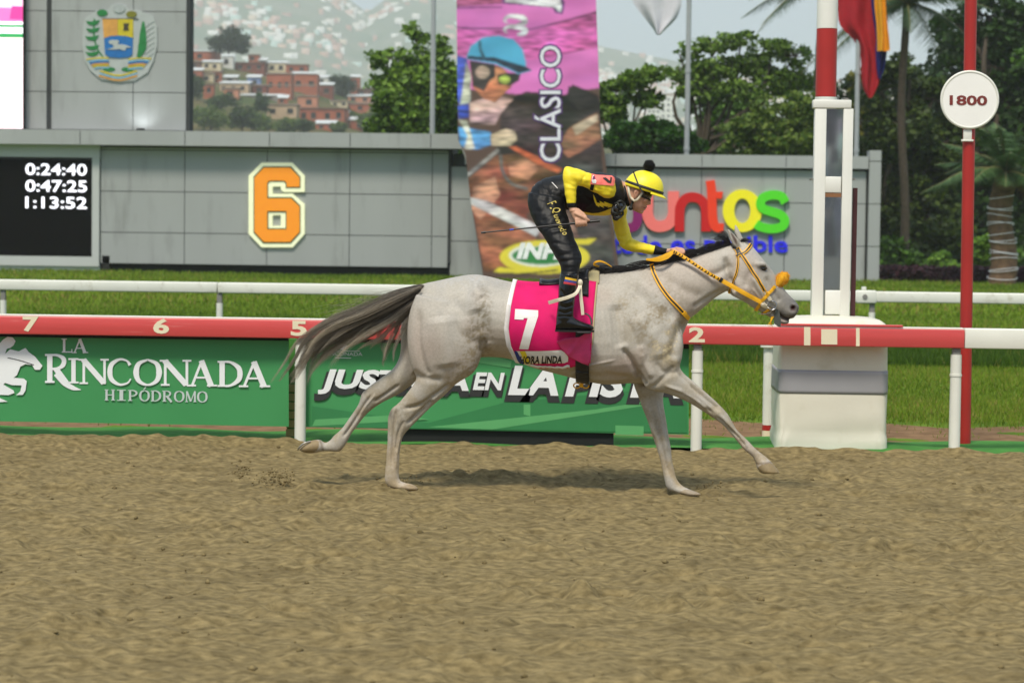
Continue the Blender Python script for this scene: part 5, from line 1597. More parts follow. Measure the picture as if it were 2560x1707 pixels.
# head
parts.append(loft([(1834, 607, 1818, 716, .06, 0), (1866, 604, 1826, 736, .088, 0, .08), (1883, 618, 1848, 748, .10, 0, .05), (1899, 637, 1866, 758, .102, 0, -.05), (1915, 657, 1884, 771, .097, 0, -.1), (1931, 677, 1902, 780, .082, 0, -.08), (1945, 698, 1916, 785, .068, 0), (1961, 723, 1930, 786, .058, 0), (1977, 741, 1944, 789, .054, 0), (1990, 754, 1958, 794, .058, 0), (1998, 768, 1974, 796, .052, 0), (1994, 782, 1982, 797, .03, 0)], m=32))
parts.append(loft([(1908, 772, 1903, 782, .035, 0), (1930, 782, 1925, 793, .03, 0), (1944, 791, 1938, 801, .03, 0), (1957, 798, 1951, 809, .032, 0), (1969, 800, 1964, 811, .027, 0), (1975, 803, 1972, 808, .012, 0)]))
# brow over the eyes, nostril wings, cheek
for sg in (-1, 1):
    g = MB().ellipsoid(H(1903, 663, sg * .088), (.036, .018, .024), 16, 10); parts.append((g.V, g.F))
    g = MB().ellipsoid(H(1985, 768, sg * .044), (.03, .018, .026), 16, 10); parts.append((g.V, g.F))
    g = MB().ellipsoid(H(1856, 715, sg * .062), (.075, .04, .085), 20, 12); parts.append((g.V, g.F))
# ears: near one turned so that its opening shows, far one beyond
parts.append(loft([(1848, 622, 1832, 614, .016, -.045), (1850, 607, 1824, 598, .020, -.05), (1842, 593, 1820, 584, .017, -.053), (1829, 579, 1818, 575, .011, -.055), (1821, 571, 1819, 570, .006, -.055)], n=5, m=16))
parts.append(loft([(1862, 606, 1842, 606, .016, .045), (1856, 592, 1836, 590, .02, .05), (1848, 575, 1835, 574, .015, .053), (1840, 561, 1837, 561, .007, .055)], n=5, m=16))
# near hind leg
parts.append(loft([(1185, 770, 1040, 735, .07, -.15), (1200, 815, 1024, 780, .105, -.155), (1206, 862, 1018, 826, .12, -.158), (1201, 898, 1020, 873, .115, -.156), (1183, 932, 1028, 915, .10, -.15), (1143, 958, 1040, 946, .08, -.14), (1114, 986, 1022, 978, .066, -.13), (1079, 1016, 998, 1006, .052, -.12), (1052, 1043, 978, 1022, .043, -.115), (1027, 1068, 970, 1043, .042, -.11), (1008, 1091, 969, 1070, .036, -.11), (1001, 1120, 968, 1108, .028, -.11), (999, 1158, 965, 1150, .026, -.11), (997, 1184, 962, 1184, .032, -.11), (1000, 1200, 963, 1205, .031, -.11), (1012, 1206, 974, 1218, .033, -.11), (1027, 1209, 998, 1223, .045, -.11), (1040, 1215, 1022, 1226, .045, -.11), (1046, 1221, 1040, 1226, .025, -.11)]))
# far hind leg
parts.append(loft([(1150, 780, 1020, 750, .07, .15), (1135, 850, 1003, 810, .11, .155), (1100, 902, 1001, 880, .10, .15), (1043, 950, 985, 918, .078, .14), (1004, 981, 957, 941, .058, .13), (958, 1005, 925, 964, .045, .125), (932, 1022, 905, 983, .043, .12), (912, 1040, 896, 1010, .035, .12), (891, 1068, 872, 1046, .027, .12), (877, 1087, 853, 1072, .027, .12), (863, 1113, 834, 1089, .033, .12), (848, 1129, 826, 1099, .032, .12), (824, 1128, 811, 1107, .029, .12), (808, 1128, 799, 1098, .04, .12), (786, 1132, 773, 1102, .054, .12), (766, 1132, 760, 1109, .054, .12), (752, 1127, 748, 1120, .035, .12)]))
# near fore leg, reaching forward
parts.append(loft([(1690, 800, 1575, 770, .06, -.12), (1706, 850, 1580, 840, .085, -.135), (1706, 890, 1588, 905, .09, -.14), (1700, 916, 1604, 950, .082, -.14), (1712, 935, 1622, 973, .07, -.14), (1736, 955, 1672, 985, .058, -.135), (1763, 979, 1721, 1006, .05, -.13), (1793, 1006, 1756, 1027, .043, -.125), (1819, 1034, 1786, 1047, .039, -.12), (1832, 1057, 1806, 1061, .038, -.12), (1844, 1076, 1822, 1079, .03, -.12), (1868, 1099, 1845, 1106, .025, -.12), (1892, 1124, 1861, 1125, .031, -.12), (1908, 1136, 1880, 1141, .029, -.12), (1927, 1153, 1889, 1157, .043, -.12), (1944, 1173, 1891, 1168, .054, -.12), (1949, 1180, 1898, 1178, .058, -.12), (1950, 1183, 1902, 1183, .05, -.12)]))
# far fore leg, planted
parts.append(loft([(1680, 850, 1580, 850, .07, .13), (1672, 915, 1582, 905, .085, .135), (1664, 960, 1583, 955, .07, .125), (1658, 1000, 1595, 990, .056, .115), (1666, 1051, 1616, 1043, .045, .1), (1672, 1090, 1629, 1083, .041, .09), (1677, 1116, 1640, 1116, .04, .085), (1680, 1145, 1649, 1146, .03, .08), (1686, 1174, 1656, 1176, .026, .08), (1692, 1196, 1661, 1199, .031, .08), (1704, 1212, 1667, 1219, .034, .08), (1722, 1222, 1686, 1230, .044, .08), (1743, 1230, 1715, 1238, .05, .08), (1754, 1235, 1742, 1239, .03, .08)]))
# dock of the tail
parts.append(loft([(1090, 702, 1076, 738, .035, 0), (1062, 708, 1050, 742, .032, 0), (1030, 719, 1022, 748, .026, 0), (1000, 735, 995, 752, .015, 0)], m=16))
body_me = skin(parts, .0075, 7, .5)
co, no = get_co(body_me), get_no(body_me)
# muscle relief, traced from the flank
FUR = [([(1556, 868), (1580, 905), (1600, 945), (1615, 965)], 7, .016), ([(1540, 760), (1545, 820), (1556, 868)], 16, .010), ([(1615, 965), (1560, 945), (1500, 935)], 9, .006),
       ([(1206, 850), (1215, 880), (1240, 893)], 9, .012), ([(1190, 770), (1205, 820), (1207, 862)], 18, .010), ([(1048, 770), (1046, 850), (1060, 915), (1075, 940)], 8, .008), ([(1030, 930), (1060, 945), (1110, 950)], 8, .006),
       ([(1700, 930), (1672, 935), (1640, 962), (1622, 972)], 6, .006), ([(1690, 922), (1730, 962), (1770, 1000), (1800, 1030)], 5, .007), ([(1660, 962), (1720, 985), (1775, 1025)], 4, -.005), ([(1790, 1040), (1820, 1068), (1846, 1092), (1866, 1117)], 3.2, .006), ([(1800, 1035), (1833, 1075), (1870, 1112)], 3, -.003),
       ([(1720, 800), (1690, 850), (1680, 900)], 12, .010), ([(1560, 700), (1630, 760), (1690, 800)], 16, .008), ([(1640, 680), (1700, 720), (1760, 745)], 14, .006), ([(1812, 640), (1822, 690), (1838, 735)], 7, .012), ([(1770, 690), (1800, 680), (1830, 660)], 9, .008),
       ([(1880, 690), (1905, 735), (1925, 770)], 5, -.005), ([(1890, 660), (1870, 690), (1862, 720)], 8, .004), ([(1915, 690), (1935, 730), (1950, 755)], 7, .006),
       ([(1120, 740), (1170, 790), (1200, 840)], 20, .006), ([(1085, 1000), (1050, 1030), (1015, 1062)], 5, .006), ([(990, 1020), (985, 1060), (982, 1100), (980, 1170)], 3.5, .006), ([(1010, 1050), (995, 1085), (990, 1130)], 3.5, .004),
       ([(930, 985), (905, 1020), (880, 1060), (856, 1095)], 3.5, .007), ([(1630, 1010), (1645, 1070), (1660, 1140), (1672, 1190)], 4, .005), ([(1640, 1000), (1658, 1080), (1668, 1130)], 4, -.003),
       ([(1300, 900), (1400, 925), (1520, 945)], 9, .006),
       ([(1196, 700), (1190, 725), (1205, 745)], 12, -.008), ([(1130, 955), (1090, 985), (1050, 1012), (1005, 1022)], 5, .006), ([(1035, 950), (1015, 985), (985, 1014)], 4, -.005), ([(1150, 940), (1105, 975), (1060, 1020)], 7, -.004),
       ([(1000, 1090), (992, 1130), (989, 1175)], 2.6, -.003), ([(1725, 960), (1760, 990), (1800, 1022)], 4, .005), ([(1700, 975), (1745, 1000), (1785, 1036)], 3, .004), ([(1640, 905), (1660, 930), (1690, 915)], 6, .005), ([(1600, 860), (1612, 905), (1632, 945)], 8, -.007),
       ([(1570, 800), (1590, 850), (1606, 890)], 6, .005), ([(1420, 940), (1470, 915), (1540, 900)], 2.2, -.0028), ([(1880, 720), (1900, 745), (1915, 765)], 2.2, -.0022), ([(1900, 700), (1915, 728), (1932, 748)], 2.0, -.002), ([(1730, 770), (1770, 745), (1815, 722)], 6, .006),
       ([(940, 985), (915, 1012), (900, 1035)], 3, -.003), ([(1000, 960), (965, 985), (935, 1005)], 4, .005), ([(1600, 1000), (1622, 1050), (1640, 1095)], 4, -.003), ([(1848, 1092), (1870, 1118)], 2.4, -.003), ([(1590, 790), (1630, 840), (1650, 900)], 20, -.010), ([(1580, 730), (1610, 770), (1640, 830)], 14, .005), ([(1100, 790), (1110, 860), (1120, 920)], 26, -.012)]
for line, wd, dp in FUR:
    co = furrow(co, no, line, wd, dp * (2.8 if wd <= 5 else 2.0))
# ribs, barely visible behind the shoulder
for k in range(5):
    co = furrow(co, no, [(1500 + k * 13, 760), (1508 + k * 13, 830), (1512 + k * 12, 900)], 3.5, .0022)
# eye sockets, nostrils, mouth, ear cups on both sides
pp = to_px(co)
def dent(c, rx, ry, depth, ang=0.0, side=-1):
    global co
    u = (pp[:, 0] - c[0]) * math.cos(ang) + (pp[:, 1] - c[1]) * math.sin(ang)
    v = -(pp[:, 0] - c[0]) * math.sin(ang) + (pp[:, 1] - c[1]) * math.cos(ang)
    w = np.exp(-((u / rx) ** 2 + (v / ry) ** 2) ** 1.5)
    s_ = np.clip(np.sign(side) * no[:, 1] * 2, 0, 1) if side else np.clip(np.abs(no[:, 1]) * 2, 0, 1)
    co = co - no * (w * s_ * depth)[:, None]
    return w * s_
for s_ in (-1, 1):
    dent((1908, 671), 8, 5, .012, .25, s_)
w_nos = np.maximum(dent((1983, 770), 6.5, 8, .030, -.2, -1), dent((1983, 770), 6.5, 8, .030, -.2, 1))
dm_, tm_ = seg_dist(pp, [(1934, 778), (1948, 787), (1962, 795), (1980, 800)])
w_mouth = np.exp(-(dm_ / 2.6) ** 2)
co = co - no * (w_mouth * np.clip(np.abs(no[:, 1]) * 1.5, 0, 1) * .010)[:, None]
w_ear = dent((1836, 595), 4.5, 20, .013, -.36, -1)
set_co(body_me, co)
# ---- coat colour
base = np.array(c255(190, 184, 173))
N_ = len(co)
n3 = fft_noise(512, 5, 5, 301); n4 = fft_noise(512, 1.4, 1.4, 302); n5 = fft_noise(512, 16, 16, 303)
def nz_(a, sc): return a[(pp[:, 1] * sc).astype(int) % 512, (pp[:, 0] * sc).astype(int) % 512]
fa, fb, fc = nz_(n3, .6), nz_(n4, .8), nz_(n5, .6)
colr = np.tile(base, (N_, 1))
def blend(w, c):
    global colr
    w = np.clip(w, 0, 1)[:, None]
    colr = colr * (1 - w) + np.array(c)[None] * w
def blob(x, y, rx, ry, ang=0.0):
    u = (pp[:, 0] - x) * math.cos(ang) + (pp[:, 1] - y) * math.sin(ang)
    v = -(pp[:, 0] - x) * math.sin(ang) + (pp[:, 1] - y) * math.cos(ang)
    return np.exp(-((u / rx) ** 2 + (v / ry) ** 2))
blend(.20 * np.clip(fa * .5 + .5, 0, 1) * blob(1150, 760, 120, 90), c255(140, 142, 148))     # grey dapples on the croup
blend(.35 * blob(1160, 700, 90, 22) * np.clip(fb + .6, 0, 1), c255(196, 198, 202))
blend(.28 * np.clip(fc, 0, 1), c255(188, 164, 148))
blend(.30 * np.clip(-fc, 0, 1), c255(168, 160, 144))                                               # pinkish skin showing
blend(.35 * blob(1560, 920, 60, 35) + .3 * blob(1075, 870, 40, 60) + .25 * blob(1880, 740, 25, 22), c255(184, 156, 146))
blend(.30 * blob(1040, 860, 20, 90), c255(190, 168, 154))
mud = c255(150, 132, 96); mudd = c255(118, 106, 78)
spk = np.clip(fb * .9 + fa * .6, 0, 2)
blend(.95 * blob(1640, 790, 70, 85, .3) * np.clip(.45 + fa * .4 + fb * .3, 0, 1), c255(138, 122, 92))
blend(.9 * blob(1685, 875, 34, 60) * np.clip(.5 + fa * .5, 0, 1), c255(146, 128, 94))
blend(.9 * blob(1672, 860, 40, 40) * np.clip(fb * .7 + fa * .5 - .35, 0, 1), c255(224, 206, 164))
blend(.62 * (blob(1195, 830, 34, 60) + blob(1212, 760, 18, 50)) * np.clip(.3 + fa * .25 + fb * .45, 0, 1), mudd)
blend(.6 * blob(1160, 930, 60, 28, -.6) * np.clip(.3 + fb * .8, 0, 1), mud)
blend(.5 * blob(1180, 880, 50, 60) * spk * .6, mud)
blend(.5 * blob(1556, 770, 20, 30) * spk * .6, mud)
blend(.5 * (pp[:, 1] > 930) * np.clip(.5 + fa * .5 + fb * .2, 0, 1) * np.clip((.85 - co[:, 2]) * 4, 0, 1), c255(168, 152, 120))       # sandy legs
blend(.7 * np.clip((.36 - co[:, 2]) / .3, 0, 1) * np.clip(.7 + fa * .4, 0, 1), c255(182, 160, 122))
blend(.22 * (co[:, 2] < .6) * np.clip(fb * .5 + fa * .7 - .3, 0, 1), c255(150, 134, 108))
blend(.7 * (blob(976, 1034, 7, 14) + blob(912, 975, 6, 8)), c255(84, 80, 76))                           # dark hocks
blend(.5 * blob(1000, 1050, 24, 24) * np.clip(fb, 0, 1), c255(130, 128, 126))
blend(.25 * blob(1385, 930, 140, 30), c255(190, 176, 148))
# hooves
hoof = np.maximum.reduce([(blob(1925, 1172, 30, 14) > .35) * 1.0, (blob(775, 1116, 26, 18, -.5) > .4) * 1.0])
blend(.9 * hoof, c255(146, 126, 88))
cor = np.exp(-(seg_dist(pp, [(1889, 1158), (1908, 1158), (1928, 1155)])[0] / 2.2) ** 2) + np.exp(-(seg_dist(pp, [(799, 1098), (804, 1112), (808, 1128)])[0] / 2.4) ** 2)
blend(.7 * cor, c255(110, 92, 72))
blend(.6 * ((blob(1728, 1231, 30, 9) > .4) | (blob(1025, 1219, 24, 8) > .4)), c255(150, 128, 94))
# head: dark muzzle, eye surround, nostril, mouth, ear lining
mz = np.clip(((pp[:, 0] - 1930) * .80 + (pp[:, 1] - 735) * .6) / 55, 0, 1) * (pp[:, 0] > 1880) * (pp[:, 1] > 690) * (pp[:, 1] < 840)
blend(mz ** .8 * .95 * np.clip(.9 + fa * .15, 0, 1), c255(88, 86, 86))
blend(.55 * blob(1960, 800, 10, 5), c255(196, 178, 166))
blend(.6 * blob(1925, 715, 20, 36, -.6) * np.clip(.6 + fa * .4, 0, 1), c255(128, 124, 122))
blend(.9 * blob(1908, 671, 15, 10, .3), c255(58, 54, 52))
blend(.5 * blob(1885, 683, 18, 14), c255(150, 134, 130))
blend(.35 * blob(1890, 625, 20, 22), c255(170, 172, 174))
blend(np.clip(w_nos * 1.6, 0, 1), c255(70, 38, 38))
blend(np.clip(w_mouth * .9, 0, 1) * (pp[:, 0] > 1940) * (np.abs(no[:, 1]) > .3), c255(70, 54, 52))
blend(np.clip(w_ear * 1.5, 0, .95), c255(92, 72, 62))
a_ = body_me.attributes.new('col', 'FLOAT_COLOR', 'POINT')
cc = np.ones((N_, 4)); cc[:, :3] = colr
a_.data.foreach_set('color', cc.ravel())
m_coat = mat('horse_coat', base, .5, attr='col', var=.085, vscale=75, bump=.3, bscale=260, spec=.35)
body = obj('body', body_me, m_coat, horse)
BV = BVHTree.FromObject(body, bpy.context.evaluated_depsgraph_get())

def on_surf(bvh, px, py, off=.006, dmax=60):
    """surface point seen at this pixel, lifted a little"""
    d = Vector(ray(px, py)).normalized()
    h = bvh.ray_cast(Vector(CAM), d, dmax)
    if h[0] is None: return None
    nn = h[1] if h[1].dot(d) < 0 else -h[1]
    return np.array(h[0] + nn * off), np.array(nn)

# eyes
m_eye = mat('eye', c255(20, 14, 12), .08, coat=1.0, var=.1)
for s_ in (-1, 1):
    q = on_surf(BV, 1908, 671, 0)[0]
    y = (q[1] - YH) if s_ < 0 else (YH - q[1])
    c = np.array([q[0], YH + y + (.009 if s_ < 0 else -.009), q[2]])
    MB().ellipsoid(c, (.021, .017, .0165), 18, 12).build('eye', m_eye, horse, True)
    lid = [c + np.array([.024 * math.cos(w), s_ * (.0145 - .010 * abs(math.cos(w))), .014 * math.sin(w) - .007 * math.cos(w)]) for w in np.linspace(.15, math.pi - .1, 9)]
    MB().tube(lid, [.002, .005, .006, .006, .006, .006, .005, .004, .002], 6).build('eyelid', mat('eyelid', c255(92, 84, 80), .6), horse, True)

# worn steel shoe showing under the lifted hind hoof
sh = [H(x, y, w) for x, y, w in ((776, 1103, .085), (760, 1108, .068), (748, 1119, .075), (745, 1124, .12), (748, 1119, .165), (760, 1108, .172), (776, 1103, .155))]
MB().tube(list(crom(np.array(sh), 5)), .006, 6).build('horseshoe', mat('worn_steel', c255(170, 168, 160), .4, metal=.8, var=.1), horse, True)
# ---- hair: tapered strands gathered into one mesh per mane and tail
def strands(name, curves, rad, cols, material, parent, sides=3):
    """curves: list of (k,3) arrays"""
    V, F, C = [], [], []
    for ci, q in enumerate(curves):
        k = len(q); b = len(V)
        t = np.gradient(q, axis=0); t /= np.linalg.norm(t, axis=1)[:, None] + 1e-9
        a = np.cross(t, [0.1, 1.0, 0.2]); a /= np.linalg.norm(a, axis=1)[:, None] + 1e-9
        bb_ = np.cross(t, a)
        for i in range(k):
            u = i / (k - 1)
            r_ = rad[ci] * (1 - .85 * u ** 1.5)
            for s_ in range(sides):
                w = 2 * math.pi * s_ / sides
                V.append(q[i] + r_ * (math.cos(w) * a[i] + math.sin(w) * bb_[i]))
                C.append(cols(ci, u))
        for i in range(k - 1):
            for s_ in range(sides):
                F.append((b + i * sides + s_, b + i * sides + (s_ + 1) % sides, b + (i + 1) * sides + (s_ + 1) % sides, b + (i + 1) * sides + s_))
    return obj(name, mk_mesh(name, V, np.array(F), True, np.array(C)), material, parent)
m_hair = mat('horse_hair', (.1, .1, .1), .55, attr='col', var=.12, vscale=60, spec=.45)
hr = np.random.default_rng(404)
# tail guides in pixels: (row of points, spread at each)
TG = [[(1055, 714), (990, 738), (915, 775), (830, 808), (772, 850), (742, 905), (705, 962)],
      [(1050, 722), (985, 755), (905, 795), (830, 830), (780, 868), (752, 915), (722, 955)],
      [(1046, 730), (985, 768), (910, 812), (840, 848), (800, 880), (776, 920), (766, 965)],
      [(1044, 738), (990, 778), (930, 812), (868, 840), (825, 868), (790, 905), (775, 945)],
      [(1042, 745), (1012, 775), (975, 800), (945, 830), (920, 842), (900, 856), (880, 872)],
      [(1045, 748), (1022, 775), (1000, 800), (985, 830), (970, 865), (966, 890), (968, 912)],
      [(1048, 728), (1000, 752), (960, 780), (945, 810), (950, 840), (940, 862), (930, 880)]]
TGw = [.28, .24, .18, .14, .05, .06, .05]
curves, rads, keys = [], [], []
TGc = [crom(np.array(g_, float), 4) for g_ in TG]
LK = []
for i in range(64):
    a = hr.choice(len(TG), p=TGw)
    LK.append((a, hr.random() if a < 3 else hr.random() * .4, hr.uniform(.62, 1.08), hr.normal(0, 1, 2), hr.normal(0, 1, 2), hr.uniform(1, 2.6), hr.normal(0, .028), hr.normal(0, .06), hr.random()))
for i in range(2700):
    a, u, L, j0, j1, wv, y0, y1, kc = LK[hr.integers(len(LK))]
    b = min(len(TG) - 1, a + 1) if a < 4 else a
    u = min(1, max(0, u + hr.normal(0, .06)))
    q = TGc[a] * (1 - u) + TGc[b] * u
    L = L * hr.uniform(.8, 1.03)
    kk = 18
    q = np.stack([np.interp(np.linspace(0, L, kk), np.linspace(0, 1, len(q)), q[:, j]) for j in (0, 1)], -1)
    t = np.linspace(0, 1, kk)[:, None]
    fan = np.sin(np.minimum(1, t * 1.15) * math.pi) * .7 + .3
    q = q + j0 * np.array([8, 7]) * (.3 + t * 1.0) + j1 * 5 * np.sin(t * math.pi * wv) + hr.normal(0, 1, 2) * 4.2 * fan + hr.normal(0, 1.6, 2) * np.sin(t * math.pi * hr.uniform(1, 3))
    yc = y0 + t[:, 0] * y1 + hr.normal(0, .008)
    curves.append(np.array([H(x, y, w) for (x, y), w in zip(q, yc)]))
    rads.append(hr.uniform(.0006, .0015)); keys.append(min(1, max(0, kc * .75 + hr.random() * .35)))
# stray wisps above the tail
for i in range(60):
    x0, y0 = hr.uniform(900, 1000), hr.uniform(745, 775)
    kk = 10; t = np.linspace(0, 1, kk)
    q = np.stack([x0 - t * hr.uniform(60, 150), y0 - (x0 - 950) * .45 + t * hr.uniform(0, 40) - 14 * np.sin(t * 3)], -1)
    curves.append(np.array([H(x, y, hr.normal(0, .01)) for x, y in q])); rads.append(.0008); keys.append(.9)
tA, tB, tC = np.array(c255(78, 72, 66)), np.array(c255(158, 148, 134)), np.array(c255(216, 204, 180))
def tail_col(ci, u):
    k = keys[ci]
    c = tA * (1 - k) + tB * k
    w = min(1, max(0, (u - .2) * 1.3)) * (k ** 1.2)
    return c * (1 - w) + tC * w
strands('tail', curves, rads, tail_col, m_hair, horse)
# mane: lies back along the crest, blown by the wind
CREST = crom(np.array([(1492, 685), (1578, 676), (1641, 662), (1722, 644), (1768, 630), (1806, 619), (1834, 609)], float), 8)
def crest(u): return np.array([np.interp(u, np.linspace(0, 1, len(CREST)), CREST[:, j]) for j in (0, 1)])
curves, rads, keys = [], [], []
ML = [(hr.random(), hr.uniform(30, 95), hr.uniform(0, 20), hr.normal(0, 4)) for _ in range(90)]
for i in range(1000):
    lk = ML[hr.integers(90)]
    u = min(1, max(0, lk[0] + hr.normal(0, .006)))
    r0 = crest(u)
    L = lk[1] * hr.uniform(.75, 1.05) * (.8 if u > .8 else 1)
    kk = 10; t = np.linspace(0, 1, kk)
    lift = (lk[2] * .8 + hr.uniform(0, 4)) * (1 + .3 * (u > .55))
    if .84 < u < .97 and hr.random() < .5:                # tuft standing up behind the ears
        L = hr.uniform(24, 46); lift = hr.uniform(26, 42)
    tang = crest(max(0, u - .03)) - crest(min(1, u + .03)); tang /= np.linalg.norm(tang)
    q = r0[None] + tang[None] * (L * t)[:, None] + np.array([0, -1])[None] * (lift * np.sin(t * hr.uniform(1.6, 2.9)))[:, None] + np.array([0, lk[3] + hr.normal(0, 1.5)])[None] * t[:, None] ** 1.5
    y0 = hr.normal(-.004, .012)
    yc = y0 - t * hr.uniform(0, .05) * (hr.random() < .7)
    curves.append(np.array([H(x, y, w) for (x, y), w in zip(q, yc)]))
    rads.append(hr.uniform(.0011, .0024)); keys.append(hr.random())
mA, mB_ = np.array(c255(14, 12, 13)), np.array(c255(48, 42, 42))
strands('mane', curves, rads, lambda ci, u: mA * (1 - keys[ci]) + mB_ * keys[ci], m_hair, horse)
curves, rads, keys = [], [], []
for i in range(60):
    kk = 8; t = np.linspace(0, 1, kk)
    x0, y0 = hr.normal(1853, 3), hr.normal(603, 2)
    q = np.stack([x0 + t * hr.uniform(10, 30), y0 - 6 * np.sin(t * 2.6) + t ** 2 * hr.uniform(2, 20)], -1)
    yc = hr.normal(0, .014) + t * hr.normal(-.01, .02)
    curves.append(np.array([H(x, y, w) for (x, y), w in zip(q, yc)])); rads.append(hr.uniform(.0008, .0016)); keys.append(hr.random())
strands('forelock', curves, rads, lambda ci, u: mA * (1 - keys[ci]) + mB_ * keys[ci], m_hair, horse)
# ============================================================ tack
m_yel = mat('yellow_webbing', c255(244, 180, 22), .5, vscale=30, var=.08, bump=.2, bscale=300)
m_blk = mat('black_leather', c255(24, 22, 22), .4, vscale=20, var=.2)
m_ivory = mat('ivory_end', c255(226, 216, 190), .5, var=.05)
m_steel = mat('steel', c255(190, 190, 192), .22, metal=1.0, var=.05)
m_pink = mat('pink_cloth', c255(222, 22, 104), .75, vscale=9, var=.1, bump=.25, bscale=220, spec=.25)
m_pink2 = mat('pink_cloth_inside', c255(216, 62, 118), .8, vscale=14, var=.14, bump=.3, bscale=200)
m_wht = mat('white_cloth', c255(238, 234, 230), .75, vscale=12, var=.06)
m_tan = mat('tan_felt', c255(192, 178, 134), .85, var=.1)

def strap(name, pts, w, material, parent, bvh=None, off=.006, th=.004, mirror=False, ys=None, n=8, tip=None):
    """flat strap along traced pixels; lies on the surface of bvh, or on given y offsets"""
    q = crom(np.array(pts, float), n)
    Pn, Nn = [], []
    yy = None if ys is None else np.interp(np.linspace(0, 1, len(q)), np.linspace(0, 1, len(ys)), ys)
    last = None
    for i, (x, y) in enumerate(q):
        if bvh is not None:
            h = on_surf(bvh, x, y, off)
            if h is None: h = (last[0] + (H(x, y, last[0][1] - YH) - last[0]), last[1]) if last is not None else (H(x, y, -.05), np.array([0, -1., 0]))
            p, nn = h
            if yy is not None and YH + yy[i] < p[1]: p = H(x, y, yy[i]); nn = np.array([0, -1., 0])
        else:
            p, nn = H(x, y, yy[i]), np.array([0, -1., 0])
        last = (p, nn); Pn.append(p); Nn.append(nn)
    Pn, Nn = np.array(Pn), np.array(Nn)
    for _ in range(2):
        Nn[1:-1] = (Nn[:-2] + Nn[1:-1] * 2 + Nn[2:]) / 4
        Pn[1:-1] = (Pn[:-2] + Pn[1:-1] * 2 + Pn[2:]) / 4
    Nn /= np.linalg.norm(Nn, axis=1)[:, None]
    T = np.gradient(Pn, axis=0); T /= np.linalg.norm(T, axis=1)[:, None] + 1e-9
    A = np.cross(T, Nn); A /= np.linalg.norm(A, axis=1)[:, None] + 1e-9
    ww = np.full(len(q), w) if not hasattr(w, '__len__') else np.interp(np.linspace(0, 1, len(q)), np.linspace(0, 1, len(w)), w)
    def strip(sgn):
        V, F = [], []
        for i in range(len(q)):
            for a, b in ((-1, 0), (-1, 1), (0, 1.25), (1, 1), (1, 0)):
                v = Pn[i] + A[i] * a * ww[i] / 2 + Nn[i] * b * th
                if sgn < 0: v = np.array([v[0], 2 * YH - v[1], v[2]])
                V.append(v)
        for i in range(len(q) - 1):
            for k in range(5):
                f = (i * 5 + k, i * 5 + (k + 1) % 5, (i + 1) * 5 + (k + 1) % 5, (i + 1) * 5 + k)
                F.append(f if sgn < 0 else tuple(reversed(f)))
        F.append(tuple(range(5))); F.append(tuple(reversed(range((len(q) - 1) * 5, len(q) * 5))))
        return V, F
    g = MB(); g.add(*strip(1))
    o = g.build(name, material, parent)
    if mirror:
        g = MB(); g.add(*strip(-1)); g.build(name, material, parent)
    return o

def decal(name, poly, bvh, material, parent, off=.003, step=7.0, th=.0):
    """flat print or patch following a surface"""
    pts = [tuple(map(float, q)) for q in poly]
    T = [tuple(pts[i] for i in t) for t in tessellate_polygon([[Vector((x, y, 0)) for x, y in pts]])]
    for _ in range(6):
        N_, done = [], True
        mid = lambda a, b: ((a[0] + b[0]) / 2, (a[1] + b[1]) / 2)
        for a, b, c in T:
            L = [math.dist(a, b), math.dist(b, c), math.dist(c, a)]
            k = max(range(3), key=lambda i: L[i])
            if L[k] <= step: N_.append((a, b, c)); continue
            done = False
            ab, bc, ca_ = mid(a, b), mid(b, c), mid(c, a)
            N_ += [(a, ab, ca_), (ab, b, bc), (ca_, bc, c), (ab, bc, ca_)]
        T = N_
        if done: break
    ids, V, F, ok = {}, [], [], []
    for t in T:
        f = []
        for q in t:
            key = (round(q[0], 2), round(q[1], 2))
            if key not in ids:
                h = on_surf(bvh, q[0], q[1], off)
                ids[key] = len(V); ok.append(h is not None); V.append(h[0] if h is not None else (0, 0, 0))
            f.append(ids[key])
        if len(set(f)) == 3 and all(ok[i] for i in f):
            ar = (t[1][0] - t[0][0]) * (t[2][1] - t[0][1]) - (t[1][1] - t[0][1]) * (t[2][0] - t[0][0])
            F.append(tuple(f) if ar < 0 else (f[0], f[2], f[1]))
    used = sorted({i for f in F for i in f}); rm = {o_: n_ for n_, o_ in enumerate(used)}
    V = [V[i] for i in used]; F = [tuple(rm[i] for i in f) for f in F]
    return obj(name, mk_mesh(name, V, F, True), material, parent)

def decal_text(name, s, org, xdir, ydir, bvh, material, parent, off=.004, bold=0.0, shear=0.0, res=3):
    """text whose unit box is spanned by pixel vectors xdir (reading) and ydir (up)"""
    V, F = text_solid(s, bold, shear, .02, res)
    out, ok = [], []
    for v in V:
        x = org[0] + v[0] * xdir[0] + v[1] * ydir[0]; y = org[1] + v[0] * xdir[1] + v[1] * ydir[1]
        h = on_surf(bvh, x, y, off + .0012 * v[2])
        ok.append(h is not None); out.append(h[0] if h is not None else (0, 0, 0))
    F = [f for f in F if all(ok[i] for i in f)]
    return obj(name, mk_mesh(name, out, F), material, parent)

def bvh_of(o): return BVHTree.FromObject(o, bpy.context.evaluated_depsgraph_get())

def ring_pt(X, zc, phi, off):
    d = Vector((0, -math.sin(phi), math.cos(phi)))
    C = Vector((X, YH, zc))
    h = BV.ray_cast(C + d * 1.2, -d, 1.2)
    return np.array((h[0] if h[0] is not None else C + d * .28) + d * off)

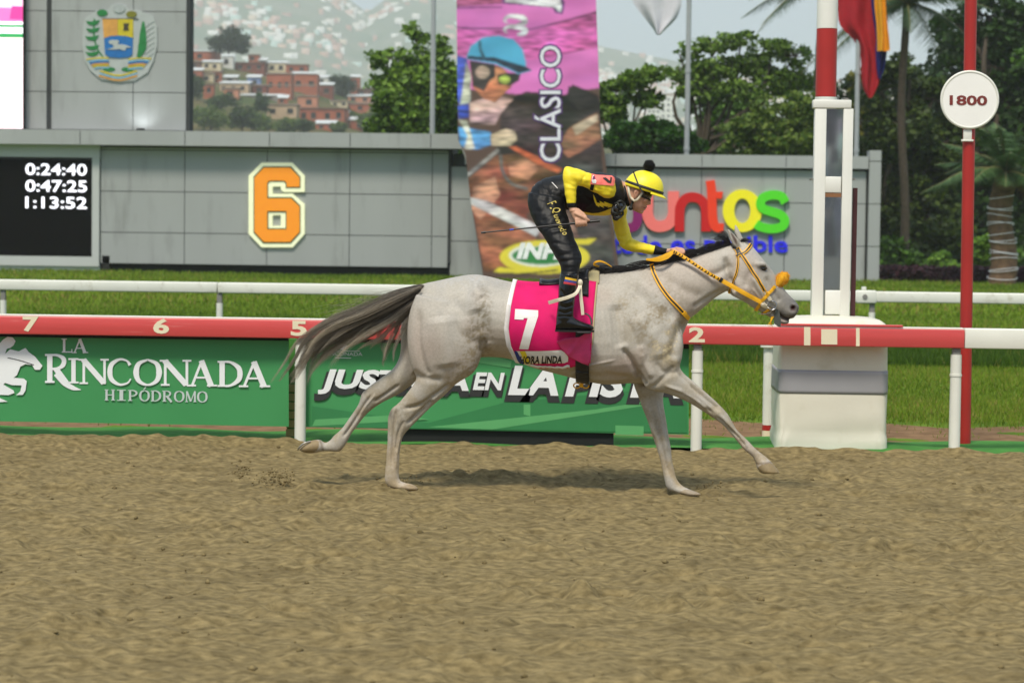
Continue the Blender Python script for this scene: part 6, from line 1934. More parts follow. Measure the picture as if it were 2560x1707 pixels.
# ---- saddle cloth: draped over the back, both sides
sc_ = thing('saddle_cloth', 'bright pink saddle cloth with white number 7 and a name strip', 'cloth', H(1380, 800))
EL = [(700, 1281), (760, 1270), (819, 1264), (862, 1270), (906, 1290), (930, 1300)]
ER = [(690, 1491), (760, 1485), (819, 1481), (870, 1479), (930, 1474)]
BOT = [(0, 906), (.25, 917), (.6, 921), (.8, 915), (1, 905)]
NU, NVv = 44, 26
def cloth_grid(off, u0=0.0, u1=1.0, nu=NU, v0=0.0, v1=1.0, nv=NVv, wrinkle=True):
    G_ = np.zeros((nu + 1, nv + 1, 3))
    for i in range(nu + 1):
        u = u0 + (u1 - u0) * i / nu
        ybot = np.interp(u, [a for a, b in BOT], [b for a, b in BOT])
        arc, prev_y = [], 705.0
        for phi in np.linspace(0, 2.75, 70):
            xl = np.interp(prev_y, [a for a, b in EL], [b for a, b in EL]); xr = np.interp(prev_y, [a for a, b in ER], [b for a, b in ER])
            X = H(xl + (xr - xl) * u, prev_y, -.25)[0]
            p = ring_pt(X, H(1380, 815)[2], phi, off)
            arc.append(p); prev_y = float(to_px(p[None])[0][1])
            if prev_y > ybot: break
        arc = np.array(arc)
        s = np.concatenate([[0], np.cumsum(np.linalg.norm(np.diff(arc, axis=0), axis=1))])
        for j in range(nv + 1):
            v = v0 + (v1 - v0) * j / nv
            q = np.array([np.interp(v * s[-1], s, arc[:, k]) for k in range(3)])
            if wrinkle:
                q[1] -= .004 * math.sin(u * 21 + v * 6) * v * (1 - v) * 2 + .003 * math.sin(u * 9 - v * 13) * v
            G_[i, j] = q
    return G_
def sheet(name, G_, G2, material, parent, both=True):
    """closed thin sheet between outer grid G_ and inner grid G2; mirrored halves joined when both"""
    nu, nv = G_.shape[0] - 1, G_.shape[1] - 1
    def mir(A): B = A.copy(); B[..., 1] = 2 * YH - B[..., 1]; return B
    if both:
        A = np.concatenate([mir(G_)[:, ::-1][:, :-1], G_], 1); B = np.concatenate([mir(G2)[:, ::-1][:, :-1], G2], 1)
    else: A, B = G_, G2
    nv = A.shape[1] - 1
    V = np.concatenate([A.reshape(-1, 3), B.reshape(-1, 3)]); N = (nu + 1) * (nv + 1)
    F = []
    ix = lambda i, j: i * (nv + 1) + j
    for i in range(nu):
        for j in range(nv):
            F.append((ix(i, j), ix(i, j + 1), ix(i + 1, j + 1), ix(i + 1, j)))
            F.append((ix(i, j) + N, ix(i + 1, j) + N, ix(i + 1, j + 1) + N, ix(i, j + 1) + N))
    for i in range(nu):
        for j in (0, nv): F.append((ix(i, j), ix(i + 1, j), ix(i + 1, j) + N, ix(i, j) + N))
    for j in range(nv):
        for i in (0, nu): F.append((ix(i, j), ix(i, j + 1), ix(i, j + 1) + N, ix(i, j) + N))
    bm = bmesh.new(); vs = [bm.verts.new(v) for v in V]
    for f in F:
        try: bm.faces.new([vs[k] for k in f])
        except ValueError: pass
    bmesh.ops.recalc_face_normals(bm, faces=bm.faces[:])
    me = bpy.data.meshes.new(name); bm.to_mesh(me); bm.free()
    me.polygons.foreach_set('use_smooth', np.ones(len(me.polygons), dtype=bool))
    return obj(name, me, material, parent)
cl = sheet('cloth', cloth_grid(.016), cloth_grid(.004), m_pink, sc_)
sheet('white_edging', cloth_grid(.020, -.012, .038, 3), cloth_grid(.002, -.012, .038, 3), m_wht, sc_)['label'] = 'white rear edging'
sheet('white_edging', cloth_grid(.020, .03, .72, 20, .965, 1.02, 2), cloth_grid(.002, .03, .72, 20, .965, 1.02, 2), m_wht, sc_)['label'] = 'frilled white lower edging'
# frill along the edging
fr = MB()
Gf = cloth_grid(.021, -.014, .034, 1, .42, 1.0, 60, False)
for j in range(60):
    fr.tube([Gf[0, j], (Gf[0, j] + Gf[1, j]) / 2 + [0, -.004, 0], Gf[1, j + 1 if j < 60 else j]], [.0025, .0035, .0025], 5)
fr.build('frill', m_wht, sc_, True)
BVc = bvh_of(cl)
zc4 = lambda X, Y: (1260 + X / 4.9, 660 + Y / 4.9)
decal('number_seven', [zc4(*q) for q in [(138, 553), (418, 570), (418, 640), (385, 740), (345, 860), (300, 1042), (188, 1036), (230, 880), (290, 665), (245, 662), (240, 684), (130, 678)]], BVc, m_wht, sc_, .004)
lb = decal('name_strip', [zc4(*q) for q in [(150, 1062), (420, 1062), (700, 1052), (770, 1095), (788, 1140), (785, 1190), (740, 1208), (480, 1214), (250, 1218), (175, 1190), (150, 1120)]], BVc, m_wht, sc_, .004, 5)
decal('badge_patch', [zc4(*q) for q in [(128, 1055), (165, 1065), (250, 1215), (215, 1225), (165, 1170)]], BVc, mat('badge_blue', c255(40, 60, 140), .7), sc_, .0055, 5)
decal('badge_patch', [zc4(*q) for q in [(195, 1062), (262, 1062), (330, 1216), (265, 1218)]], BVc, mat('badge_yellow', c255(230, 210, 40), .7), sc_, .0055, 5)
a, b = zc4(196, 1212), zc4(712, 1208)
decal_text('horse_name', 'HORA LINDA', a, (b[0] - a[0], b[1] - a[1]), (2, -19), BVc, m_blk, sc_, .007, bold=.03)
# turned-back corner of the cloth
fl_p = [zc4(*q) for q in [(645, 945), (760, 900), (920, 890), (1035, 820), (1062, 850), (1076, 960), (1076, 1060), (1042, 1232), (960, 1205), (880, 1165), (780, 1110), (700, 1020)]]
o = decal('turned_back_corner', fl_p, BVc, m_pink2, sc_, .014, 5)
pp_ = to_px(get_co(o.data)); co_ = get_co(o.data)
co_[:, 1] -= .018 * np.exp(-(seg_dist(pp_, [zc4(645, 945), zc4(920, 890), zc4(1035, 825)])[0] / 9) ** 2) + .010 * np.exp(-(seg_dist(pp_, [zc4(930, 930), zc4(800, 1100)])[0] / 6) ** 2)
set_co(o.data, co_)
s_ = o.modifiers.new('thickness', 'SOLIDIFY'); s_.thickness = .006

# ---- saddle, girth, stirrups
sd_ = thing('racing_saddle', 'small black racing saddle with girth and white stirrup leathers', 'saddle', H(1410, 700))
def ring_strip(name, px0, px1, phis, off0, off1, material, parent, nu=6, tilt=0.0, prof=None):
    Ga = np.zeros((nu + 1, len(phis), 3)); Gb = Ga.copy()
    for i in range(nu + 1):
        for j, ph in enumerate(phis):
            X = H(px0 + (px1 - px0) * i / nu + tilt * ph, 800, -.25)[0]
            o1 = off1 if prof is None else off1 + prof(i / nu, ph)
            Ga[i, j] = ring_pt(X, H(1380, 815)[2], ph, o1); Gb[i, j] = ring_pt(X, H(1380, 815)[2], ph, off0)
    return sheet(name, Ga, Gb, material, parent, both=False)
ring_strip('girth', 1440, 1474, list(np.linspace(1.5, 2 * math.pi - 1.5, 40)), .003, .020, m_blk, sd_, 4)
ring_strip('girth_edge', 1442, 1472, list(np.linspace(2.45, 2.62, 6)), .0, .027, m_blk, sd_, 3)
ring_strip('seat', 1345, 1468, list(np.linspace(-.45, .45, 21)), .016, .027, m_blk, sd_, 16, prof=lambda u, ph: .022 * (max(0, (u - .72) / .28) ** 2 + .5 * max(0, (.15 - u) / .15)) * math.cos(ph))
ring_strip('saddle_flap', 1450, 1470, list(np.linspace(.4, .85, 8)), .018, .030, m_blk, sd_, 5)
ring_strip('saddle_flap', 1452, 1478, list(np.linspace(-1.2, -.55, 8)), .018, .034, m_blk, sd_, 5)
ring_strip('wither_pad', 1464, 1496, list(np.linspace(-.42, .42, 14)), .002, .012, m_tan, sd_, 10, prof=lambda u, ph: .026 * math.sin(math.pi * min(1, .15 + u * .75)) * max(0, math.cos(ph * 3.4)))
ring_strip('wither_pad', 1486, 1495, list(np.linspace(.4, 1.9, 20)), .001, .012, m_tan, sd_, 2, tilt=-6)
for dx in (0, 22):
    c = H(1442 + dx, 962, -.03)
    MB().tube([c + np.array([.02 * math.cos(w), .004 * math.sin(2 * w), .016 * math.sin(w) - .004]) for w in np.linspace(0, 2 * math.pi, 15)], .0045, 6).build('girth_tab', m_yel, sd_, True)
strap('girth_tab', [(1452, 952), (1454, 960), (1452, 968)], .02, m_yel, sd_, None, ys=[-.05, -.04, -.03])
YBT = -.375
strap('stirrup_leather', [(1449, 700), (1450, 716), (1452, 740), (1455, 765), (1457, 787)], [.03, .022, .02, .02, .018], m_ivory, sd_, None, ys=[-.33, YBT - .005, YBT - .01, YBT - .01, YBT - .01])
strap('loose_strap', [(1449, 716), (1440, 733), (1420, 743), (1395, 750), (1371, 757)], [.016, .02, .021, .022, .022], m_ivory, sd_, None, ys=[YBT - .02, YBT - .05, YBT - .072, YBT - .05, -.345])
MB().ellipsoid(H(1450, 707, YBT + .008), (.017, .016, .022), 12, 8).build('buckle_knot', m_ivory, sd_, True)
strap('stirrup_leather', [(1449, 700), (1452, 740), (1457, 787)], .02, m_ivory, sd_, None, ys=[.33, -YBT + .01, -YBT + .01])
for s_ in (-1, 1):
    arc = [H(1462 + 17 * math.cos(w), 808 - 24 * math.sin(w), s_ * abs(YBT)) + np.array([0, s_ * (-.05 * math.cos(2 * w) * 0 + .0), 0]) for w in np.linspace(-.1, math.pi + .1, 17)]
    for sy in (-.052, .052):
        MB().tube([a_ + np.array([0, sy * (1 - .75 * math.sin(max(0, min(math.pi, w)))), 0]) for a_, w in zip(arc, np.linspace(-.1, math.pi + .1, 17))][:9], .005, 8).build('stirrup_iron', m_blk, sd_, True)
    MB().box(H(1445, 826)[0], H(1480, 826)[0], YH + s_ * abs(YBT) - .055, YH + s_ * abs(YBT) + .055, H(1460, 833, s_ * abs(YBT))[2], H(1460, 828.5, s_ * abs(YBT))[2], .003).build('stirrup_tread', m_blk, sd_)

# ---- bridle
zb = lambda X, Y: (1600 + X / 4.9, 540 + Y / 4.9)
br = thing('bridle', 'yellow and black racing bridle with a fluffy sheepskin noseband', 'bridle', H(1900, 700))
def st2(name, pts, w, stripe=True, mirror=True, off=.005):
    o_ = strap(name, [zb(*q) for q in pts], w, m_yel, br, BV, off, .0035, mirror)
    if stripe: strap('black_stripe', [zb(*q) for q in pts[:-1]] + [zb(*pts[-1])], w * .42, m_blk, o_, BV, off + .0042, .0012, False)
    return o_
st2('cheek_strap', [(1195, 385), (1240, 460), (1300, 555), (1420, 745), (1500, 870), (1530, 925)], .021)
st2('throat_lash', [(1160, 395), (1195, 470), (1205, 550), (1190, 680), (1140, 830), (1092, 945)], .014)
st2('brow_band', [(1175, 490), (1240, 468), (1290, 440), (1330, 395), (1352, 352)], .021)
strap('head_piece', [zb(*q) for q in [(1128, 345), (1150, 372), (1200, 430), (1215, 460)]], .018, m_blk, br, BV, .005, .004, True)
strap('nose_band', [zb(*q) for q in [(1650, 860), (1600, 915), (1550, 970), (1490, 1045), (1440, 1120), (1425, 1150)]], .02, m_yel, br, BV, .008, .004, True)
strap('cheek_strap_end', [zb(*q) for q in [(1530, 925), (1560, 975), (1590, 1030)]], .024, m_ivory, br, BV, .009, .005, True)
strap('cheek_buckle', [zb(*q) for q in [(1538, 940), (1562, 980)]], .028, m_yel, br, BV, .011, .005, True)
strap('curb_strap', [zb(*q) for q in [(1600, 1125), (1560, 1150), (1520, 1180), (1490, 1200)]], .016, m_yel, br, BV, .008, .004, True)
# bit ring, lip strap and the leather flap under the mouth
bc = on_surf(BV, *zb(1615, 1090), .010)[0]
MB().tube([bc + np.array([.027 * math.cos(w), -.004 + .0 * w, .027 * math.sin(w)]) for w in np.linspace(0, 2 * math.pi, 25)], .0042, 8, cap=False).build('bit_ring', m_steel, br, True)
bm_ = bc.copy(); bm_[1] = 2 * YH - bm_[1]
MB().tube([bm_ + np.array([.027 * math.cos(w), .004, .027 * math.sin(w)]) for w in np.linspace(0, 2 * math.pi, 25)], .0042, 8, cap=False).build('bit_ring', m_steel, br, True)
MB().tube([bc + [.01, 0, -.014], (bc + bm_) / 2 + [.012, 0, -.016], bm_ + [.01, 0, -.014]], .006, 8).build('bit_bar', m_steel, br, True)
MB().tube([H(*zb(1640, 1110), -.07), H(*zb(1600, 1180), -.066), H(*zb(1540, 1200), -.05), H(*zb(1450, 1195), -.03)], .003, 6).build('curb_chain', m_steel, br, True)
V, F = flat_shape([zb(*q) for q in [(1655, 1150), (1690, 1148), (1710, 1190), (1728, 1300), (1722, 1362), (1690, 1355), (1655, 1325), (1640, 1310)]], [], YH - .045, .006)
obj('leather_flap', mk_mesh('flap', V, F), mat('grey_leather', c255(70, 74, 68), .6), br)
for k in range(6):
    MB().tube([H(*zb(1610 + k * 6, 1230), -.045), H(*zb(1600 + k * 5 - k * k, 1290), -.05), H(*zb(1560 + k * 14, 1340 + (k % 3) * 14), -.05 + .004 * k)], [.003, .0025, .001], 5).build('tie_end', m_yel, br)
# sheepskin roll on the nose
mx_w = mat('sheepskin', c255(250, 186, 50), .95, vscale=40, var=.12, bump=.9, bscale=160, spec=.1)
wool = loft([(cx_ - .6 * r_, cy_ - .8 * r_, cx_ + .6 * r_, cy_ + .8 * r_, w_, -.012) for cx_, cy_, r_, w_ in ((1921, 728, 5, .02), (1928, 722, 8, .03), (1936, 715, 10, .036), (1945, 707, 12.5, .042), (1955, 698, 14.5, .042), (1963, 691, 12.5, .036), (1970, 685, 4, .014))], m=28)
wme = skin([wool], .004, 4)
wc, wn_ = get_co(wme), get_no(wme)
set_co(wme, wc + wn_ * (.0012 * RNG.normal(size=len(wc)) ** 2 * .5)[:, None])
wr_o = obj('sheepskin_roll', wme, mx_w, br)
fz = np.random.default_rng(6); pick = fz.choice(len(wc), 1600)
strands('wool_fibres', [np.array([wc[i], wc[i] + (wn_[i] + fz.normal(0, .5, 3)) * .004, wc[i] + (wn_[i] + fz.normal(0, .8, 3)) * .006]) for i in pick], [.0009] * 1600, lambda ci, u: np.array(c255(246, 172, 40)), mat('wool_fibre', (.9, .5, .05), .9, attr='col', var=.1), wr_o)

# ---- neck strap
ns = thing('neck_strap', 'yellow and black strap lying round the base of the neck', 'strap', H(1670, 740))
nsp = [zb(*q) for q in [(140, 585), (165, 690), (195, 770), (260, 885), (350, 1005), (460, 1115), (545, 1205), (590, 1255)]]
strap('webbing', nsp, .026, m_yel, ns, BV, .006, .004, True)
strap('black_stripe', nsp[:-1], .011, m_blk, ns, BV, .0108, .0012, True)
strap('buckle', [zb(*q) for q in [(520, 1175), (545, 1205)]], .03, m_yel, ns, BV, .011, .004)

# ---- reins
rn = thing('reins', 'yellow reins with a black braided grip running from bit to hand', 'reins', H(1800, 700))
rp_ = [zb(*q) for q in [(395, 425), (500, 480), (640, 570), (760, 650), (880, 725), (1000, 790)]]
o_ = strap('braided_grip', rp_, .021, m_yel, rn, BV, .010, .006, ys=[-.055, -.08, -.10, -.115, -.115, -.105])
BVr = bvh_of(o_)
for k in range(15):
    u = .05 + k * .063
    c0 = crom(np.array(rp_), 8); i = int(u * (len(c0) - 1)); p0 = c0[i]; tg = c0[min(i + 1, len(c0) - 1)] - c0[i]; tg /= np.linalg.norm(tg); nr = np.array([-tg[1], tg[0]])
    decal('braid_chevron', [tuple(p0 + tg * a_ + nr * b_) for a_, b_ in ((-1.5, -5.2), (3, 0), (-1.5, 5.2), (-4.6, 5.2), (-.2, 0), (-4.6, -5.2))], BVr, m_blk, o_, .0022, 4)
strap('rein', [zb(*q) for q in [(1000, 790), (1130, 860), (1280, 945), (1400, 1010), (1500, 1062)]], .027, m_yel, rn, BV, .012, .005, ys=[-.105, -.11, -.11, -.09, -.08])
strap('rein_end', [zb(*q) for q in [(1492, 1058), (1530, 1080), (1570, 1095)]], .03, m_ivory, rn, BV, .014, .006, ys=[-.08, -.078, -.075])
strap('keeper', [zb(*q) for q in [(975, 775), (1004, 794)]], .03, m_blk, rn, BV, .013, .006, ys=[-.11, -.11])
strap('rein_slack', [zb(*q) for q in [(400, 440), (330, 490), (240, 525), (150, 535), (75, 532)]], [.022, .036, .034, .02, .012], m_yel, rn, None, ys=[-.065, -.09, -.10, -.09, -.07])
strap('rein_loop', [(1530, 668), (1515, 658), (1500, 653), (1488, 656), (1486, 662), (1498, 667)], [.006, .009, .012, .012, .014, .01], m_yel, rn, None, ys=[-.03, -.05, -.06, -.06, -.05, -.03])
strap('far_rein', [(1692, 630), (1760, 660), (1850, 715), (1925, 760)], .018, m_yel, rn, None, ys=[.05, .12, .12, .08])
# ============================================================ the rider
jk = thing('person', 'jockey crouching in yellow and black silks and yellow helmet, holding a whip', 'person', H(1400, 820, 0))
m_skin = mat('skin', c255(206, 156, 128), .55, attr='col', var=.05, vscale=40, spec=.35)
m_blkc = mat('black_stretch_cloth', c255(10, 10, 11), .5, vscale=18, var=.25, bump=.12, bscale=220, spec=.3, dirt=(c255(40, 37, 32), 30.0, .68, .3))
m_yelc = mat('yellow_silk', c255(246, 222, 40), .5, vscale=16, var=.05, bump=.2, bscale=120, dirt=(c255(196, 168, 60), 34.0, .66, .45))
m_boot = mat('polished_boot', c255(6, 6, 6), .2, vscale=12, var=.3, spec=.6)
m_dark = mat('dark_helmet_band', c255(40, 42, 38), .6)
PHI = R(22)
def hd(a, b): return 1600 + 400 * (a * math.cos(PHI) + b * math.sin(PHI)), 475 + 400 * (a * math.sin(PHI) - b * math.cos(PHI))
def hp(a, b, w=0.0): return H(*hd(a, b), w)
# head slices, chin to crown: (b, front, back, half width)
SL = [(-.136, .044, .008, .014), (-.126, .056, -.008, .03), (-.112, .064, -.03, .045), (-.095, .069, -.05, .055), (-.075, .070, -.075, .061), (-.05, .072, -.088, .065), (-.02, .066, -.098, .069), (.005, .076, -.094, .072), (.03, .074, -.086, .07), (.06, .058, -.07, .06), (.082, .035, -.05, .045), (.095, .01, -.03, .02)]
head = []
head.append(loft([(*hd(f, b), *hd(k, b), w, 0) for b, f, k, w in SL], n=4, m=32))
def elli(c, r): g = MB().ellipsoid(c, r, 14, 10); return (g.V, g.F)
head.append(loft([(*hd(.074, .002), *hd(.05, -.004), .008, 0), (*hd(.083, -.025), *hd(.05, -.03), .011, 0), (*hd(.092, -.045), *hd(.05, -.05), .014, 0), (*hd(.097, -.058), *hd(.05, -.064), .017, 0), (*hd(.088, -.07), *hd(.05, -.072), .014, 0)], m=14))       # nose
head.append(elli(hp(.070, -.087), (.013, .024, .007))); head.append(elli(hp(.068, -.101), (.012, .022, .007)))        # lips
head.append(elli(hp(.056, -.122), (.017, .022, .015)))                                                                # chin
for s_ in (-1, 1):
    head.append(elli(hp(.050, -.045, s_ * .042), (.022, .022, .02)))                                                  # cheekbones
    head.append(elli(hp(.066, .008, s_ * .032), (.016, .026, .010)))                                                  # brow
    head.append(loft([(*hd(-.004, -.062), *hd(-.016, -.066), .010, s_ * .07), (*hd(.002, -.04), *hd(-.026, -.046), .013, s_ * .076), (*hd(.004, -.018), *hd(-.032, -.022), .014, s_ * .08), (*hd(-.006, -.002), *hd(-.026, -.004), .010, s_ * .079)], m=14))   # ears
head.append(loft([(1545, 452, 1556, 512, .07, 0), (1566, 455, 1570, 514, .062, 0), (1585, 452, 1586, 512, .058, 0), (1600, 455, 1592, 508, .05, 0)], m=24))           # neck
bodyp = []
bodyp.append(loft([(1335, 462, 1335, 515, .07, 0), (1358, 452, 1378, 540, .14, 0), (1388, 446, 1415, 518, .14, 0), (1422, 438, 1440, 526, .15, 0), (1462, 436, 1480, 531, .165, 0), (1500, 437, 1518, 530, .17, 0), (1530, 442, 1545, 520, .15, 0), (1556, 452, 1568, 512, .08, 0)]))
NEAR = [(1528, 446, 1528, 490, .055, -.14), (1512, 446, 1512, 488, .055, -.185), (1485, 444, 1484, 474, .045, -.215), (1456, 433, 1462, 464, .042, -.24), (1428, 424, 1447, 458, .04, -.255), (1413, 426, 1441, 462, .04, -.26), (1412, 452, 1438, 468, .04, -.265), (1414, 480, 1437, 482, .036, -.27), (1420, 506, 1438, 505, .033, -.28), (1422, 520, 1440, 518, .028, -.285), (1424, 530, 1446, 524, .03, -.29)]
FARA = [(1560, 490, 1530, 500, .05, .15), (1563, 525, 1534, 530, .046, .17), (1566, 550, 1536, 555, .042, .175), (1573, 580, 1545, 588, .04, .17), (1580, 600, 1560, 619, .038, .16), (1606, 610, 1598, 630, .036, .12), (1636, 618, 1630, 633, .032, .07), (1660, 622, 1656, 635, .028, .03), (1676, 621, 1674, 634, .028, .01)]
bodyp.append(loft(NEAR)); bodyp.append(loft(FARA))
# near hand: palm from the wrist, four fingers closed round the whip, thumb across
W0, W1 = H(1214, 581, -.335), H(1499, 552, -.300)
def whip_at(px): return W0 + (W1 - W0) * ((px - 1214) / (1499 - 1214))
hand = [loft([(1424, 526, 1446, 520, .027, -.288), (1428, 536, 1453, 526, .026, -.294), (1434, 548, 1463, 534, .022, -.302), (1440, 556, 1468, 543, .016, -.308)], m=18)]
def finger(pts, rad):
    g = MB(); q = crom(np.array(pts), 4); g.tube(list(q), np.interp(np.linspace(0, 1, len(q)), np.linspace(0, 1, len(rad)), rad), 10); g.ellipsoid(q[-1], (rad[-1],) * 3, 10, 8); g.ellipsoid(q[0], (rad[0],) * 3, 10, 8)
    return (g.V, g.F)
for k, (fx, ln) in enumerate(((1440, .85), (1448, 1.0), (1456, 1.05), (1463, .95))):
    c = whip_at(fx + 1); r_ = .0175
    kn = H(fx + 1, 549 - k * 2.2, -.318)
    pts = [kn] + [c + np.array([.001 * j, -r_ * math.cos(w), r_ * math.sin(w)]) for j, w in enumerate(np.linspace(.75, -2.6 * ln, 6))]
    hand.append(finger(pts, [.0105, .0098, .0092, .0088, .0085, .008]))
hand.append(finger([H(1440, 534, -.318), H(1452, 540, -.326), H(1464, 547, -.322), H(1472, 551, -.312)], [.012, .011, .0098, .0088]))
# far hand: knuckles up on the crest, fingers closed over the rein
hand.append(loft([(1672, 622, 1671, 634, .027, .012), (1684, 619, 1684, 634, .03, .0), (1695, 620, 1696, 634, .03, -.012), (1701, 624, 1702, 633, .024, -.02)], m=18))
for k in range(4):
    x = 1690 + k * 4.2; yk = -.012 - k * .006
    hand.append(finger([H(x, 621 + k * .6, yk), H(x + 5, 622 + k, yk - .022), H(x + 7, 628 + k, yk - .036), H(x + 3, 634, yk - .034), H(x - 3, 634, yk - .022)], [.0105, .010, .0095, .009, .008]))
hand.append(finger([H(1680, 624, -.022), H(1688, 628, -.042), H(1696, 631, -.052)], [.011, .010, .009]))
LEGN = [(1405, 500, 1330, 485, .085, -.10), (1407, 522, 1328, 518, .088, -.135), (1417, 555, 1343, 558, .08, -.20), (1430, 598, 1368, 596, .07, -.26), (1442, 626, 1386, 627, .062, -.30), (1448, 645, 1401, 650, .056, -.325), (1443, 668, 1408, 671, .048, -.345), (1440, 700, 1408, 700, .046, -.36), (1432, 750, 1402, 750, .04, -.37), (1428, 785, 1398, 785, .034, -.375), (1430, 800, 1396, 806, .034, -.375)]
FOOTN = [(1396, 802, 1394, 822, .026, -.375), (1415, 797, 1412, 823, .03, -.375), (1440, 802, 1440, 823, .034, -.375), (1462, 810, 1464, 823, .034, -.375), (1476, 816, 1477, 822, .02, -.375)]
mirror_secs = lambda S: [(*s[:5], -s[5], *s[6:]) for s in S]
for S in (LEGN, FOOTN): bodyp.append(loft(S)); bodyp.append(loft(mirror_secs(S)))
jme = skin(head + bodyp + hand, .0042, 3, .45)
jc, jn_ = get_co(jme), get_no(jme)
jpp = to_px(jc)
# eyes, nostrils and mouth shaped into the face
def jd(a, b, rx, ry, dep, s_=None):
    global jc
    x, y = hd(a, b); u = (jpp[:, 0] - x) * math.cos(PHI) + (jpp[:, 1] - y) * math.sin(PHI); v = -(jpp[:, 0] - x) * math.sin(PHI) + (jpp[:, 1] - y) * math.cos(PHI)
    w = np.exp(-((u / rx) ** 2 + (v / ry) ** 2))
    jc = jc - jn_ * (w * dep)[:, None]; return w
jd(.055, -.018, 5, 3, .006)
wm = jd(.068, -.094, 7, 1.1, .004)
jd(.086, -.068, 2.5, 1.6, .003)
we = jd(-.012, -.028, 4.5, 7, .006)
set_co(jme, jc)
sk = np.tile(np.array(c255(206, 158, 130)), (len(jc), 1))
def jb(w, c):
    global sk
    w = np.clip(w, 0, 1)[:, None]; sk = sk * (1 - w) + np.array(c)[None] * w
def jg(x, y, rx, ry): return np.exp(-(((jpp[:, 0] - x) / rx) ** 2 + ((jpp[:, 1] - y) / ry) ** 2))
jb(.8 * wm, c255(120, 62, 56)); x, y = hd(.069, -.094); jb(.45 * jg(x, y, 6, 5), c255(184, 110, 100))
x, y = hd(.045, -.06); jb(.3 * jg(x, y, 9, 9), c255(212, 140, 118)); x, y = hd(.03, -.105); jb(.22 * jg(x, y, 12, 8), c255(128, 100, 88))
jb(.5 * we, c255(150, 86, 74))
jb(.5 * jg(1444, 545, 26, 26), c255(214, 166, 138))
a_ = jme.attributes.new('col', 'FLOAT_COLOR', 'POINT'); q_ = np.ones((len(sk), 4)); q_[:, :3] = sk; a_.data.foreach_set('color', q_.ravel())
jb_o = obj('body', jme, m_skin, jk)
for s_ in (-1, 1):
    MB().ellipsoid(hp(.058, -.018, s_ * .032), (.012, .012, .010), 14, 10).build('eye', mat('eye_white', c255(228, 222, 216), .2, var=.03), jk, True)
    MB().ellipsoid(hp(.0675, -.019, s_ * .033), (.0042, .006, .006), 12, 8).build('iris', mat('iris', c255(50, 32, 24), .1), jk, True)
    MB().tube([hp(.074, .004, s_ * .014), hp(.073, .010, s_ * .032), hp(.058, .006, s_ * .052)], [.003, .004, .002], 6).build('eyebrow', mat('brow_hair', c255(40, 30, 26), .8), jk)

def grow(S, px_, w_):
    """inflate loft sections by px_ pixels and w_ metres"""
    out = []
    for s in S:
        t, b = np.array(s[0:2], float), np.array(s[2:4], float); d = (t - b) / (np.linalg.norm(t - b) + 1e-9)
        t, b = t + d * px_, b - d * px_
        out.append((*t, *b, s[4] + w_, *s[5:]))
    return out
def garment(name, parts_, material, vox=.006, sm=5, wr=.0, wscale=.5, seed=1, folds=()):
    me_ = skin(parts_, vox, sm)
    c, n = get_co(me_), get_no(me_); p_ = to_px(c)
    if wr:
        a = fft_noise(256, 3, 9, seed); b = fft_noise(256, 9, 3, seed + 1)
        ix = (p_ * wscale * 4).astype(int) % 256
        c = c + n * (wr * (a[ix[:, 1], ix[:, 0]] * .6 + b[ix[:, 1], ix[:, 0]] * .6))[:, None]
    for line, wd, dp in folds:
        c = furrow(c, n, line, wd, dp)
    set_co(me_, c)
    # smooth away sampling steps
    bm = bmesh.new(); bm.from_mesh(me_)
    for _ in range(2): bmesh.ops.smooth_vert(bm, verts=bm.verts[:], factor=.5, use_axis_x=True, use_axis_y=True, use_axis_z=True)
    bm.to_mesh(me_); bm.free()
    return obj(name, me_, material, jk)
TORSO = [(1352, 449, 1372, 520, .135, 0), (1368, 444, 1394, 524, .15, 0), (1388, 440, 1416, 524, .15, 0), (1422, 434, 1440, 533, .16, 0), (1462, 431, 1480, 538, .175, 0), (1500, 431, 1520, 538, .182, 0), (1530, 437, 1550, 528, .165, 0), (1548, 446, 1566, 515, .12, 0), (1557, 456, 1567, 508, .085, 0)]
vest = garment('vest', [loft(TORSO)], m_blkc, wr=.0016, wscale=.25, seed=11, folds=[([(1420, 445), (1470, 500), (1530, 520)], 4, .004), ([(1450, 530), (1490, 500), (1540, 490)], 4, -.004)])
BVv = bvh_of(vest)
zv = lambda X, Y: (1380 + X / 6.532, 400 + Y / 6.532)
decal('lightning_bolt', [zv(*q) for q in [(672, 560), (700, 600), (735, 690), (790, 700), (775, 665), (860, 705), (845, 672), (985, 722), (975, 760), (900, 778), (930, 762), (830, 745), (850, 778), (770, 742), (775, 768), (720, 735), (690, 650)]], BVv, m_yelc, vest, .004, 4)
decal('yellow_hem', [zv(*q) for q in [(400, 840), (520, 838), (660, 862), (760, 855), (860, 825), (985, 770), (960, 880), (880, 902), (760, 905), (600, 890), (420, 880)]], BVv, m_yelc, vest, .004, 5)
collar = [H(x, y, w) for x, y, w in ((1556, 460, 0), (1560, 470, -.05), (1564, 488, -.07), (1568, 504, -.05), (1570, 512, 0), (1568, 504, .05), (1564, 488, .07), (1560, 470, .05), (1556, 460, 0))]
MB().tube(list(crom(np.array(collar), 4)), .012, 8, cap=False).build('collar', m_blkc, jk, True)
SLN = [(1538, 450, 1540, 484, .03, -.14), (1531, 441, 1533, 493, .055, -.16), (1515, 440, 1514, 496, .062, -.185), (1486, 437, 1484, 481, .054, -.215), (1456, 426, 1463, 470, .051, -.24), (1426, 417, 1448, 464, .048, -.257), (1410, 420, 1444, 463, .047, -.262), (1408, 450, 1442, 469, .046, -.268), (1411, 480, 1441, 482, .043, -.274), (1416, 508, 1441, 507, .038, -.282), (1417, 510, 1441, 509, .036, -.282)]
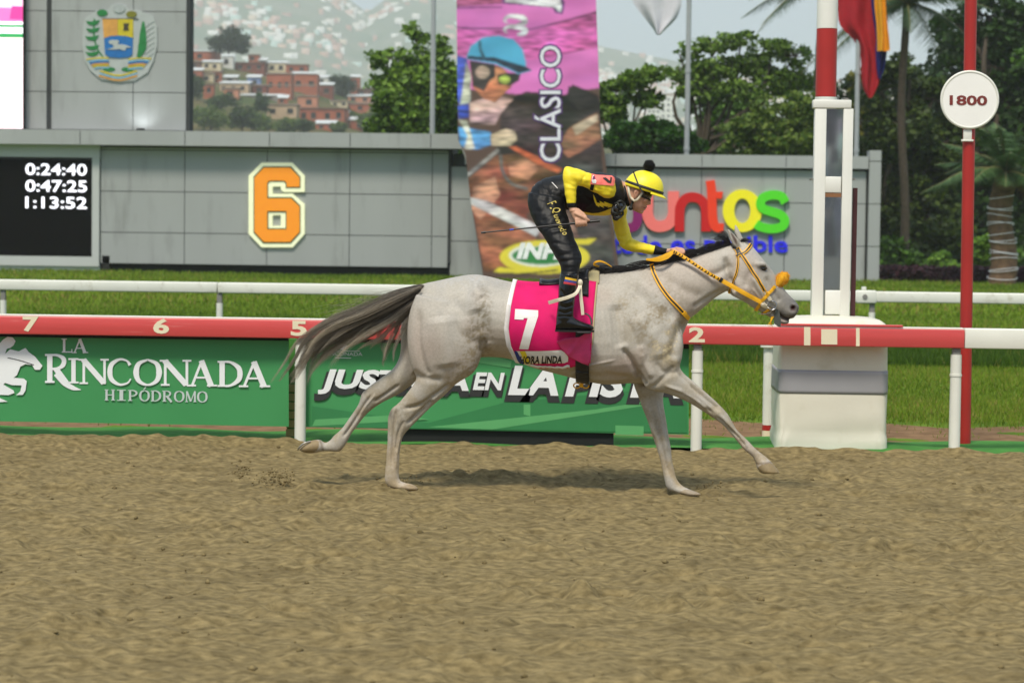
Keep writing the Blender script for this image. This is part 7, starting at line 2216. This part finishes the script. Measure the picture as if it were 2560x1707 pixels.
sl = garment('sleeve', [loft(SLN)], m_yelc, .005, 4, .0018, wscale=.25, seed=21, folds=[([(1446, 466), (1456, 452), (1462, 436)], 3, .005), ([(1440, 468), (1426, 462), (1412, 458)], 3, .004), ([(1438, 474), (1424, 470), (1412, 470)], 2.5, -.003), ([(1484, 470), (1502, 484), (1530, 488)], 3, -.004), ([(1478, 466), (1500, 474), (1528, 478)], 3, .004)])
garment('sleeve', [loft([(1563, 488, 1528, 498, .055, .14), (1568, 520, 1529, 530, .055, .165), (1568, 548, 1532, 553, .05, .175), (1576, 578, 1540, 588, .047, .17), (1583, 597, 1557, 622, .045, .16), (1609, 606, 1600, 633, .043, .12), (1638, 614, 1630, 636, .038, .07), (1641, 615, 1634, 636, .036, .066)])], m_yelc, .005, 4, .0017, wscale=.25, seed=31, folds=[([(1558, 612), (1572, 600), (1582, 590)], 3, .005), ([(1545, 590), (1560, 590), (1575, 582)], 3, .004)])
garment('cuff', [loft([(1415, 509, 1442, 507, .037, -.282), (1417, 514, 1442, 513, .036, -.283), (1419, 520, 1442, 518, .034, -.285)])], m_blkc, .004, 2)
garment('cuff', [loft([(1638, 613, 1632, 637, .038, .068), (1655, 619, 1650, 638, .034, .04), (1668, 621, 1665, 636, .031, .02)])], m_blkc, .004, 2)
BVs = bvh_of(sl)
pa = decal('arm_number_patch', [zv(*q) for q in [(640, 235), (720, 258), (1025, 268), (1000, 425), (620, 395)]], BVs, mat('salmon_patch', c255(250, 122, 110), .6, var=.05), jk, .006, 4)
decal('patch_figure', [zv(*q) for q in [(945, 290), (968, 300), (950, 388), (905, 380), (815, 305), (870, 300), (935, 350)]], BVs, m_dark, pa, .0085, 4)
decal('patch_print', [zv(*q) for q in [(655, 265), (672, 262), (700, 330), (725, 350), (715, 385), (660, 380), (640, 345)]], BVs, m_wht, pa, .0085, 4)
decal('patch_print', [zv(*q) for q in [(660, 280), (680, 270), (705, 325), (650, 330)]], BVs, mat('patch_purple', c255(130, 50, 90), .6), pa, .0095, 4)
strap('arm_band', [zv(*q) for q in [(660, 400), (652, 440), (645, 485)]], .022, m_blkc, pa, BVs, .003, .003)
# breeches
LN = [(1415, 500, 1320, 480, .10, -.095), (1414, 522, 1320, 516, .104, -.135), (1424, 555, 1337, 560, .094, -.20), (1437, 598, 1362, 597, .084, -.262), (1449, 626, 1380, 629, .074, -.30), (1456, 645, 1395, 653, .067, -.325), (1450, 668, 1402, 673, .06, -.345), (1446, 692, 1402, 692, .056, -.36)]
PEL = [(1330, 468, 1322, 508, .07, 0), (1345, 455, 1345, 535, .13, 0), (1362, 448, 1388, 545, .155, 0), (1384, 443, 1414, 528, .155, 0), (1392, 442, 1420, 522, .15, 0)]
tr_ = garment('breeches', [loft(PEL), loft(LN), loft(mirror_secs(LN))], m_blkc, .006, 5, .0016, wscale=.25, seed=41, folds=[([(1410, 540), (1385, 560), (1352, 570)], 4, .005), ([(1420, 560), (1400, 575), (1370, 585)], 4, -.004), ([(1440, 610), (1415, 612), (1378, 606)], 4, .005), ([(1446, 622), (1420, 626), (1388, 622)], 3, -.005), ([(1440, 676), (1420, 680), (1404, 676)], 2.5, .005), ([(1380, 460), (1372, 490), (1376, 520)], 5, .005), ([(1350, 470), (1345, 500), (1352, 530)], 6, -.004), ([(1400, 522), (1380, 540), (1350, 555)], 5, .006), ([(1455, 650), (1430, 650), (1398, 656)], 3, .006), ([(1450, 662), (1425, 664), (1402, 662)], 3, -.004), ([(1448, 640), (1420, 636), (1392, 640)], 3, .004), ([(1330, 480), (1360, 500), (1400, 505)], 5, .004)])
BVt = bvh_of(tr_)
zs2_ = lambda X, Y: (1280 + X / 3.015, 380 + Y / 3.015)
m_gold = mat('gold_thread', c255(206, 186, 96), .5, var=.1)
path = crom(np.array([zs2_(*q) for q in [(262, 395), (300, 455), (322, 510), (345, 560), (362, 600), (395, 640)]]), 20)
nm = 'F.Quevedo'
cum = np.concatenate([[0], np.cumsum(np.linalg.norm(np.diff(path, axis=0), axis=1))]); cum /= cum[-1]
adv = [.13, .06, .17, .11, .1, .1, .1, .12, .11]; pos = 0
for ch, ad in zip(nm, adv):
    x = np.interp(pos, cum, path[:, 0]); y = np.interp(pos, cum, path[:, 1]); x2 = np.interp(min(1, pos + ad), cum, path[:, 0]); y2 = np.interp(min(1, pos + ad), cum, path[:, 1])
    tg = np.array([x2 - x, y2 - y]); ln = np.linalg.norm(tg) + 1e-6; nr = np.array([tg[1], -tg[0]]) / ln
    hgt = 22 if ch in 'FQ' else 14 if ch == 'd' else 4 if ch == '.' else 9.5
    decal_text('embroidered_letter', ch, (x, y), tuple(tg * .86), tuple(nr * hgt), BVt, m_gold, tr_, .004, shear=.35, bold=0)
    pos += ad
strap('waist_piping', [zv(*q) for q in [(0, 375), (45, 420), (95, 468)]], .004, m_wht, tr_, BVt, .003, .002)
# boots
BT = [(1447, 684, 1400, 684, .06, -.36), (1446, 700, 1398, 700, .059, -.362), (1441, 725, 1396, 725, .055, -.368), (1437, 755, 1395, 755, .05, -.373), (1434, 780, 1392, 780, .043, -.376), (1434, 796, 1390, 800, .041, -.376), (1430, 812, 1390, 815, .038, -.376)]
FT = [(1392, 800, 1388, 824, .03, -.376), (1404, 790, 1400, 826, .038, -.376), (1425, 789, 1420, 826, .04, -.376), (1444, 799, 1443, 826, .043, -.376), (1462, 806, 1464, 826, .044, -.376), (1476, 811, 1478, 825, .036, -.376), (1484, 816, 1485, 823, .018, -.376)]
for s_ in (-1, 1):
    f_ = (lambda S: S) if s_ < 0 else mirror_secs
    me_ = skin([loft(f_(BT)), loft(f_(FT))], .0042, 4)
    c, n = get_co(me_), get_no(me_)
    if s_ < 0:
        for line, wd, dp in (([(1398, 742), (1415, 748), (1436, 742)], 2.4, .004), ([(1396, 762), (1414, 769), (1434, 762)], 2.4, .004), ([(1395, 777), (1412, 783), (1432, 776)], 2.2, .004), ([(1396, 752), (1414, 758), (1434, 752)], 3, -.003), ([(1398, 722), (1410, 740), (1412, 770)], 4, .003), ([(1392, 792), (1410, 790), (1432, 793)], 2.4, .003)):
            c = furrow(c, n, line, wd, dp)
        set_co(me_, c)
    bo = obj('boot', me_, m_boot, jk)
    g = MB()
    y_ = YH + s_ * .376
    pts = [(1388, .031), (1404, .040), (1425, .041), (1444, .045), (1462, .046), (1478, .037), (1486, .016)]
    V = []
    for zq in (824.5, 829.5):
        for x, w in pts: p = H(x, zq + .013 * (x - 1430), s_ * .376); V.append((p[0], y_ - w, p[2]))
        for x, w in reversed(pts): p = H(x, zq + .013 * (x - 1430), s_ * .376); V.append((p[0], y_ + w, p[2]))
    n_s = 14
    g.add(V, [tuple(range(n_s)), tuple(reversed(range(n_s, 2 * n_s)))] + [(i, (i + 1) % n_s, n_s + (i + 1) % n_s, n_s + i) for i in range(n_s)])
    g.build('sole', m_blk, bo)
    if s_ < 0:
        BVb = bvh_of(bo)
        for k, cc_ in enumerate((c255(240, 190, 40), c255(60, 76, 160), c255(196, 60, 60))):
            decal('flag_stripe', [zc4(*q) for q in [(752 - k * 8, 158 + k * 28), (886 - k * 3, 186 + k * 26), (884 - k * 3, 212 + k * 26), (748 - k * 8, 186 + k * 28)]], BVb, mat('boot_stripe_%d' % k, cc_, .4), bo, .003, 4)
# helmet
hl = MB()
nu, nv = 40, 16
V, F = [], []
for j in range(nv + 1):
    ph = (math.pi / 2) * j / nv
    for i in range(nu):
        th = 2 * math.pi * i / nu
        a = .017 + .125 * math.cos(ph) ** .85 * math.cos(th); w = .104 * math.cos(ph) ** .9 * math.sin(th)
        b = .004 + .125 * math.sin(ph) + (.012 * math.cos(th) * (1 - j / nv))
        V.append(hp(a, b, w))
for j in range(nv):
    for i in range(nu): F.append((j * nu + i, j * nu + (i + 1) % nu, (j + 1) * nu + (i + 1) % nu, (j + 1) * nu + i))
F.append(tuple(range(nv * nu, nv * nu + nu)))
hme = mk_mesh('helmet', V, F, True)
m_hel = mat('helmet_silk', c255(246, 230, 42), .45, vscale=10, var=.04, bump=.12, bscale=40)
he = obj('helmet', hme, m_hel, jk)
s2 = he.modifiers.new('thickness', 'SOLIDIFY'); s2.thickness = .006; s2.offset = -1
V, F = [], []
nb_ = 18
for k, (ex, db) in enumerate(((.0, .012), (.034, .002), (.034, -.002), (.0, .006))):
    for i in range(nb_ + 1):
        th = -1.15 + 2.3 * i / nb_
        a = .019 + (.121 + ex * math.cos(th * 1.3)) * math.cos(th); w = (.103 + ex * .35) * math.sin(th)
        V.append(hp(a, .002 + db + .012 * math.cos(th) - (.005 if ex else 0), w))
for k in range(4):
    for i in range(nb_):
        a, b = k * (nb_ + 1) + i, ((k + 1) % 4) * (nb_ + 1) + i
        F.append((a, a + 1, b + 1, b))
obj('peak', mk_mesh('peak', V, F, True), m_hel, he)
def helmet_band(name, b0, w, tilt, mm, r0=0.0, arc=(0, 2 * math.pi), n=48, ex=.003):
    V, F = [], []
    for i in range(n + 1):
        th = arc[0] + (arc[1] - arc[0]) * i / n
        for d in (0, w):
            b = b0 + d + tilt * math.cos(th) + .012 * math.cos(th)
            s_ = min(1, max(0, (b - .004 - .012 * math.cos(th)) / .125)); ph = math.asin(s_)
            a = .019 + (.123 * math.cos(ph) ** .9 + ex) * math.cos(th); ww = (.104 * math.cos(ph) ** .9 + ex) * math.sin(th)
            V.append(hp(a, b, ww))
    for i in range(n): F.append((2 * i, 2 * i + 2, 2 * i + 3, 2 * i + 1))
    o_ = obj(name, mk_mesh(name, V, F, True), mm, he)
    md = o_.modifiers.new('t', 'SOLIDIFY'); md.thickness = .003; md.offset = 0
    return o_
helmet_band('helmet_band', .018, .016, -.004, m_dark)
BVhl = bvh_of(he)
strap('goggle_strap', [zv(*q) for q in [(1330, 190), (1380, 320), (1430, 440), (1490, 545)]], .008, m_dark, he, BVhl, .006, .002)
hc = hp(.01, .13)
MB().ellipsoid(H(1623, 415, 0), (.032, .032, .03), 16, 12).build('pompom', mat('black_wool', c255(12, 12, 13), .95, bump=1.0, bscale=120), he, True)
fz = np.random.default_rng(8); pc = H(1623, 415, 0)
dd = fz.normal(size=(900, 3)); dd /= np.linalg.norm(dd, axis=1)[:, None]
strands('pompom_wool', [np.array([pc + d * .026, pc + d * .034 + fz.normal(0, .002, 3), pc + d * .038 + fz.normal(0, .004, 3)]) for d in dd], [.0014] * 900, lambda ci, u: np.array(c255(14, 13, 14)), m_hair, he)
# white chin harness
for s_ in (-1, 1):
    def hs(pts, w, mm, nm_, o=.004):
        q = crom(np.array([[*zv(*p_)] for p_ in pts]), 6); V, F = [], []
        P3 = []
        for x, y in q:
            h = on_surf(BVj, x, y, o)
            p = h[0] if h is not None else H(x, y, -.07)
            p[1] = min(p[1], YH - .055)
            if s_ > 0: p = np.array([p[0], 2 * YH - p[1], p[2]])
            P3.append(p)
        MB().tube(P3, w, 8).build(nm_, mm, he, True)
    BVj = bvh_of(jb_o)
    hs([(1250, 440), (1255, 520), (1280, 600), (1330, 655)], .0085, m_ivory, 'chin_harness')
    hs([(1475, 530), (1440, 580), (1390, 640), (1335, 665)], .0095, m_ivory, 'chin_harness')
    hs([(1335, 655), (1315, 700), (1300, 740), (1285, 785)], .008, m_dark, 'chin_strap')
MB().ellipsoid(H(*zv(1285, 790), -.02), (.014, .03, .013), 12, 8).build('chin_cup', m_dark, he, True)
# goggles over the eyes
V, F = [], []
for k in range(2):
    for i in range(21):
        th = -1.25 + 2.5 * i / 20
        for b in (.004, -.036 if k == 0 else -.036):
            r_ = .086 if k == 0 else .078
            V.append(hp(-.004 + r_ * math.cos(th) * 1.03, b + (.010 * (1 - abs(math.sin(th))) * (1 if b < 0 else 0)) * .8 if False else b, r_ * .93 * math.sin(th)))
for i in range(20):
    a = 2 * i; F += [(a, a + 1, a + 3, a + 2), (a + 42, a + 44, a + 45, a + 43), (a, a + 2, a + 44, a + 42), (a + 1, a + 43, a + 45, a + 3)]
mg = mat('goggle_lens', c255(40, 34, 32), .05, coat=1.0)
mg.node_tree.nodes['Principled BSDF'].inputs['Transmission Weight'].default_value = .6
obj('goggles', mk_mesh('goggles', V, F, True), mg, jk)
for b in (.004, -.036):
    MB().tube([hp(-.004 + .087 * math.cos(th) * 1.03, b, .087 * .93 * math.sin(th)) for th in np.linspace(-1.25, 1.25, 21)], .0035, 6).build('goggle_rim', m_dark, jk, True)
# spare goggles hanging at the throat
sg_ = thing('spare_goggles', 'muddy spare goggles bunched at the front of the jockey collar', 'goggles', H(1546, 525, -.14))
for k, (x, y, w) in enumerate(((1541, 522, -.165), (1546, 532, -.15), (1551, 516, -.15), (1540, 536, -.14))):
    q = np.array([H(x + 9 * math.cos(t) * (1 + .3 * math.sin(3 * t + k)), y + 13 * math.sin(t), w + .018 * math.sin(2 * t + k)) for t in np.linspace(0, 2 * math.pi, 19)])
    MB().tube(list(q), .008, 8, cap=False).build('goggle_frame', m_dark, sg_, True)
    MB().ellipsoid(H(x, y, w), (.018, .008, .028), 12, 8).build('lens', mg, sg_, True)
strap('goggle_elastic', [(1552, 500), (1550, 512), (1546, 524)], .016, m_blk, sg_, None, ys=[-.12, -.15, -.17])
# whip
wp = thing('whip', 'thin black riding whip held back in the near hand', 'whip', whip_at(1446))
MB().tube([W0, whip_at(1300), whip_at(1424)], [.0042, .0045, .005], 8).build('shaft', m_blk, wp, True)
MB().tube([whip_at(1424), whip_at(1460), whip_at(1497), W1], [.0075, .0085, .0085, .0095], 12).build('grip', m_blk, wp, True)
MB().tube([W0 - (W1 - W0) * .04, W0], [.006, .008], 8).build('flap', m_blk, wp, True)
MB().tube([whip_at(1274), whip_at(1284)], .0056, 8).build('blue_ring', mat('blue_tape', c255(60, 80, 190), .5), wp, True)
